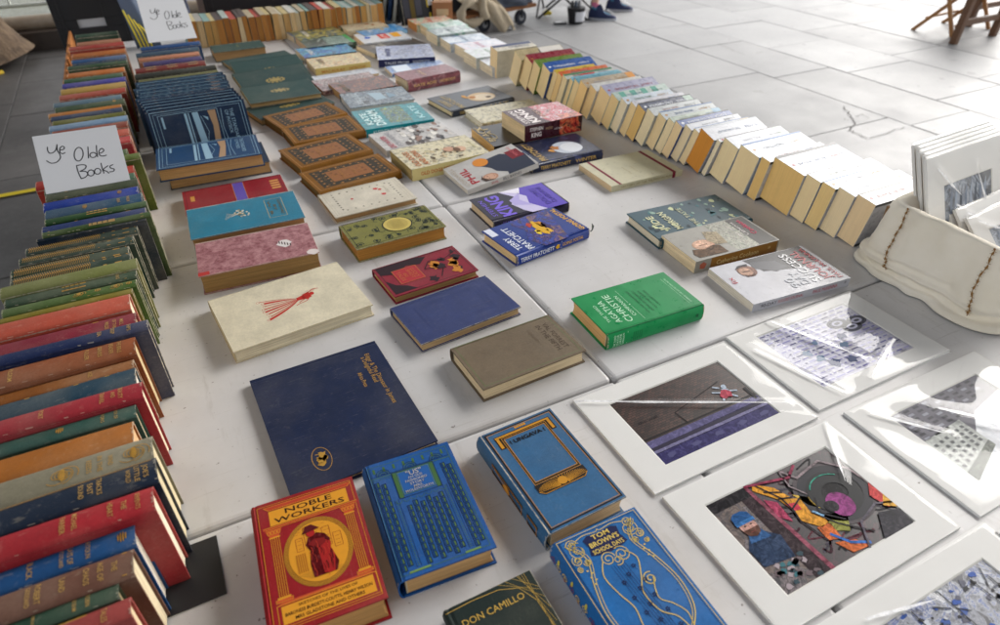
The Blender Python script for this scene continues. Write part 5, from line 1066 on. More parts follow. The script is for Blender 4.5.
def pic_news(s):
    s.rect(0, 0, 1, 1, art(('a8a8c4', 'b8b8d0', 'c8c8da', 'b0aecb'), 14, .5, .4, 1.0), 0)
    rr = random.Random(21)
    for r in range(15):
        v = .04+.064*r; s.line([(0, v), (1, v)], .0004, ink('55509a'), 1)
        u = rr.random()*.1
        while u < .95:
            w_ = .02+.07*rr.random(); s.rect(u, v+.012, min(u+w_, 1), v+.03, ink(('5a569c', '7a78b0', '3c3c70', '9a98c8')[rr.randrange(4)]), 1); u += w_+.02
    b = ink('2c3c6a'); dk = ink('2a2e44')
    for cu, cv in ((.72, .74), (.90, .68), (.80, .62)): s.ell(cu, cv, .10, .085, dk, 2, 20); s.ell(cu, cv, .055, .045, ink('a8a8c0'), 3, 16); s.ell(cu, cv, .03, .02, dk, 4, 12)
    for k, (u, v, z) in enumerate(((.25, .36, .012), (.30, .25, .014), (.20, .50, .010), (.45, .20, .012), (.55, .42, .010), (.62, .55, .012), (.36, .60, .008))): s.blob(u, v, z, b if k % 2 else ink('4a6a8c'), 2+k % 2, k, 12, 1.3, .6)
def pic_city(s):
    s.rect(0, 0, 1, 1, art(('c4c9d2', 'b4bac6', 'd4d8de', 'a8aeba'), 9, .6, .4, 2.0), 0)  # pale backdrop: white glare of the sleeve put into the print colour
    s.poly([(0, 1), (0, .55), (.35, .35), (.6, .62), (1, .72), (1, 1)], ink('5c5a66'), 1)
    for j in range(7):
        for i in range(9): s.rect(.03+.1*i, .58+.06*j, .085+.1*i, .61+.06*j, ink('34343e' if (i+j) % 3 else '8a8c98'), 2) if (.58+.06*j) > .5+.03*i else None
    s.poly([(0, .12), (.42, .30), (.42, .62), (0, .58)], paint('a4a8a4', .35, .4), 2); s.poly([(0, .0), (.42, .22), (.42, .30), (0, .12)], paint('5a6058'), 2)
    for j in range(5):
        for i in range(6): u = .03+.065*i; v = .17+.075*j+.03*i*(1-j/6); s.rect(u, v, u+.032, v+.035, paint('3c4044', .35, .5), 3)
def pic_graf(s):
    s.rect(0, 0, 1, 1, art(('1c1018', '301824', '100e16', '4a1c30', '1c1a22'), 30, 2.0, .35, 1.0), 0)
    s.poly([(0, .0), (.30, .0), (.22, 1), (0, 1)], art(('5a4640', '7c6a64', '3c3034', '8a7c80', '2c2630'), 34, 1.4, .4, 3.0), 1)
    s.poly([(.22, .0), (.36, .0), (.30, 1), (.22, 1)], paint('33262c'), 2); s.poly([(.33, 0), (.36, 0), (.32, 1), (.295, 1)], paint('8a4658'), 3)
    s.rect(0, .88, .3, 1, paint('1c1a20'), 3)
    # bearded man in a blue cap
    s.poly([(.02, .28), (.22, .24), (.25, .45), (.18, .56), (.08, .56), (.02, .46)], paint('263a58'), 4); s.poly([(.06, .50), (.20, .48), (.18, .58), (.09, .59)], paint('2f5a8c'), 5)
    s.ell(.13, .65, .055, .085, paint('bf9488'), 6, 18); s.poly([(.075, .62), (.185, .62), (.17, .56), (.13, .535), (.09, .56)], paint('5a3a30'), 7); s.poly([(.065, .69), (.195, .69), (.19, .77), (.155, .80), (.10, .80), (.07, .77)], paint('1f548c'), 8); s.rect(.063, .675, .197, .71, paint('3470ac'), 9)
    for u in (.108, .152): s.ell(u, .655, .008, .008, paint('2a1c1c'), 8, 8)
    s.line([(.13, .65), (.128, .615)], .001, paint('9a6a5c'), 8); s.line([(.112, .585), (.148, .585)], .001, paint('8a4a44'), 9)
    for k in range(26): rr = random.Random(k+5); s.blob(.03+.24*rr.random(), .03+.22*rr.random(), .005, ink(('2c6a74', '6a5a60', '24404c', 'a89aa0')[k % 4]), 4, k, 10, 1.3, .6)
    for k in range(40):
        rr = random.Random(k+60); u, v = .34+.6*rr.random(), .03+.92*rr.random(); s.curve([(u, v), (u+.08*rr.uniform(-1, 1), v+.08*rr.uniform(-1, 1)), (u+.12*rr.uniform(-1, 1), v+.14*rr.uniform(-1, 1))], .0012+.003*rr.random(), paint(('14121a', '3a1424', '4a4450', '101018', '5a2030')[k % 5]), 2, 5)
    y = paint('d8952a'); o = paint('c8642c'); bl = paint('2c6ab8'); bk = paint('18141c')
    for pts, m in (([(.36, .98), (.46, .86), (.50, .70), (.42, .74), (.33, .92)], y), ([(.42, .74), (.54, .66), (.52, .50), (.44, .58)], y), ([(.44, .58), (.52, .50), (.58, .36), (.50, .34), (.42, .48)], y), ([(.52, .72), (.62, .60), (.60, .48), (.55, .56)], paint('e0b84c')), ([(.47, .36), (.56, .34), (.54, .18), (.46, .22)], o), ([(.34, .80), (.40, .72), (.38, .5), (.33, .6)], paint('a83a5c')), ([(.56, .46), (.70, .34), (.62, .20), (.55, .26)], paint('8a8a3c')), ([(.48, .18), (.60, .12), (.64, .02), (.52, .04)], o)): s.poly(pts, m, 4)
    s.poly([(.43, .67), (.50, .64), (.49, .56), (.44, .58)], paint('c8384c'), 6); s.line([(.50, .26), (.56, .12), (.66, .04)], .004, bl, 6); s.line([(.53, .5), (.57, .42)], .004, paint('8ab8e0'), 7)
    for pts in ([(.36, .98), (.44, .74), (.44, .58), (.42, .48), (.46, .22)], [(.50, .70), (.42, .74)], [(.54, .66), (.44, .60)], [(.52, .50), (.60, .30), (.74, .10)], [(.38, .86), (.48, .78)], [(.62, .6), (.56, .46), (.66, .3)]): s.line(pts, .0024, bk, 7)
    for k, (r_, m, wd) in enumerate(((.245, '4c4448', .006), (.205, '24242c', .012), (.165, '48444c', .004), (.13, '0e1016', .020))): s.ring(.76, .56, r_, r_*1.3, wd, ink(m), 3+k, 0, 360, 36)
    s.ell(.76, .56, .12, .155, paint('121218'), 3, 28); s.ell(.72, .44, .085, .13, paint('8c3478'), 8, 22, .5); s.ell(.66, .46, .045, .06, paint('15121c'), 9, 16); s.ring(.76, .60, .14, .16, .0016, paint('2c9a84'), 9, 40, 150, 16)
    s.line([(.58, .98), (.64, .84), (.86, .90), (.98, .70), (1, .50)], .0035, paint('8a7c80'), 8); s.line([(.58, .98), (.55, .8), (.60, .66)], .0025, paint('8a7c80'), 8); s.line([(.30, .99), (.60, .88), (.7, .97)], .004, paint('8a2c4a'), 8)
    s.poly([(.92, .38), (1, .50), (1, .2), (.95, .22)], paint('b83030'), 9); s.poly([(.93, .25), (1, .34), (1, .18)], paint('d8a030'), 10); s.poly([(.74, .0), (.98, .0), (1, .16), (.86, .22)], paint('2c2a34'), 9); s.line([(.62, .0), (.72, .22), (.9, .3), (1, .24)], .003, paint('5a5460'), 10)
def pic_splat(s):
    s.rect(0, 0, 1, 1, art(('3a3c48', 'a8acb8', '787c8c', 'c8ccd4', '2c50a0', 'b8bac4'), 30, 2.2, .35, 2.0), 0)
    rr = random.Random(33)
    for k in range(150): s.blob(rr.random()*.94+.03, rr.random()*.94+.03, .002+.004*rr.random(), ink(('1c1c24', 'c8ccd4', '2450a4', '5a5c6c', '3a5aa0')[k % 5]), 1+k % 4, k, 10, 1.5, .7)
    for k in range(12): a = rr.random(); s.line([(a, rr.random()), (a+.1*rr.random(), rr.random())], .0016, ink('1a1a22'), 6)
def pic_grey(k):
    return lambda s: (s.rect(0, 0, 1, 1, art(('39414c', '66707e', '8a94a4', 'aab4c4', '525c6c'), 12, 1.6, .35, float(k)), 0), [s.poly([(.1*i, 0), (.1*i+.05, 0), (.1*i+.08, .9-.05*((i*k) % 5)), (.1*i+.03, .7)], ink(('4a5462', '7a8698', '98a4b6')[i % 3]), 1+i % 2) for i in range(1, 9)])
def wn(M, w, d, P):
    """window fractions from the four picture corners in pixels (TL TR BR BL)"""
    I = M.inverted(); q = [I @ at(x, y, .003) for x, y in P]
    return ((q[0].x+q[3].x)/2/w+.5, (q[2].y+q[3].y)/2/d+.5, (q[1].x+q[2].x)/2/w+.5, (q[0].y+q[1].y)/2/d+.5)
M, w, d = px_frame([(573.2,400.8),(722.9,341.8),(819.7,417.3),(654.4,492.9)])
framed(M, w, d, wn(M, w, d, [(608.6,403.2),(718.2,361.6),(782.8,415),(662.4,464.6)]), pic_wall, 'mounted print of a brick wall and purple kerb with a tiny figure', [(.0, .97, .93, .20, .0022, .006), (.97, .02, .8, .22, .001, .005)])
M, w, d = px_frame([(724,336),(850,292),(952,350),(819.7,408.9)])
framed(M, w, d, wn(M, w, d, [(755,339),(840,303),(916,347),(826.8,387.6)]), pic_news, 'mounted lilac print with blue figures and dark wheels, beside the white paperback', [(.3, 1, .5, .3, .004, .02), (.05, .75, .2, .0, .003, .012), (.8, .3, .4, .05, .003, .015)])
M, w, d = px_frame([(841,412.6),(975.5,351.2),(1116,434),(981.6,514)])
framed(M, w, d, (.17, .17, .83, .83), pic_city, 'mounted grey print of city buildings with painted white glare at the right edge', [(.4, .7, .7, .2, .006, .05), (.1, .9, .3, .5, .002, .01)])
M, w, d = px_frame([(661.5,496.2),(824.4,422),(967,528),(781,632)])
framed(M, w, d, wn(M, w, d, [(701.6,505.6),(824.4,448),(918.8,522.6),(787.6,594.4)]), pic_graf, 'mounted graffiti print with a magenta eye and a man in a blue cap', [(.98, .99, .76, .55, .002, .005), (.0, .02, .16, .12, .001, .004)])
p4 = M @ Vector((0, 0, 0)); dy = Vector((M[0][1], M[1][1], 0))
M5, w5, d5 = flatM([(815,632),(977.8,532),(1150,650),(980,790)], .0045)
M5 = Matrix.Translation(p4 - dy*(d+.006)+Vector((.035, -.002, 0))) @ M.to_3x3().to_4x4()
framed(M5, w, d, (.17, .15, .83, .85), pic_splat, 'mounted blue and black splattered print in the bottom right corner', [(.2, .9, .5, .8, .002, .006)])
M6 = Matrix.Translation(at(994, 533, .0045)+Vector((w/2, -d/2, -.0045)))
framed(M6, w, d, (.17, .15, .83, .85), pic_grey(3), 'mounted print of which only a white corner shows at the right edge')

# ------------------------------------------------------------------ canvas covered box with prints standing in it
BXx0, BXx1, BXy0, BXy1, BH = 1.235, 1.78, .440, .725, .150
bx = empty('print_box', Vector((1.5, .59, TZ))); tag(bx, 'box draped in cream canvas with brown seams, holding upright prints', 'box')
INV = Matrix.Translation((-1.5, -.59, -TZ))
def canvas_m():
    n = NT('cream_canvas'); v = n.coord(rand=False); a = n.noise(v, 9, 5, .6); wv = n.n('ShaderNodeTexWave', bands_direction='DIAGONAL'); wv.inputs['Scale'].default_value = 260; n.l(v, wv.inputs['Vector'])
    n.base(n.mix(n.ramp(a, [(.35, g(0)), (.75, g(1))]), lin('ece3cf'), lin('f7f0e2'))); n.rough(1.0); n.b.inputs['Specular IOR Level'].default_value = .05; n.b.inputs['Sheen Weight'].default_value = .3; ad = n.n('ShaderNodeMath', operation='ADD'); n.l(wv.outputs[0], ad.inputs[0]); n.l(n.noise(n.coord((1, 1, .35), False), 30, 7, .7), ad.inputs[1]); n.bump(ad.outputs[0], .45, .002); return n.m
CAN = canvas_m()
m = MB(); wd = plain('7c5c38', .8)
for a, b in (((BXx0+.012, BXy0+.012, .003), (BXx0+.020, BXy1-.012, BH-.012)), ((BXx1-.02, BXy0+.012, .003), (BXx1-.012, BXy1-.012, BH-.012)), ((BXx0+.022, BXy0+.012, .003), (BXx1-.022, BXy0+.020, BH-.012)), ((BXx0+.022, BXy1-.020, .003), (BXx1-.022, BXy1-.012, BH-.012))):
    m.box((a[0]-1.5, a[1]-.59, a[2]), (b[0]-1.5, b[1]-.59, b[2]), wd)
m.build('crate', bx)
def path(s):
    """rounded rectangle footprint, s in 0..1 -> point, outward normal"""
    r = .055; x0, x1, y0, y1 = BXx0, BXx1, BXy0, BXy1
    segs = [((x1-.25, y1), (x0+r, y1)), 'a', ((x0, y1-r), (x0, y0+r)), 'b', ((x0+r, y0), (x1, y0))]
    L = [x1-.25-x0-r, r*PI/2, y1-y0-2*r, r*PI/2, x1-x0-r]; tot = sum(L); t = s*tot
    for k, l in enumerate(L):
        if t <= l or k == 4:
            q = min(1, t/l); break
        t -= l
    if k == 0: return Vector((x1-.25-(x1-.25-x0-r)*q, y1)), Vector((0, 1))
    if k == 1: a = PI/2+q*PI/2; n = Vector((math.cos(a), math.sin(a))); return Vector((x0+r, y1-r))+n*r, n
    if k == 2: return Vector((x0, y1-r-(y1-y0-2*r)*q)), Vector((-1, 0))
    if k == 3: a = PI+q*PI/2; n = Vector((math.cos(a), math.sin(a))); return Vector((x0+r, y0+r))+n*r, n
    return Vector((x0+r+(x1-x0-r)*q, y0)), Vector((0, -1))
from mathutils import noise as MN
prof = [(-.06, .085), (-.045, .128), (-.028, .148), (-.010, .153), (-.002, .146), (.002, .125), (.004, .10), (.007, .078), (.010, .058), (.014, .042), (.024, .036), (.016, .028), (.020, .018), (.030, .016), (.034, .009), (.030, .003)]
def prof_at(t):
    f = t*(len(prof)-1); i = min(int(f), len(prof)-2); q = f-i
    p0 = prof[max(i-1, 0)]; p1 = prof[i]; p2 = prof[i+1]; p3 = prof[min(i+2, len(prof)-1)]
    return tuple(.5*((2*p1[k])+(-p0[k]+p2[k])*q+(2*p0[k]-5*p1[k]+4*p2[k]-p3[k])*q*q+(-p0[k]+3*p1[k]-3*p2[k]+p3[k])*q**3) for k in (0, 1))
def cfn(s, t, lift=0):
    P, n = path(s); o, z = prof_at(t)
    nz = MN.noise(Vector((s*11, t*3, 1.3))); n2 = MN.noise(Vector((s*30, t*8, 5)))
    f = max(0, (t-.25))*1.6
    n3 = MN.noise(Vector((s*5.5, t*1.6, 9.1))); o += n3*.009*min(1, f*1.5)+.006*math.sin(s*60+n3*6)*max(0, 1-abs(t-.55)*3)*abs(n2)*2
    o += (nz*.009+n2*.006)*min(1, f)-.012*min(1,f)*(1 if z < .05 else 0)*(.5+.5*math.sin(s*23)); z += .007*math.sin(s*17+1)*min(1, max(0, t-.1)*3)*(1 if t < .4 else max(0, 1-(t-.4)*3)) + nz*.005*(t < .35)
    p = P+n*(o+lift)
    fold = .0045*math.sin(s*75+2*math.sin(s*19)+t*4)*min(1, max(0, t-.05)*4)*max(.15, abs(nz)*2)
    p = p+n.to_3d()*fold if len(p) == 3 else p+n*fold
    return Vector((p.x-1.5, p.y-.59, max(.002, z)))
m = MB(); m.grid(lambda i, j: cfn(i, j), 150, 60, CAN); o = m.build('canvas_cover', bx); so = o.modifiers.new('thick', 'SOLIDIFY'); so.thickness = .0018; so.offset = 1
for s0, s1 in ((.305, .318), (.465, .478)):
    m = MB(); pts = []
    for k in range(64):
        t = .22+.54*k/63; s = s0+(s1-s0)*k/63+.0022*math.sin(k*.16)+.0010*math.sin(k*.53)
        pts.append(cfn(s, t, .0042)+Vector((0, 0, .0006)))
    m.tube(pts, [.0013+.0008*math.sin(i*1.3) for i in range(64)], plain('86602f', .9), 6)
    for k in range(4, 62, 3): m.tube([pts[k]+Vector((0, -.004, 0)), pts[k]+Vector((-.001, 0, .0012)), pts[k]+Vector((0, .004, 0))], .0005, plain('a08458', .9), 5)
    m.build('seam', bx)
rr = random.Random(40)
def std_print(x, y, tilt, w, d, k, label, rz=0):
    T_ = Matrix.Translation((x, y, TZ+.012)) @ Matrix.Rotation(math.radians(rz), 4, 'Z') @ Matrix.Rotation(math.radians(90-tilt), 4, 'X') @ Matrix.Translation((0, d/2, 0))
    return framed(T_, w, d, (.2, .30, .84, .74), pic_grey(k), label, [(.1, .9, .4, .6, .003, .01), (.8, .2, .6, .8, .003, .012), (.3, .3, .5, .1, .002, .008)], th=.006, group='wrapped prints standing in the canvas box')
for k in range(5):
    std_print(1.455-.006*k+.004*(k % 2), .655-.011*k, 24, .27, .25-.002*k, k+1, ('wrapped print at the very back of the canvas box', 'wrapped print second from the back in the canvas box', 'wrapped print third from the back in the canvas box', 'wrapped print just behind the tallest visible grey picture', 'wrapped print with grey picture facing us, front of the tall group in the canvas box')[k], rz=3)
for k in range(3):
    std_print(1.50+.01*k, .578-.022*k, 40+3*k, .26, .165-.01*k, k+8, ('low wrapped print right in front of the tall group', 'low wrapped print, middle of the three sunken ones', 'low wrapped print nearest the camera in the canvas box')[k], rz=4)
# black card under the left row
m = MB(); m.box((-.19, .548, .0005), (-.102, .640, .0022), plain('1c1c1e', .6)); o = m.build('black_card'); o.location.z = TZ; tag(o, 'plain black card lying under the end of the left row', 'card')

# ------------------------------------------------------------------ hand-written cards
def hand_card(TLp, TRp, BRp, BLp, label, small=False):
    X = ((TRp-TLp)+(BRp-BLp))/2; Y = ((TLp-BLp)+(TRp-BRp))/2; w = X.length; d = Y.length; X.normalize(); Z = X.cross(Y).normalized(); Y = Z.cross(X)
    c = (TLp+TRp+BRp+BLp)/4
    M = Matrix(((X.x, Y.x, Z.x, c.x), (X.y, Y.y, Z.y, c.y), (X.z, Y.z, Z.z, c.z), (0, 0, 0, 1)))
    mb = MB(); n = NT('paper_card'); n.base(lin('d2d3d6')); n.rough(.6); n.bump(n.noise(n.coord(), 6, 3), .1, .003); mb.box((-w/2, -d/2, -.0008), (w/2, d/2, 0), n.m)
    s = Surf(mb, lambda x, y, l: (x-w/2, y-d/2, l), w, d); bk = plain('15151c', .5)
    O = (62, 172); ex = ((590-62)/1, (90-172)/1); ey = ((172-62), (527-172)); det = ex[0]*ey[1]-ex[1]*ey[0]
    def uv(p): dx, dy = p[0]-O[0], p[1]-O[1]; return ((dx*ey[1]-dy*ey[0])/det, 1-(ex[0]*dy-ex[1]*dx)/det)
    def el(cx, cy_, rx, ry, a0=0, a1=360): return [(cx+rx*math.cos(math.radians(a0+(a1-a0)*i/18)), cy_+ry*math.sin(math.radians(a0+(a1-a0)*i/18))) for i in range(19)]
    st = [[(162, 235), (165, 258), (178, 274), (200, 270), (216, 250), (220, 218)], [(220, 218), (224, 255), (242, 282), (246, 305), (225, 330), (190, 336), (160, 320)],
          [(240, 255), (262, 250), (268, 238), (254, 230), (240, 244), (242, 268), (258, 277), (276, 270)],
          el(360, 280, 28, 43, -80, 285), [(416, 232), (420, 270), (424, 306)], el(452, 285, 20, 16, 0, 350), [(470, 222), (474, 260), (482, 298)],
          [(488, 275), (510, 268), (520, 254), (506, 243), (490, 258), (492, 282), (512, 292), (540, 285)],
          [(350, 352), (364, 395), (385, 434)], [(348, 352), (385, 346), (410, 352), (404, 372), (372, 388)], [(372, 388), (408, 388), (424, 404), (410, 424), (383, 434)],
          el(444, 398, 20, 19, -60, 300), el(486, 388, 20, 18, -60, 300), [(505, 335), (514, 368), (528, 402)], [(552, 352), (520, 378), (545, 388), (560, 402)], [(585, 345), (564, 356), (570, 368), (592, 374), (588, 388), (562, 392)]]
    for q in st:
        P_ = []
        for i in range(len(q)-1):
            for t in (0, .33, .66):
                p0 = q[max(i-1, 0)]; p1 = q[i]; p2 = q[i+1]; p3 = q[min(i+2, len(q)-1)]
                P_.append(tuple(.5*((2*p1[k])+(-p0[k]+p2[k])*t+(2*p0[k]-5*p1[k]+4*p2[k]-p3[k])*t*t+(-p0[k]+3*p1[k]-3*p2[k]+p3[k])*t**3) for k in (0, 1)))
        P_.append(q[-1]); U = [uv(p) for p in P_]
        if small: U = [((u-.5)*.95+.56, (v-.5)*.72+.45) for u, v in U]
        s.line(U, .0021 if not small else .0028, bk, 1)
    o = mb.build('hand_written_card'); o.matrix_world = M; tag(o, label, 'sign')
hand_card(at(30, 137, .226), at(115, 125, .226), at(131, 180, .131), at(48, 194, .131), 'white card lettered by hand, propped among the near left books')
b0, b1 = at(148, 43, .131), at(193, 38, .131)
t0, t1 = at(136, -5, .238), at(184, -9, .238)
hand_card(t0, t1, b1, b0, 'white hand-lettered card in the second row, in front of the far paperbacks', True)
# ------------------------------------------------------------------ tables
def table_mat():
    n = NT('grey_laminate'); v = n.coord(); a = n.noise(v, 3.2, 6, .65); b = n.noise(v, 45, 6, .75)
    c = n.mix(n.ramp(a, [(.35, g(0)), (.7, g(1))]), lin('c0bfbf'), lin('d3d2d3'))
    c = n.mix(n.ramp(b, [(.60, g(0)), (.76, g(.3))]), c, lin('9c968e'))
    c = n.mix(n.ramp(n.noise(v, 1.1, 4, .6), [(.45, g(0)), (.66, g(.25))]), c, lin('a8a29a'))
    v3 = n.coord((.5, 14, 1)); c = n.mix(n.ramp(n.noise(v3, 9, 6, .8), [(.60, g(0)), (.68, g(.35))]), c, lin('8a847c'))
    v2 = n.coord((1, .16, 1)); c = n.mix(n.ramp(n.noise(v2, 22, 5, .8), [(.58, g(0)), (.72, g(.35))]), c, lin('98928c'))
    sp = n.ramp(n.noise(v, 130, 2, .5), [(.72, g(0)), (.76, g(.8))]); c = n.mix(sp, c, lin('6a625c'))
    n.base(c); n.rough(n.ramp(a, [(.3, g(.32)), (.7, g(.5))])); n.bump(b, .12, .0008); n.b.inputs['Specular IOR Level'].default_value = .45
    return n.m
TM = table_mat(); LEGM = plain('3c3e42', .4, .8)
def table(x0, x1, y0, y1, label):
    root = empty('folding_table', Vector(((x0+x1)/2, (y0+y1)/2, 0))); tag(root, label, 'table', 'grey folding tables pushed together')
    hx, hy = (x1-x0)/2, (y1-y0)/2
    m = MB(); m.box((-hx, -hy, TZ-.04), (hx, hy, TZ), TM); m.build('tabletop', root, bevel=.008, seg=3)
    for sx in (-1, 1):
        for sy in (-1, 1):
            m = MB(); m.tube([(sx*(hx-.08), sy*(hy-.07), TZ-.041), (sx*(hx-.07), sy*(hy-.05), .0)], .013, LEGM); m.build('leg', root)
        m = MB(); m.tube([(sx*(hx-.078), -(hy-.066), .3), (sx*(hx-.078), hy-.066, .3)], .009, LEGM); m.build('crossbar', root)
yy = [-.09, .6545, 1.3905, 2.1265, 2.8625, 3.598]
TL_ = ['nearest', 'second', 'third', 'fourth', 'farthest']
for i in range(5):
    a, b = yy[i]+.0015, yy[i+1]-.0015
    table(-.310, .5455, a, b, f'grey folding table top, {TL_[i]} of the left column of tables')
    table(.5485, (1.95, 1.56, 1.39, 1.36, 1.36)[i], a, b, f'grey folding table top, {TL_[i]} of the right column of tables')

# ------------------------------------------------------------------ paving
def stone_mat():
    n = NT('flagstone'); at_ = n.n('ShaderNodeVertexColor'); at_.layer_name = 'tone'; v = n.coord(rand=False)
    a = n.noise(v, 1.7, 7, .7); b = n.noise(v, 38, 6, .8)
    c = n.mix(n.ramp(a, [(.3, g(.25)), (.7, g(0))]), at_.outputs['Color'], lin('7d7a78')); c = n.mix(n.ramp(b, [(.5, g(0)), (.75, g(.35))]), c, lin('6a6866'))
    sp = n.ramp(n.noise(v, 9, 3, .5), [(.66, g(0)), (.70, g(.4))]); c = n.mix(sp, c, lin('5a5856')); c = n.mix(n.ramp(n.noise(v, 28, 2, .5), [(.74, g(0)), (.76, g(.6))]), c, lin('3c3a38'))
    n.base(c); n.rough(n.ramp(a, [(.3, g(.42)), (.7, g(.62))])); n.bump(b, .25, .003); return n.m
ST = stone_mat()
gm = MB(); gm.add([(-60, -30, -.012), (60, -30, -.012), (60, 90, -.012), (-60, 90, -.012)], [(0, 1, 2, 3)], plain('6e6c6a', .9)); tag(gm.build('ground'), kind='structure')
pv = MB(); tones = []
xx = -7.35; rr = random.Random(5); kx = 0
while xx < 16:
    wx = (.60, .74, .66, .88)[kx % 4]; yv = -2.5-rr.random()*.8
    if abs(xx-3.98) < .3: yv = -2.5
    while yv < 13.5:
        ly = rr.choice([.82, .86, .95, 1.15, .74])
        if xx > -.6 or True:
            x0, x1, y0, y1 = xx+.0025, xx+wx-.0025, yv+.0025, yv+ly-.0025
            dz = rr.uniform(-.0015, .0015)
            if y0 < 7.0 or xx > -.2:
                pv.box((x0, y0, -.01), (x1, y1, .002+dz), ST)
                k = rr.choice([.78, .86, .93, 1.0, 1.06, 1.12])*rr.uniform(.96, 1.04); base = (.235, .237, .245) if xx > .9 else (.05, .046, .044)  # left columns darker: the shade there is put into the slab colour
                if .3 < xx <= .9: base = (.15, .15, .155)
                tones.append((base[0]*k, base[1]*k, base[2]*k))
        yv += ly
    xx += wx; kx += 1
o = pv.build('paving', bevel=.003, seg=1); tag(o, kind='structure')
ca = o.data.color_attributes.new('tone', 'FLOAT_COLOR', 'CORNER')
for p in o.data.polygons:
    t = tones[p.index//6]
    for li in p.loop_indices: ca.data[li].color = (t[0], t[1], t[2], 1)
# cracks in one slab and the yellow line
def gp(px, py): p = at(px, py, -TZ); return p
ck = MB(); cm = plain('4c4846', .95)
def crack(pts, w):
    P_ = []
    for i in range(len(pts)-1):
        a, b = gp(*pts[i]), gp(*pts[i+1])
        for t in range(5): q = a.lerp(b, t/5); P_.append((q.x+R.uniform(-.008, .008), q.y+R.uniform(-.008, .008)))
    b = gp(*pts[-1]); P_.append((b.x, b.y))
    s = Surf(ck, lambda x, y, l: (x, y, .0065+l), 1, 1); s.line(P_, w*.28, cm)
crack([(843,107),(850,116),(855,124),(850,131),(860,136),(868,139)], .022); crack([(868,139),(885,134),(904,128)], .016); crack([(855,118),(862,115),(868,119)], .012); crack([(849,122),(843,119)], .01); crack([(718,44),(735,52),(745,55)], .012); crack([(500,35),(540,48),(560,55)], .012)
tag(ck.build('paving_cracks'), kind='structure')
yl = MB(); a, b = gp(-30, 203), gp(41, 190); d = (b-a).normalized(); n_ = Vector((-d.y, d.x, 0))*.022
a = a-d*1.5; yl.add([(p.x, p.y, .009) for p in (a+n_, a-n_, b-n_, b+n_)], [(0, 1, 2, 3)], ink('c9b21c', .6)); a2 = b+d*.03; b2 = b+d*.25
yl.add([(p.x, p.y, .009) for p in (a2+n_, a2-n_, b2-n_, b2+n_)], [(0, 1, 2, 3)], ink('c9b21c', .6)); tag(yl.build('yellow_line'), kind='structure')

# ------------------------------------------------------------------ river side: low wall, railing, water
wm = MB(); wl = marbled('2c2420', '3c322c', 6.0); zc = z_for(50, 21, 7.32).z; wm.box((-14, 7.15, 0), (2.2, 7.5, zc-.05), wl); cop = marbled('8a7c6c', '9c9080', 8.0)
o = wm.build('river_wall'); tag(o, 'low dark stone wall with pale rounded coping at the river edge', 'wall')
cp_ = MB(); cp_.tube([(-14, 7.32, zc), (2.2, 7.32, zc)], .062, cop, 16); c_ = cp_.build('coping'); c_.parent = o
rl = empty('railing', Vector((-4, 7.9, 0))); tag(rl, 'white metal railing with thin uprights beyond the river wall', 'railing')
rm = plain('c8ccc4', .4, .3)
zr = z_for(20, 5.5, 7.9).z
m = MB(); m.tube([(-8, 0, zr), (6, 0, zr)], .018, rm); m.tube([(-8, 0, zr+.62), (6, 0, zr+.62)], .022, rm); m.build('rail', rl)
for k in range(30):
    m = MB(); xk = -5+.33*k; m.tube([(xk, 0, zr-.32 if k % 5 == 0 else zr), (xk, 0, zr+.62)], .010, rm, 6); m.build('upright', rl)
wt = NT('water'); wt.base(wt.mix(wt.noise(wt.coord((1, 2.4, 1), False), .9, 5), lin('4c5240'), lin('6a6c50'))); wt.rough(.12); wt.bump(wt.noise(wt.coord((1, 2.2, 1), False), 3.0, 4), .6, .06)
m = MB(); m.add([(-60, 8.3, -.004), (60, 8.3, -.004), (60, 90, -.004), (-60, 90, -.004)], [(0, 1, 2, 3)], wt.m); 
m = MB(); m.add([(-60, 13.6, .012), (.8, 13.6, .012), (.8, 90, .012), (-60, 90, .012)], [(0, 1, 2, 3)], wt.m)
m.add([(-60, 7.52, .004), (-.2, 7.52, .004), (-.2, 13.6, .012), (-60, 13.6, .012)], [(0, 1, 2, 3)], wt.m); tag(m.build('water'), kind='structure')

# tree trunk at the top left
def bark_m():
    n = NT('bark'); v = n.coord((9, 9, 1.6), False); a = n.noise(v, 2.2, 8, .7)
    n.base(n.ramp(a, [(.3, lin('2c2018')), (.5, lin('5c4a38')), (.7, lin('75624c'))])); n.rough(.9); n.bump(a, .9, .03); return n.m
tb = at(-24, 66, -TZ); top = z_for(-38, -40, tb.y)
tr = empty('tree', Vector((tb.x, tb.y, 0))); tag(tr, 'brown trunk of a big tree rising from the dark paving', 'tree')
m = MB(); dd = Vector((-.22, .05, 1)); pts = [Vector((0, 0, 0))+dd*h for h in (0, .08, .2, .45, .9, 1.6, 2.4, 3.3)]
m.tube(pts, [.47, .42, .375, .345, .32, .30, .27, .20], bark_m(), 28); m.build('trunk', tr)
m = MB(); bkm = bark_m(); tips = []
rr = random.Random(3)
for k in range(7):
    a = k*.9+.3; p = dd*(2.2+.16*k); q = p+Vector((math.cos(a)*.9, math.sin(a)*.9+.3, .7)); m.tube([p, (p+q)/2+Vector((0, 0, .1)), q], [.10, .07, .03], bkm, 8); tips.append(q)
m.build('limbs', tr)
m = MB(); lf = [plain('3c5a22', .6), plain('2c4418', .6), plain('55702c', .6)]
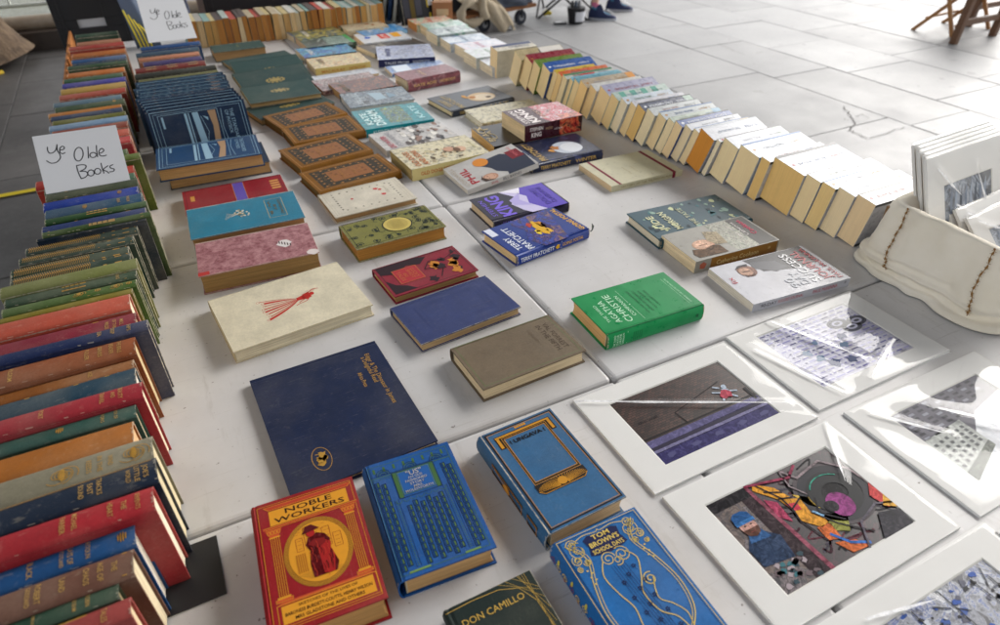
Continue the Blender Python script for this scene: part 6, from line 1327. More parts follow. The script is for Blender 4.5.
for k in range(1500):
    t = rr.choice(tips)+Vector((rr.gauss(0, .4), rr.gauss(0, .4), rr.gauss(.2, .3))); e1 = Vector((rr.uniform(-1, 1), rr.uniform(-1, 1), rr.uniform(-1, 1))).normalized()*.05; e2 = e1.cross(Vector((rr.random(), rr.random(), 1))).normalized()*.025
    m.add([t-e1, t+e2, t+e1, t-e2], [(0, 1, 2, 3)], lf[k % 3])
m.build('crown', tr)
yt = MB(); q = at(4, 72, -TZ); yt.tube([Vector((tb.x-.3, tb.y-.42, .02)), Vector((tb.x+.05, tb.y-.5, .012)), Vector((q.x, q.y-.05, .012))], .018, plain('c8a818', .5), 6); tag(yt.build('yellow_strap'), 'yellow strap lying against the foot of the tree trunk', 'strap')

# ------------------------------------------------------------------ things behind the tables
blk = plain('17171b', .45); dk2 = plain('22232b', .6)
def crate(name, x0, x1, y0, y1, z0, z1, label, col='17171b', handle=None):
    root = empty(name, Vector(((x0+x1)/2, (y0+y1)/2, z0))); tag(root, label, 'crate')
    hx, hy, h = (x1-x0)/2, (y1-y0)/2, z1-z0; m = MB(); c = plain(col, .4); t = .012
    m.box((-hx, -hy, 0), (hx, hy, t), c); m.box((-hx, -hy, t), (-hx+t, hy, h), c); m.box((hx-t, -hy, t), (hx, hy, h), c); m.box((-hx+t, hy-t, t), (hx-t, hy, h), c)
    if handle:
        hz, hw, hh = handle
        m.box((-hx+t, -hy, t), (hx-t, -hy+t, hz-hh), c); m.box((-hx+t, -hy, hz+hh), (hx-t, -hy+t, h), c); m.box((-hx+t, -hy, hz-hh), (-hw, -hy+t, hz+hh), c); m.box((hw, -hy, hz-hh), (hx-t, -hy+t, hz+hh), c)
    else: m.box((-hx+t, -hy, t), (hx-t, -hy+t, h), c)
    for k in (0, 3): m.box((-hx+.03+k*(2*hx-.06)/4, -hy-.004, t+.01), (-hx+.04+k*(2*hx-.06)/4, -hy-.0005, h-.01), c)
    m.build('shell', root, bevel=.003)
    for a_, b_ in ((-hy-.006, -hy-.001), (hy+.001, hy+.006)): m = MB(); m.box((-hx-.006, a_, h-.02), (hx+.006, b_, h-.002), c); m.build('rim', root)
    return root
# big black case with a slot handle beyond the left row
P0 = at(78, 33, 0); P1 = at(131, 28, 0)
r_ = crate('storage_case', -.36, -.075, 3.62, 3.98, .45, 1.22, 'black storage case with a pale slot handle beyond the left row', handle=(.385, .055, .018))
m = MB(); m.box((-.09, -.166, .355), (.09, -.150, .415), plain('c9c9cc', .5)); m.build('packed_paper', r_)
m = MB(); m.box((-.11, .0, .0), (.11, .30, .45), plain('3a3a40', .6)); 
st = empty('stool', Vector((-.22, 3.80, 0))); tag(st, 'dark stool carrying the black storage case', 'stool')
m = MB(); m.box((-.16, -.18, .42), (.16, .18, .449), dk2); m.build('seat', st)
for a in (-1, 1):
    for b in (-1, 1): m = MB(); m.tube([(a*.13, b*.15, .42), (a*.15, b*.17, 0)], .012, dk2); m.build('leg', st)
# orange-brown carton side along the far end of the left row
m = MB(); m.box((-.300, 2.55, 0), (-.292, 3.42, .10), plain('a8682c', .8)); o = m.build('cardboard_tray'); o.location.z = TZ; tag(o, 'orange-brown cardboard tray edge around the farthest left books', 'tray')
# folded grey-blue bag with yellow cords
fb = empty('folded_bag', Vector((-.045, 3.42, TZ))); tag(fb, 'folded grey-blue bag with yellow cords beyond the left row', 'bag')
m = MB(); m.grid(lambda i, j: (-.05+.10*i+.03*(1-j), .02*math.sin(i*6+j*3)+.05*j, .30*j), 8, 10, plain('5c6a82', .7)); m.grid(lambda i, j: (-.05+.10*i+.03*(1-j), .035+.02*math.sin(i*6+j*3)+.05*j, .30*j), 8, 10, plain('5c6a82', .7)); m.build('body', fb)
for k in range(4): m = MB(); m.tube([(.0+.014*k, -.03, .0), (-.012+.015*k, -.02, .07), (-.03+.014*k, .0, .16-.02*k)], .0035, plain('dcc81c', .5), 6); m.build('cord', fb)
# black crates / cloth-covered cases behind the far row
crate('storage_case', .28, .86, 3.80, 4.25, .40, 1.02, 'black crate behind the browned paperbacks, left one of the pair', '14141c')
crate('storage_case', .90, 1.42, 3.78, 4.22, .40, 1.02, 'black crate behind the browned paperbacks, right one of the pair', '16161c')
bn = empty('bench', Vector((.86, 4.02, 0))); tag(bn, 'dark low bench carrying the pair of black crates', 'bench')
m = MB(); m.box((-.62, -.24, .36), (.62, .24, .399), dk2); m.build('seat', bn)
for a in (-1, 1):
    for b in (-1, 1): m = MB(); m.box((a*.56-.02, b*.2-.02, 0), (a*.56+.02, b*.2+.02, .359), dk2); m.build('leg', bn)
# upright hardbacks and big black book at the far right corner of the tables
for k in range(5):
    p = at(372+5.2*k, 20+1.2*k, 0)
    Mk = Matrix.Translation((p.x+.03, p.y+.02, TZ)) @ Matrix.Rotation(math.radians(-27), 4, 'Z') @ Matrix.Rotation(math.radians(12), 4, 'Y')
    Mb = Mk @ Matrix(((0, 0, 1, 0), (1, 0, 0, 0), (0, 1, 0, 0), (0, 0, 0, 1))) @ Matrix.Translation((.09, .13, 0))
    c = ['b8943c', 'd4d0c4', '2c4c7c', 'd8d4cc', '1c1e24'][k]
    book('hardback_book', Mb, .18, .26, .017, cloth(c), worn(c), 'd8ccb0', ['tan', 'white', 'blue', 'cream', 'black'][k]+' tall book standing upright at the far right corner of the tables', group='tall books standing at the far right corner')
p0, p1 = at(401, 25, 0), at(434, 20, 0); X = (p1-p0); wv = X.length; X.normalize(); Y = Vector((0, 0, 1))*math.cos(.2)+Vector((-X.y, X.x, 0))*math.sin(.2); Z = X.cross(Y)
c = (p0+p1)/2+Y*.13
Mb = Matrix(((X.x, Y.x, Z.x, c.x), (X.y, Y.y, Z.y, c.y), (X.z, Y.z, Z.z, c.z), (0, 0, 0, 1)))
book('hardback_book', Mb, wv, .27, .03, glossy('1b1b20', .35), worn('1b1b20'), 'c9b890', 'big black book standing with its barcoded back cover towards us', group=None, dec=lambda s: (s.rect(.08, .12, .24, .98, ink('3a3a44'), 1), s.rect(.27, .10, .40, .98, ink('5c4c1c'), 1), s.rect(.43, .14, .60, .98, ink('44444e'), 1), s.rect(.76, .28, .94, .52, ink('d8d8d8'), 1), [s.rect(.78+.018*k, .31, .786+.018*k, .49, BLK, 2) for k in range(8)], s.rect(.76, .25, .80, .55, ink('c8b02c'), 1.5), s.rect(.80, .06, .86, .16, ink('c8b02c'), 1)))
cb = at(443, 20, 0); m = MB(); m.box((-.05, -.04, 0), (.05, .06, .09), plain('9a6c48', .8)); m.box((-.052, -.004, .0905), (.052, .012, .0915), plain('b08c60', .5)); m.box((-.03, -.0412, .03), (.03, -.0403, .06), plain('c9b08a', .8)); o = m.build('cardboard_box', bevel=.002); o.location = cb; o.rotation_euler.z = -.4; tag(o, 'small brown cardboard box beside the big black book', 'box')

# ------------------------------------------------------------------ trolley with bags
tw = [at(487, 31, -TZ), at(531, 22, -TZ)]
ax = (tw[1]-tw[0]); ax.z = 0; axn = ax.normalized(); bk_ = Vector((-axn.y, axn.x, 0))
tc = (tw[0]+tw[1])/2+bk_*.20-axn*.10; Tm = Matrix(((axn.x, bk_.x, 0, tc.x), (axn.y, bk_.y, 0, tc.y), (0, 0, 1, 0), (0, 0, 0, 1)))
tr = empty('trolley', Tm); tag(tr, 'low wooden platform trolley on small wheels behind the tables', 'trolley')
m = MB(); m.box((-.55, -.24, .145), (.42, .24, .175), plain('8a5a34', .7)); m.build('deck', tr, bevel=.004)
for sx in (-.22, .24, -.48):
    for sy in (-.2, .2):
        m = MB(); m.tube([(sx, sy-.018, .065), (sx, sy+.018, .065)], .065, plain('1a2030', .5), 20); w_ = m.build('wheel', tr); m = MB(); m.tube([(sx, sy-.021, .065), (sx, sy+.021, .065)], .03, plain('9a9ca0', .4), 14); m.build('hub', w_)
        m = MB(); m.box((sx-.012, sy-.03, .065), (sx+.012, sy-.024, .144), LEGM); m.build('bracket', tr)
def heap(name, M, rx, ry, h, mat, label, cat, seed=0, droop=.0):
    m = MB()
    def f(i, j):
        a = 2*PI*i; r = math.sin(PI/2*j); z = h*math.cos(PI/2*j)**.8
        n = MN.noise(Vector((math.cos(a)*2.2+seed, math.sin(a)*2.2, j*2)))*.35+MN.noise(Vector((math.cos(a)*5+seed, math.sin(a)*5, j*6)))*.15
        return (rx*r*(1+n)*math.cos(a), ry*r*(1+n)*math.sin(a), z*(1+n)+(-droop*max(0, j-.6) if math.cos(a) > .0 else 0))
    m.grid(f, 48, 20, mat); o = m.build(name); o.matrix_world = M; tag(o, label, cat); return o
heap('denim_jacket', Tm @ Matrix.Translation((.16, 0, .18)), .32, .25, .10, plain('4a5260', .85), 'grey denim jacket bundled on the trolley deck', 'jacket', 2)
heap('duffel_bag', Tm @ Matrix.Translation((-.12, .10, .18)), .44, .2, .28, plain('1b1a20', .8), 'black duffel bag slumped on the back of the trolley', 'bag', 5)
cl = empty('cloth_bundle', Tm @ Matrix.Translation((-.36, -.16, .16))); tag(cl, 'beige cloth bundle knotted and hanging over the end of the trolley', 'cloth')
bc = NT('beige_cloth'); bc.base(bc.mix(bc.noise(bc.coord(rand=False), 14, 5), lin('a89880'), lin('c8baa2'))); bc.rough(.9); bc.bump(bc.noise(bc.coord((3, 3, 1), False), 9, 5), .8, .02)
m = MB()
def fc(i, j):
    a = 2*PI*i; r = .15*(1-.4*j)*(1+.25*math.sin(a*7+j*5)*.6); return (.05+.55*r*0+math.cos(a)*r+.28*j, math.sin(a)*r*.6-.16*j, .12-.26*j*j+.04*math.sin(a*3))
m.grid(fc, 60, 20, bc.m); m.build('hanging_end', cl)
m = MB(); m.tube([Vector((.13*math.cos(t)-.04, -.10+.02*math.sin(2*t), .05+.10*math.sin(t))) for t in [2*PI*k/16 for k in range(17)]], [.035+.012*math.sin(k*1.7) for k in range(17)], bc.m, 12); m.build('loop', cl)
m = MB(); m.tube([(.07, -.12, .16), (.06, -.13, .06), (.10, -.14, -.02)], [.03, .04, .03], bc.m, 10); m.build('knot', cl)

# ------------------------------------------------------------------ camp chair, bucket, phone, shoes and the people
def body(name, J, E, mats, label, sub=2):
    """J: joint -> (pos, radius); E: edges; mats: list of (material, test(co))"""
    me = bpy.data.meshes.new(name); ks = list(J); me.from_pydata([J[k][0] for k in ks], [(ks.index(a), ks.index(b)) for a, b in E], []); me.update()
    o = bpy.data.objects.new(name, me); COL.objects.link(o)
    sk = o.modifiers.new('skin', 'SKIN'); sk.use_smooth_shade = True
    sv = me.skin_vertices[0].data if me.skin_vertices else None
    if sv is None:
        bpy.context.view_layer.objects.active = o; sv = me.skin_vertices[0].data
    for i, k in enumerate(ks):
        r = J[k][1]; sv[i].radius = r if isinstance(r, tuple) else (r, r); sv[i].use_root = (i == 0)
    ss = o.modifiers.new('sub', 'SUBSURF'); ss.levels = sub; ss.render_levels = sub
    bpy.context.view_layer.update()
    m2 = bpy.data.meshes.new_from_object(o.evaluated_get(bpy.context.evaluated_depsgraph_get()))
    bpy.data.objects.remove(o)
    o = bpy.data.objects.new(name, m2); COL.objects.link(o); m2.materials.clear()
    for m, t in mats: m2.materials.append(m)
    for p in m2.polygons:
        p.use_smooth = True; c = p.center
        for i, (m, t) in enumerate(mats):
            if t(c): p.material_index = i; break
    tag(o, label, 'person'); return o
def hand(J, E, wrist, d, side, up, s=1.0, curl=.5):
    """five fingers from the wrist joint; d: direction of the fingers, side: towards the thumb, up: back of the hand"""
    d, side, up = d.normalized(), side.normalized(), up.normalized(); W = J[wrist][0]
    J[wrist+'palm'] = (W+d*.05*s, (.030*s, .016*s)); E.append((wrist, wrist+'palm'))
    for k, (o, L) in enumerate(((.026, .072), (.009, .080), (-.009, .075), (-.025, .060))):
        b = W+d*.085*s+side*o*s; a1 = b+d*L*.42*s-up*L*.10*curl*s; a2 = a1+(d*(1-curl*.6)-up*curl).normalized()*L*.32*s; a3 = a2+(d*(1-curl)-up*curl*1.2).normalized()*L*.26*s
        for q, (P, r) in enumerate(((b, .0105), (a1, .0092), (a2, .0085), (a3, .0068))):
            J[f'{wrist}f{k}{q}'] = (P, r*s); E.append(((wrist+'palm') if q == 0 else f'{wrist}f{k}{q-1}', f'{wrist}f{k}{q}'))
    t0 = W+d*.025*s+side*.032*s; t1 = t0+(d*.6+side*.7).normalized()*.035*s; t2 = t1+(d+side*.15).normalized()*.028*s
    for q, (P, r) in enumerate(((t0, .012), (t1, .0105), (t2, .008))):
        J[f'{wrist}t{q}'] = (P, r*s); E.append(((wrist) if q == 0 else f'{wrist}t{q-1}', f'{wrist}t{q}'))
skin_ = plain('b57c62', .5)
def head_bits(parent, C, f, s, hairc):
    """face: eyes, nose, mouth, ears and hair on a head centred at C, looking along f"""
    f = f.normalized(); up = Vector((0, 0, 1)); sd = f.cross(up).normalized()
    def ball(nm, c, rx, ry, rz, mat, j0=0.0, j1=1.0):
        m = MB(); m.grid(lambda i, j: c+sd*rx*math.cos(2*PI*i)*math.sin(PI*(j0+(j1-j0)*j))+f*ry*math.sin(2*PI*i)*math.sin(PI*(j0+(j1-j0)*j))+up*rz*math.cos(PI*(j0+(j1-j0)*j)), 18, 10, mat); m.build(nm, parent)
    ball('nose', C+f*.092-up*.02, .014, .018, .022, skin_); 
    for k in (-1, 1): ball('eye', C+f*.083+up*.008+sd*.031*k, .013, .008, .008, plain('e8e4e0', .3)); ball('pupil', C+f*.090+up*.008+sd*.031*k, .006, .004, .006, plain('2c2018', .2)); ball('ear', C+sd*.079*k-up*.005, .010, .02, .03, skin_)
    ball('mouth', C+f*.082-up*.055, .024, .008, .006, plain('8c4a42', .5))
    ball('hair', C-f*.014+up*.022, .088, .102, .108, plain(hairc, .8), 0, .56)
V = Vector
# person sitting beyond the trolley: shins, socks and navy trainers are in the picture
fA, fB = at(603, 20, -TZ), at(620, 11, -TZ); fwd = V((.78, -.62, 0)).normalized(); lat = V((fwd.y, -fwd.x, 0))
hip = (fA+fB)/2-fwd*.46; hip.z = .50
J = {}; E = []
J['hips'] = (hip, (.15, .12)); J['waist'] = (hip+V((0, 0, .18))-fwd*.03, (.13, .10)); J['chest'] = (hip+V((0, 0, .40))+fwd*.0, (.16, .11)); J['base'] = (hip+V((0, 0, .50))+fwd*.01, (.10, .075)); J['neck'] = (hip+V((0, 0, .545))+fwd*.03, .062); J['jaw'] = (hip+V((0, 0, .61))+fwd*.06, .072); J['skull'] = (hip+V((0, 0, .69))+fwd*.055, .094); J['crown'] = (hip+V((0, 0, .76))+fwd*.045, .062)
E += [('hips', 'waist'), ('waist', 'chest'), ('chest', 'base'), ('base', 'neck'), ('neck', 'jaw'), ('jaw', 'skull'), ('skull', 'crown')]
for n_, F, s_ in (('a', fA, 1), ('b', fB, -1)):
    hs = hip+lat*.09*s_; kn = F-fwd*.05; kn.z = .50; an = F-fwd*.09; an = V((an.x, an.y, .10))
    J['th'+n_] = (hs+fwd*.06, .085); J['kn'+n_] = (V((kn.x, kn.y, .49)), .058); J['cf'+n_] = (V((an.x, an.y, .33))-fwd*.005, .052); J['an'+n_] = (an, .034); J['ft'+n_] = (V((F.x, F.y, .045)), .030); J['to'+n_] = (V((F.x, F.y, .035))+fwd*.08, .024)
    E += [('hips', 'th'+n_), ('th'+n_, 'kn'+n_), ('kn'+n_, 'cf'+n_), ('cf'+n_, 'an'+n_), ('an'+n_, 'ft'+n_), ('ft'+n_, 'to'+n_)]
    sh = J['chest'][0]+V((0, 0, .08))+lat*.17*s_; el = sh+V((0, 0, -.27))+fwd*.08+lat*.03*s_; wr = el+fwd*.22+V((0, 0, .04))-lat*.06*s_
    J['sh'+n_] = (sh, .055); J['el'+n_] = (el, .042); J['wr'+n_] = (wr, .028); E += [('chest', 'sh'+n_), ('sh'+n_, 'el'+n_), ('el'+n_, 'wr'+n_)]
    hand(J, E, 'wr'+n_, fwd, lat*-s_, V((0, 0, 1)))
hz = hip.z
pe = body('person', J, E, [(skin_, lambda c: c.z > hz+.54 or (c-J['wra'][0]).length < .22 and (c-J['ela'][0]).length > .2 or (c-J['wrb'][0]).length < .22 and (c-J['elb'][0]).length > .2), (plain('c9a08a', .5), lambda c: .16 < c.z < .36), (plain('c86a8c', .8), lambda c: .125 < c.z <= .16), (plain('3c7a9c', .8), lambda c: c.z <= .125), (plain('3a3c48', .9), lambda c: c.z < hz+.10), (plain('4a5a6c', .9), lambda c: True)], 'person sitting beyond the trolley in navy trainers and patterned socks')
head_bits(pe, J['skull'][0], fwd, 1, '4a3424')
for n_, F in (('a', fA), ('b', fB)):
    m = MB(); c = V((F.x, F.y, 0))
    def fs(i, j, up_=True):
        a = 2*PI*i; L = .145; w_ = .046+.010*math.cos(a)
        x = math.cos(a)*L+.01; y = math.sin(a)*w_
        heel = max(0, (-.02-x)/.12); hgt = .055+.065*min(1, max(0, (.07-x)/.10))
        q = j; r = 1-.45*q**2.2 if x > -.02 else 1-.25*q**2
        return c+fwd*(x*(1 if q < .7 else 1-(q-.7)*1.2)*r-.02)+lat*y*r+V((0, 0, .02+hgt*q*(1 if x < .07 else .75)))
    m.grid(lambda i, j: fs(i, j), 36, 12, plain('1f2c54', .7)); sh_ = m.build('trainer', pe)
    m = MB(); m.grid(lambda i, j: c+fwd*(math.cos(2*PI*i)*.15-.01)+lat*math.sin(2*PI*i)*(.050+.010*math.cos(2*PI*i))+V((0, 0, .022*j)), 36, 3, plain('b9bcc4', .6)); 
    m.add([c+fwd*(math.cos(2*PI*i/36)*.15-.01)+lat*math.sin(2*PI*i/36)*(.050+.010*math.cos(2*PI*i/36))+V((0, 0, .022)) for i in range(36)], [tuple(range(36))], plain('b9bcc4', .6)); m.build('sole', sh_)
    m = MB(); [m.tube([c+fwd*(.035+.018*k)+lat*.022+V((0, 0, .093-.008*k)), c+fwd*(.04+.018*k)-lat*.022+V((0, 0, .093-.008*k))], .0035, plain('c9ccd4', .6), 6) for k in range(4)]; m.build('laces', sh_)
# camp chair the person sits on
cc = hip-fwd*.02; cc.z = 0; ch = empty('camp_chair', Matrix(((fwd.x, lat.x, 0, cc.x), (fwd.y, lat.y, 0, cc.y), (0, 0, 1, 0), (0, 0, 0, 1)))); tag(ch, 'black folding camp chair under the seated person', 'chair')
m = MB(); m.grid(lambda i, j: (-.24+.48*i, -.25+.5*j, .395-.03*math.sin(PI*i)*math.sin(PI*j)), 10, 10, blk); m.build('seat', ch)
m = MB(); m.grid(lambda i, j: (-.24-.08*j-.02*math.sin(PI*i), -.25+.5*i, .42+.42*j), 10, 10, blk); m.build('backrest', ch)
for a, b in (((-.25, -.27, 0), (.25, -.27, .42)), ((.25, -.27, 0), (-.25, -.27, .42)), ((-.25, .27, 0), (.25, .27, .42)), ((.25, .27, 0), (-.25, .27, .42)), ((.27, -.25, 0), (.27, .25, .40)), ((.27, .25, 0), (.27, -.25, .40)), ((-.27, -.25, 0), (-.27, .25, .40)), ((-.27, .25, 0), (-.27, -.25, .40))): m = MB(); m.tube([a, b], .011, blk, 8); m.build('leg', ch)
for b in (-.27, .27): m = MB(); m.tube([(-.27, b, .40), (-.35, b, .86)], .011, blk, 8); m.build('back_post', ch)
# black pot with a white label, flat black phone, yellow bit
q = at(577, 24, -TZ); bkt = empty('bucket', V((q.x, q.y+.03, 0))); tag(bkt, 'small black pot with a white label and bottles, beside the camp chair', 'bucket')
m = MB(); m.tube([(0, 0, .004), (0, 0, .15)], [.07, .09], blk, 20); m.build('pot', bkt); m = MB(); m.grid(lambda i, j: (.093*math.sin(-.6+1.5*i)*(.9+.1*j), -.093*math.cos(-.6+1.5*i)*(.9+.1*j), .03+.09*j), 10, 3, plain('d0d2d8', .5)); m.build('label_sheet', bkt)
for k in range(3): m = MB(); m.tube([(-.04+.04*k, .01, .14), (-.04+.04*k, .01, .19), (-.04+.04*k, .01, .21)], [.016, .016, .008], (blk, plain('3c4a5c', .4), plain('8a8c90', .3))[k], 10); m.build('bottle', bkt)
q = at(560, 24, -TZ); m = MB(); m.box((-.06, -.03, .004), (.06, .03, .018), blk); m.box((-.05, -.024, .0182), (.05, .024, .0188), plain('5a5e68', .15)); o = m.build('tablet', bevel=.004); o.location = (q.x, q.y, 0); o.rotation_euler.z = -.3; tag(o, 'flat black device lying on the paving next to the pot', 'tablet')
q = at(547, 17, -TZ); m = MB(); m.tube([(-.04, 0, .03), (.0, .01, .045), (.05, 0, .03)], [.02, .03, .015], plain('c8b41c', .5), 10); o = m.build('yellow_pouch'); o.location = (q.x, q.y, 0); tag(o, 'tiny yellow pouch on the ground beside the trolley', 'pouch')
# the bookseller seated beyond the left rows, mostly out of frame
hp = V((-.056+.28*.28+.125, 5.1+.96*.28+.04, .50)); f2 = V((-.28, -.96, 0)).normalized(); l2 = V((f2.y, -f2.x, 0)); J = {}; E = []
hd = at(131, 5, .02); 
J['hips'] = (hp, (.15, .12)); J['waist'] = (hp+V((0, 0, .18)), (.14, .11)); J['chest'] = (hp+V((0, 0, .42))+f2*.02, (.17, .12)); J['neck'] = (hp+V((0, 0, .58))+f2*.05, .060); J['jaw'] = (hp+V((0, 0, .66))+f2*.08, .070); J['skull'] = (hp+V((0, 0, .74))+f2*.075, .090); J['crown'] = (hp+V((0, 0, .81))+f2*.065, .056)
E += [('hips', 'waist'), ('waist', 'chest'), ('chest', 'neck'), ('neck', 'jaw'), ('jaw', 'skull'), ('skull', 'crown')]
for n_, s_ in (('a', 1), ('b', -1)):
    kn = hp+f2*.44+l2*.13*s_; kn.z = .52
    J['th'+n_] = (hp+l2*.09*s_+f2*.06, .088); J['kn'+n_] = (kn, .062); J['cf'+n_] = (V((kn.x, kn.y, .32)), .055); J['an'+n_] = (V((kn.x, kn.y, .10)), .036); J['ft'+n_] = (V((kn.x, kn.y, .045))+f2*.08, .034); J['to'+n_] = (V((kn.x, kn.y, .035))+f2*.17, .026)
    E += [('hips', 'th'+n_), ('th'+n_, 'kn'+n_), ('kn'+n_, 'cf'+n_), ('cf'+n_, 'an'+n_), ('an'+n_, 'ft'+n_), ('ft'+n_, 'to'+n_)]
    sh = J['chest'][0]+V((0, 0, .08))+l2*.18*s_; J['sh'+n_] = (sh, .058)
    wr = V((kn.x, kn.y, .62))-f2*.16
    if (wr-hd).length < 9 and s_ == 1: wr = wr
    J['el'+n_] = ((sh+wr)/2+l2*.07*s_+V((0, 0, -.09)), .044); J['wr'+n_] = (wr, .030); E += [('chest', 'sh'+n_), ('sh'+n_, 'el'+n_), ('el'+n_, 'wr'+n_)]
    hand(J, E, 'wr'+n_, f2+V((0, 0, -.12)), l2*-s_, V((0, 0, 1)), 1.05, .7)
JJ = J
pe2 = body('person', J, E, [(skin_, lambda c: c.z > hp.z+.57 or min((c-JJ['wr'+k][0]).length for k in 'ab') < .2 and (c-JJ['wra'][0]).dot(f2) > -.02), (plain('1c2030', .85), lambda c: c.z < .16), (plain('20263c', .9), lambda c: True)], 'person in navy clothes seated beyond the left rows, hands on knees')
head_bits(pe2, J['skull'][0], f2, 1, '5a5048')
so = empty('stool', V((hp.x, hp.y, 0))); tag(so, 'dark stool under the seated bookseller in navy', 'stool'); m = MB(); m.tube([(0, 0, .36), (0, 0, .39)], .18, dk2, 20); m.build('seat', so)
for k in range(4): a = PI/4+k*PI/2; m = MB(); m.tube([(.12*math.cos(a), .12*math.sin(a), .36), (.17*math.cos(a), .17*math.sin(a), 0)], .013, dk2, 8); m.build('leg', so)

# ------------------------------------------------------------------ wooden furniture top right
wdk = NT('dark_oiled_wood'); a_ = wdk.noise(wdk.coord((4, 4, 4)), 5, 6, .7); wdk.base(wdk.mix(a_, lin('4c3220'), lin('7a5436'))); wdk.rough(.5); wdk = wdk.m
wlt = NT('light_wood'); a_ = wlt.noise(wlt.coord((4, 4, 4)), 5, 6, .7); wlt.base(wlt.mix(a_, lin('8c5a2c'), lin('b8854c'))); wlt.rough(.5); wlt = wlt.m
g1, g2 = gp(953, 44), gp(992, 36)
e = (g2-g1); e.z = 0; e2 = V((e.y, -e.x, 0)).normalized()*-1
tb_ = empty('wooden_table', V((g1.x, g1.y, 0))); tag(tb_, 'dark wooden table with thick legs at the top right corner', 'table')
top1 = z_for(969, 0, g1.y); 
def rel(p): return V(p)-V((g1.x, g1.y, 0))
tilt = V((.02, .0, 0))
legs = [g1, g2, g1+V((.75, .35, 0)), g2+V((.75, .35, 0))]
for p in legs: m = MB(); p = V((p.x, p.y, 0)); m.beam(rel(p), rel(p+V((.05, 0, .70))), .055, .055, wdk); m.build('leg', tb_, bevel=.004)
zz = .17
for a, b in ((0, 1), (2, 3)): m = MB(); A = V((legs[a].x, legs[a].y, zz))+V((.012, 0, 0)); B = V((legs[b].x, legs[b].y, zz))+V((.012, 0, 0)); dv = (B-A).normalized()*.03; m.beam(rel(A+dv), rel(B-dv), .03, .05, wdk); m.build('stretcher', tb_)
m = MB(); c0 = (legs[0]+legs[3])/2; c0 = V((c0.x, c0.y, .715)); 
for k in range(5): m.beam(rel(V((g1.x, g1.y, .715))+V((.05, .0, 0))+(legs[2]-g1)*(k+.5)/5-e*.2), rel(V((g1.x, g1.y, .715))+V((.05, 0, 0))+(legs[2]-g1)*(k+.5)/5+e*1.2), .14, .028, wdk)
m.build('tabletop', tb_)
b1, b2, b3, b4 = gp(912, 30), gp(942, 23), gp(950, 38), gp(987, 30)
fc_ = empty('folding_chair', V((b1.x, b1.y, 0))); tag(fc_, 'light wooden folding chair with crossed legs beside the dark table', 'chair')
def rl2(p): return V(p)-V((b1.x, b1.y, 0))
for a, b in ((b1, b3), (b2, b4)):
    a = V((a.x, a.y, 0)); b = V((b.x, b.y, 0))
    dxy = (b-a)*1.0
    m = MB(); m.beam(rl2(a), rl2(a+dxy*1.0+V((.16, .0, .46))), .022, .032, wlt); m.build('leg', fc_, bevel=.002)
    m = MB(); m.beam(rl2(b+V((.024, 0, 0))), rl2(a+dxy*-.25+V((.10, 0, .85))), .022, .032, wlt); m.build('leg', fc_, bevel=.002)
m = MB(); m.beam(rl2(V((b1.x, b1.y, .12))+(b3-b1)*.2+V((.03, 0, 0))), rl2(V((b2.x, b2.y, .12))+(b4-b2)*.2+V((.03, 0, 0))), .015, .02, wlt); m.build('stretcher', fc_)
m = MB(); m.beam(rl2(V((b3.x, b3.y, .10))+V((.01, 0, 0))), rl2(V((b4.x, b4.y, .10))+V((.01, 0, 0))), .015, .02, wlt); m.build('stretcher', fc_)
for k in range(5): m = MB(); s0 = V((b1.x, b1.y, .44))+(b3-b1)*(.1+.18*k)+V((.14, 0, 0)); m.beam(rl2(s0), rl2(s0+(b2-b1)+V((0, 0, 0))), .05, .012, wlt); m.build('seat_slat', fc_)
for k in range(2): m = MB(); s0 = V((b1.x, b1.y, .68+.1*k))+V((.1, .03, 0)); m.beam(rl2(s0), rl2(s0+(b2-b1)), .012, .06, wlt); m.build('back_slat', fc_)

# ------------------------------------------------------------------ bridge deck overhead
bm = NT('concrete'); bm.base(bm.mix(bm.noise(bm.coord(rand=False), .8, 5), lin('5e5248'), lin('6e6156'))); bm.rough(.9)
m = MB(); m.box((-1.3, -9, 5.7), (6.3, 9.6, 6.5), bm.m)
for k in range(7): m.box((-1.3, -8.5+2.6*k, 5.3), (6.25, -8.1+2.6*k, 5.697), bm.m)
tag(m.build('bridge'), 'concrete underside of a bridge over the book tables', 'bridge')

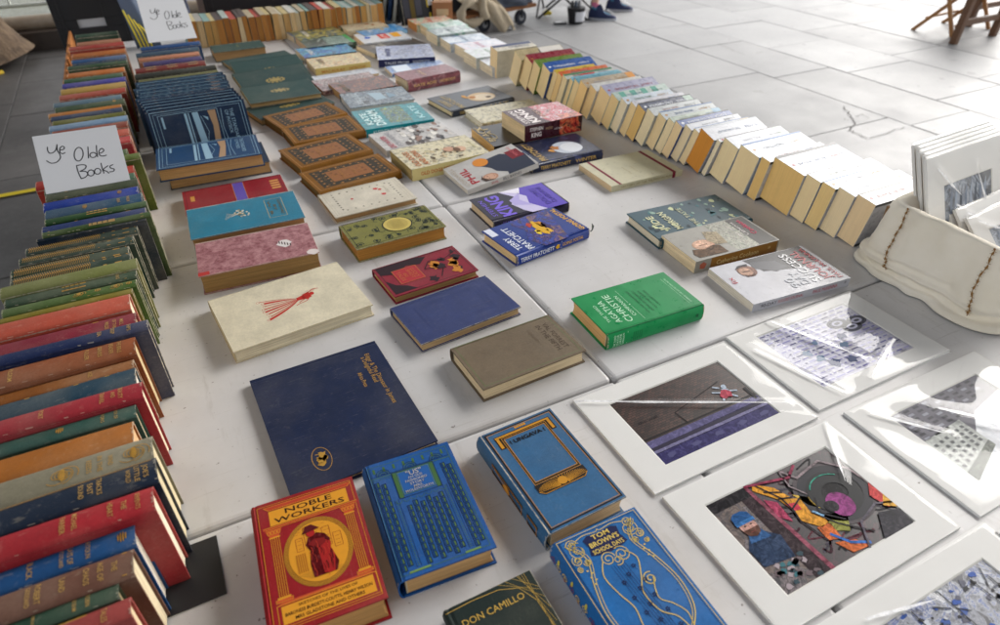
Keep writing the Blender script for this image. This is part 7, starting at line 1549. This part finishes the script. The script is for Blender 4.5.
# ------------------------------------------------------------------ light, sky, camera
SUN_EL, SUN_AZ = 34, 75     # azimuth measured from +Y towards +X
w = bpy.data.worlds.new('World'); SC.world = w; w.use_nodes = True; nt = w.node_tree; bg = nt.nodes['Background']; sk = nt.nodes.new('ShaderNodeTexSky')
sk.sky_type = 'NISHITA'; sk.sun_disc = False; sk.sun_elevation = math.radians(SUN_EL); sk.sun_rotation = math.radians(SUN_AZ); sk.air_density = 1.0; sk.dust_density = 3.0; sk.ozone_density = 1.0
hs = nt.nodes.new('ShaderNodeHueSaturation'); hs.inputs['Saturation'].default_value = .15; nt.links.new(sk.outputs[0], hs.inputs['Color']); wm_ = nt.nodes.new('ShaderNodeMix'); wm_.data_type = 'RGBA'; wm_.blend_type = 'MULTIPLY'; wm_.inputs[0].default_value = 1; wm_.inputs[7].default_value = (1, .995, .985, 1); nt.links.new(hs.outputs[0], wm_.inputs[6]); nt.links.new(wm_.outputs[2], bg.inputs[0]); bg.inputs[1].default_value = .15
L = bpy.data.lights.new('Sun', 'SUN'); L.energy = 1.35; L.angle = math.radians(38); L.color = (1, .96, .90); lo = bpy.data.objects.new('Sun', L); COL.objects.link(lo)
sd = V((math.sin(math.radians(SUN_AZ))*math.cos(math.radians(SUN_EL)), math.cos(math.radians(SUN_AZ))*math.cos(math.radians(SUN_EL)), math.sin(math.radians(SUN_EL))))
lo.rotation_euler = sd.to_track_quat('Z', 'Y').to_euler()
cam = bpy.data.cameras.new('Camera'); co = bpy.data.objects.new('Camera', cam); COL.objects.link(co); SC.camera = co
cam.sensor_width = 36; cam.lens = FPX/1000*36; cam.clip_start = .02; cam.clip_end = 300
co.matrix_world = Matrix(((RT.x, UP.x, -FW.x, CAM.x), (RT.y, UP.y, -FW.y, CAM.y), (RT.z, UP.z, -FW.z, CAM.z), (0, 0, 0, 1)))
cam.dof.use_dof = True; cam.dof.focus_distance = 1.15; cam.dof.aperture_fstop = 4.5
vs_ = SC.view_settings; vs_.view_transform = 'Standard'; vs_.look = 'None'; vs_.exposure = 0.9; vs_.gamma = 1; vs_.use_curve_mapping = False
SC.cycles.denoising_prefilter = 'ACCURATE'; SC.cycles.max_bounces = 8; SC.cycles.transparent_max_bounces = 12
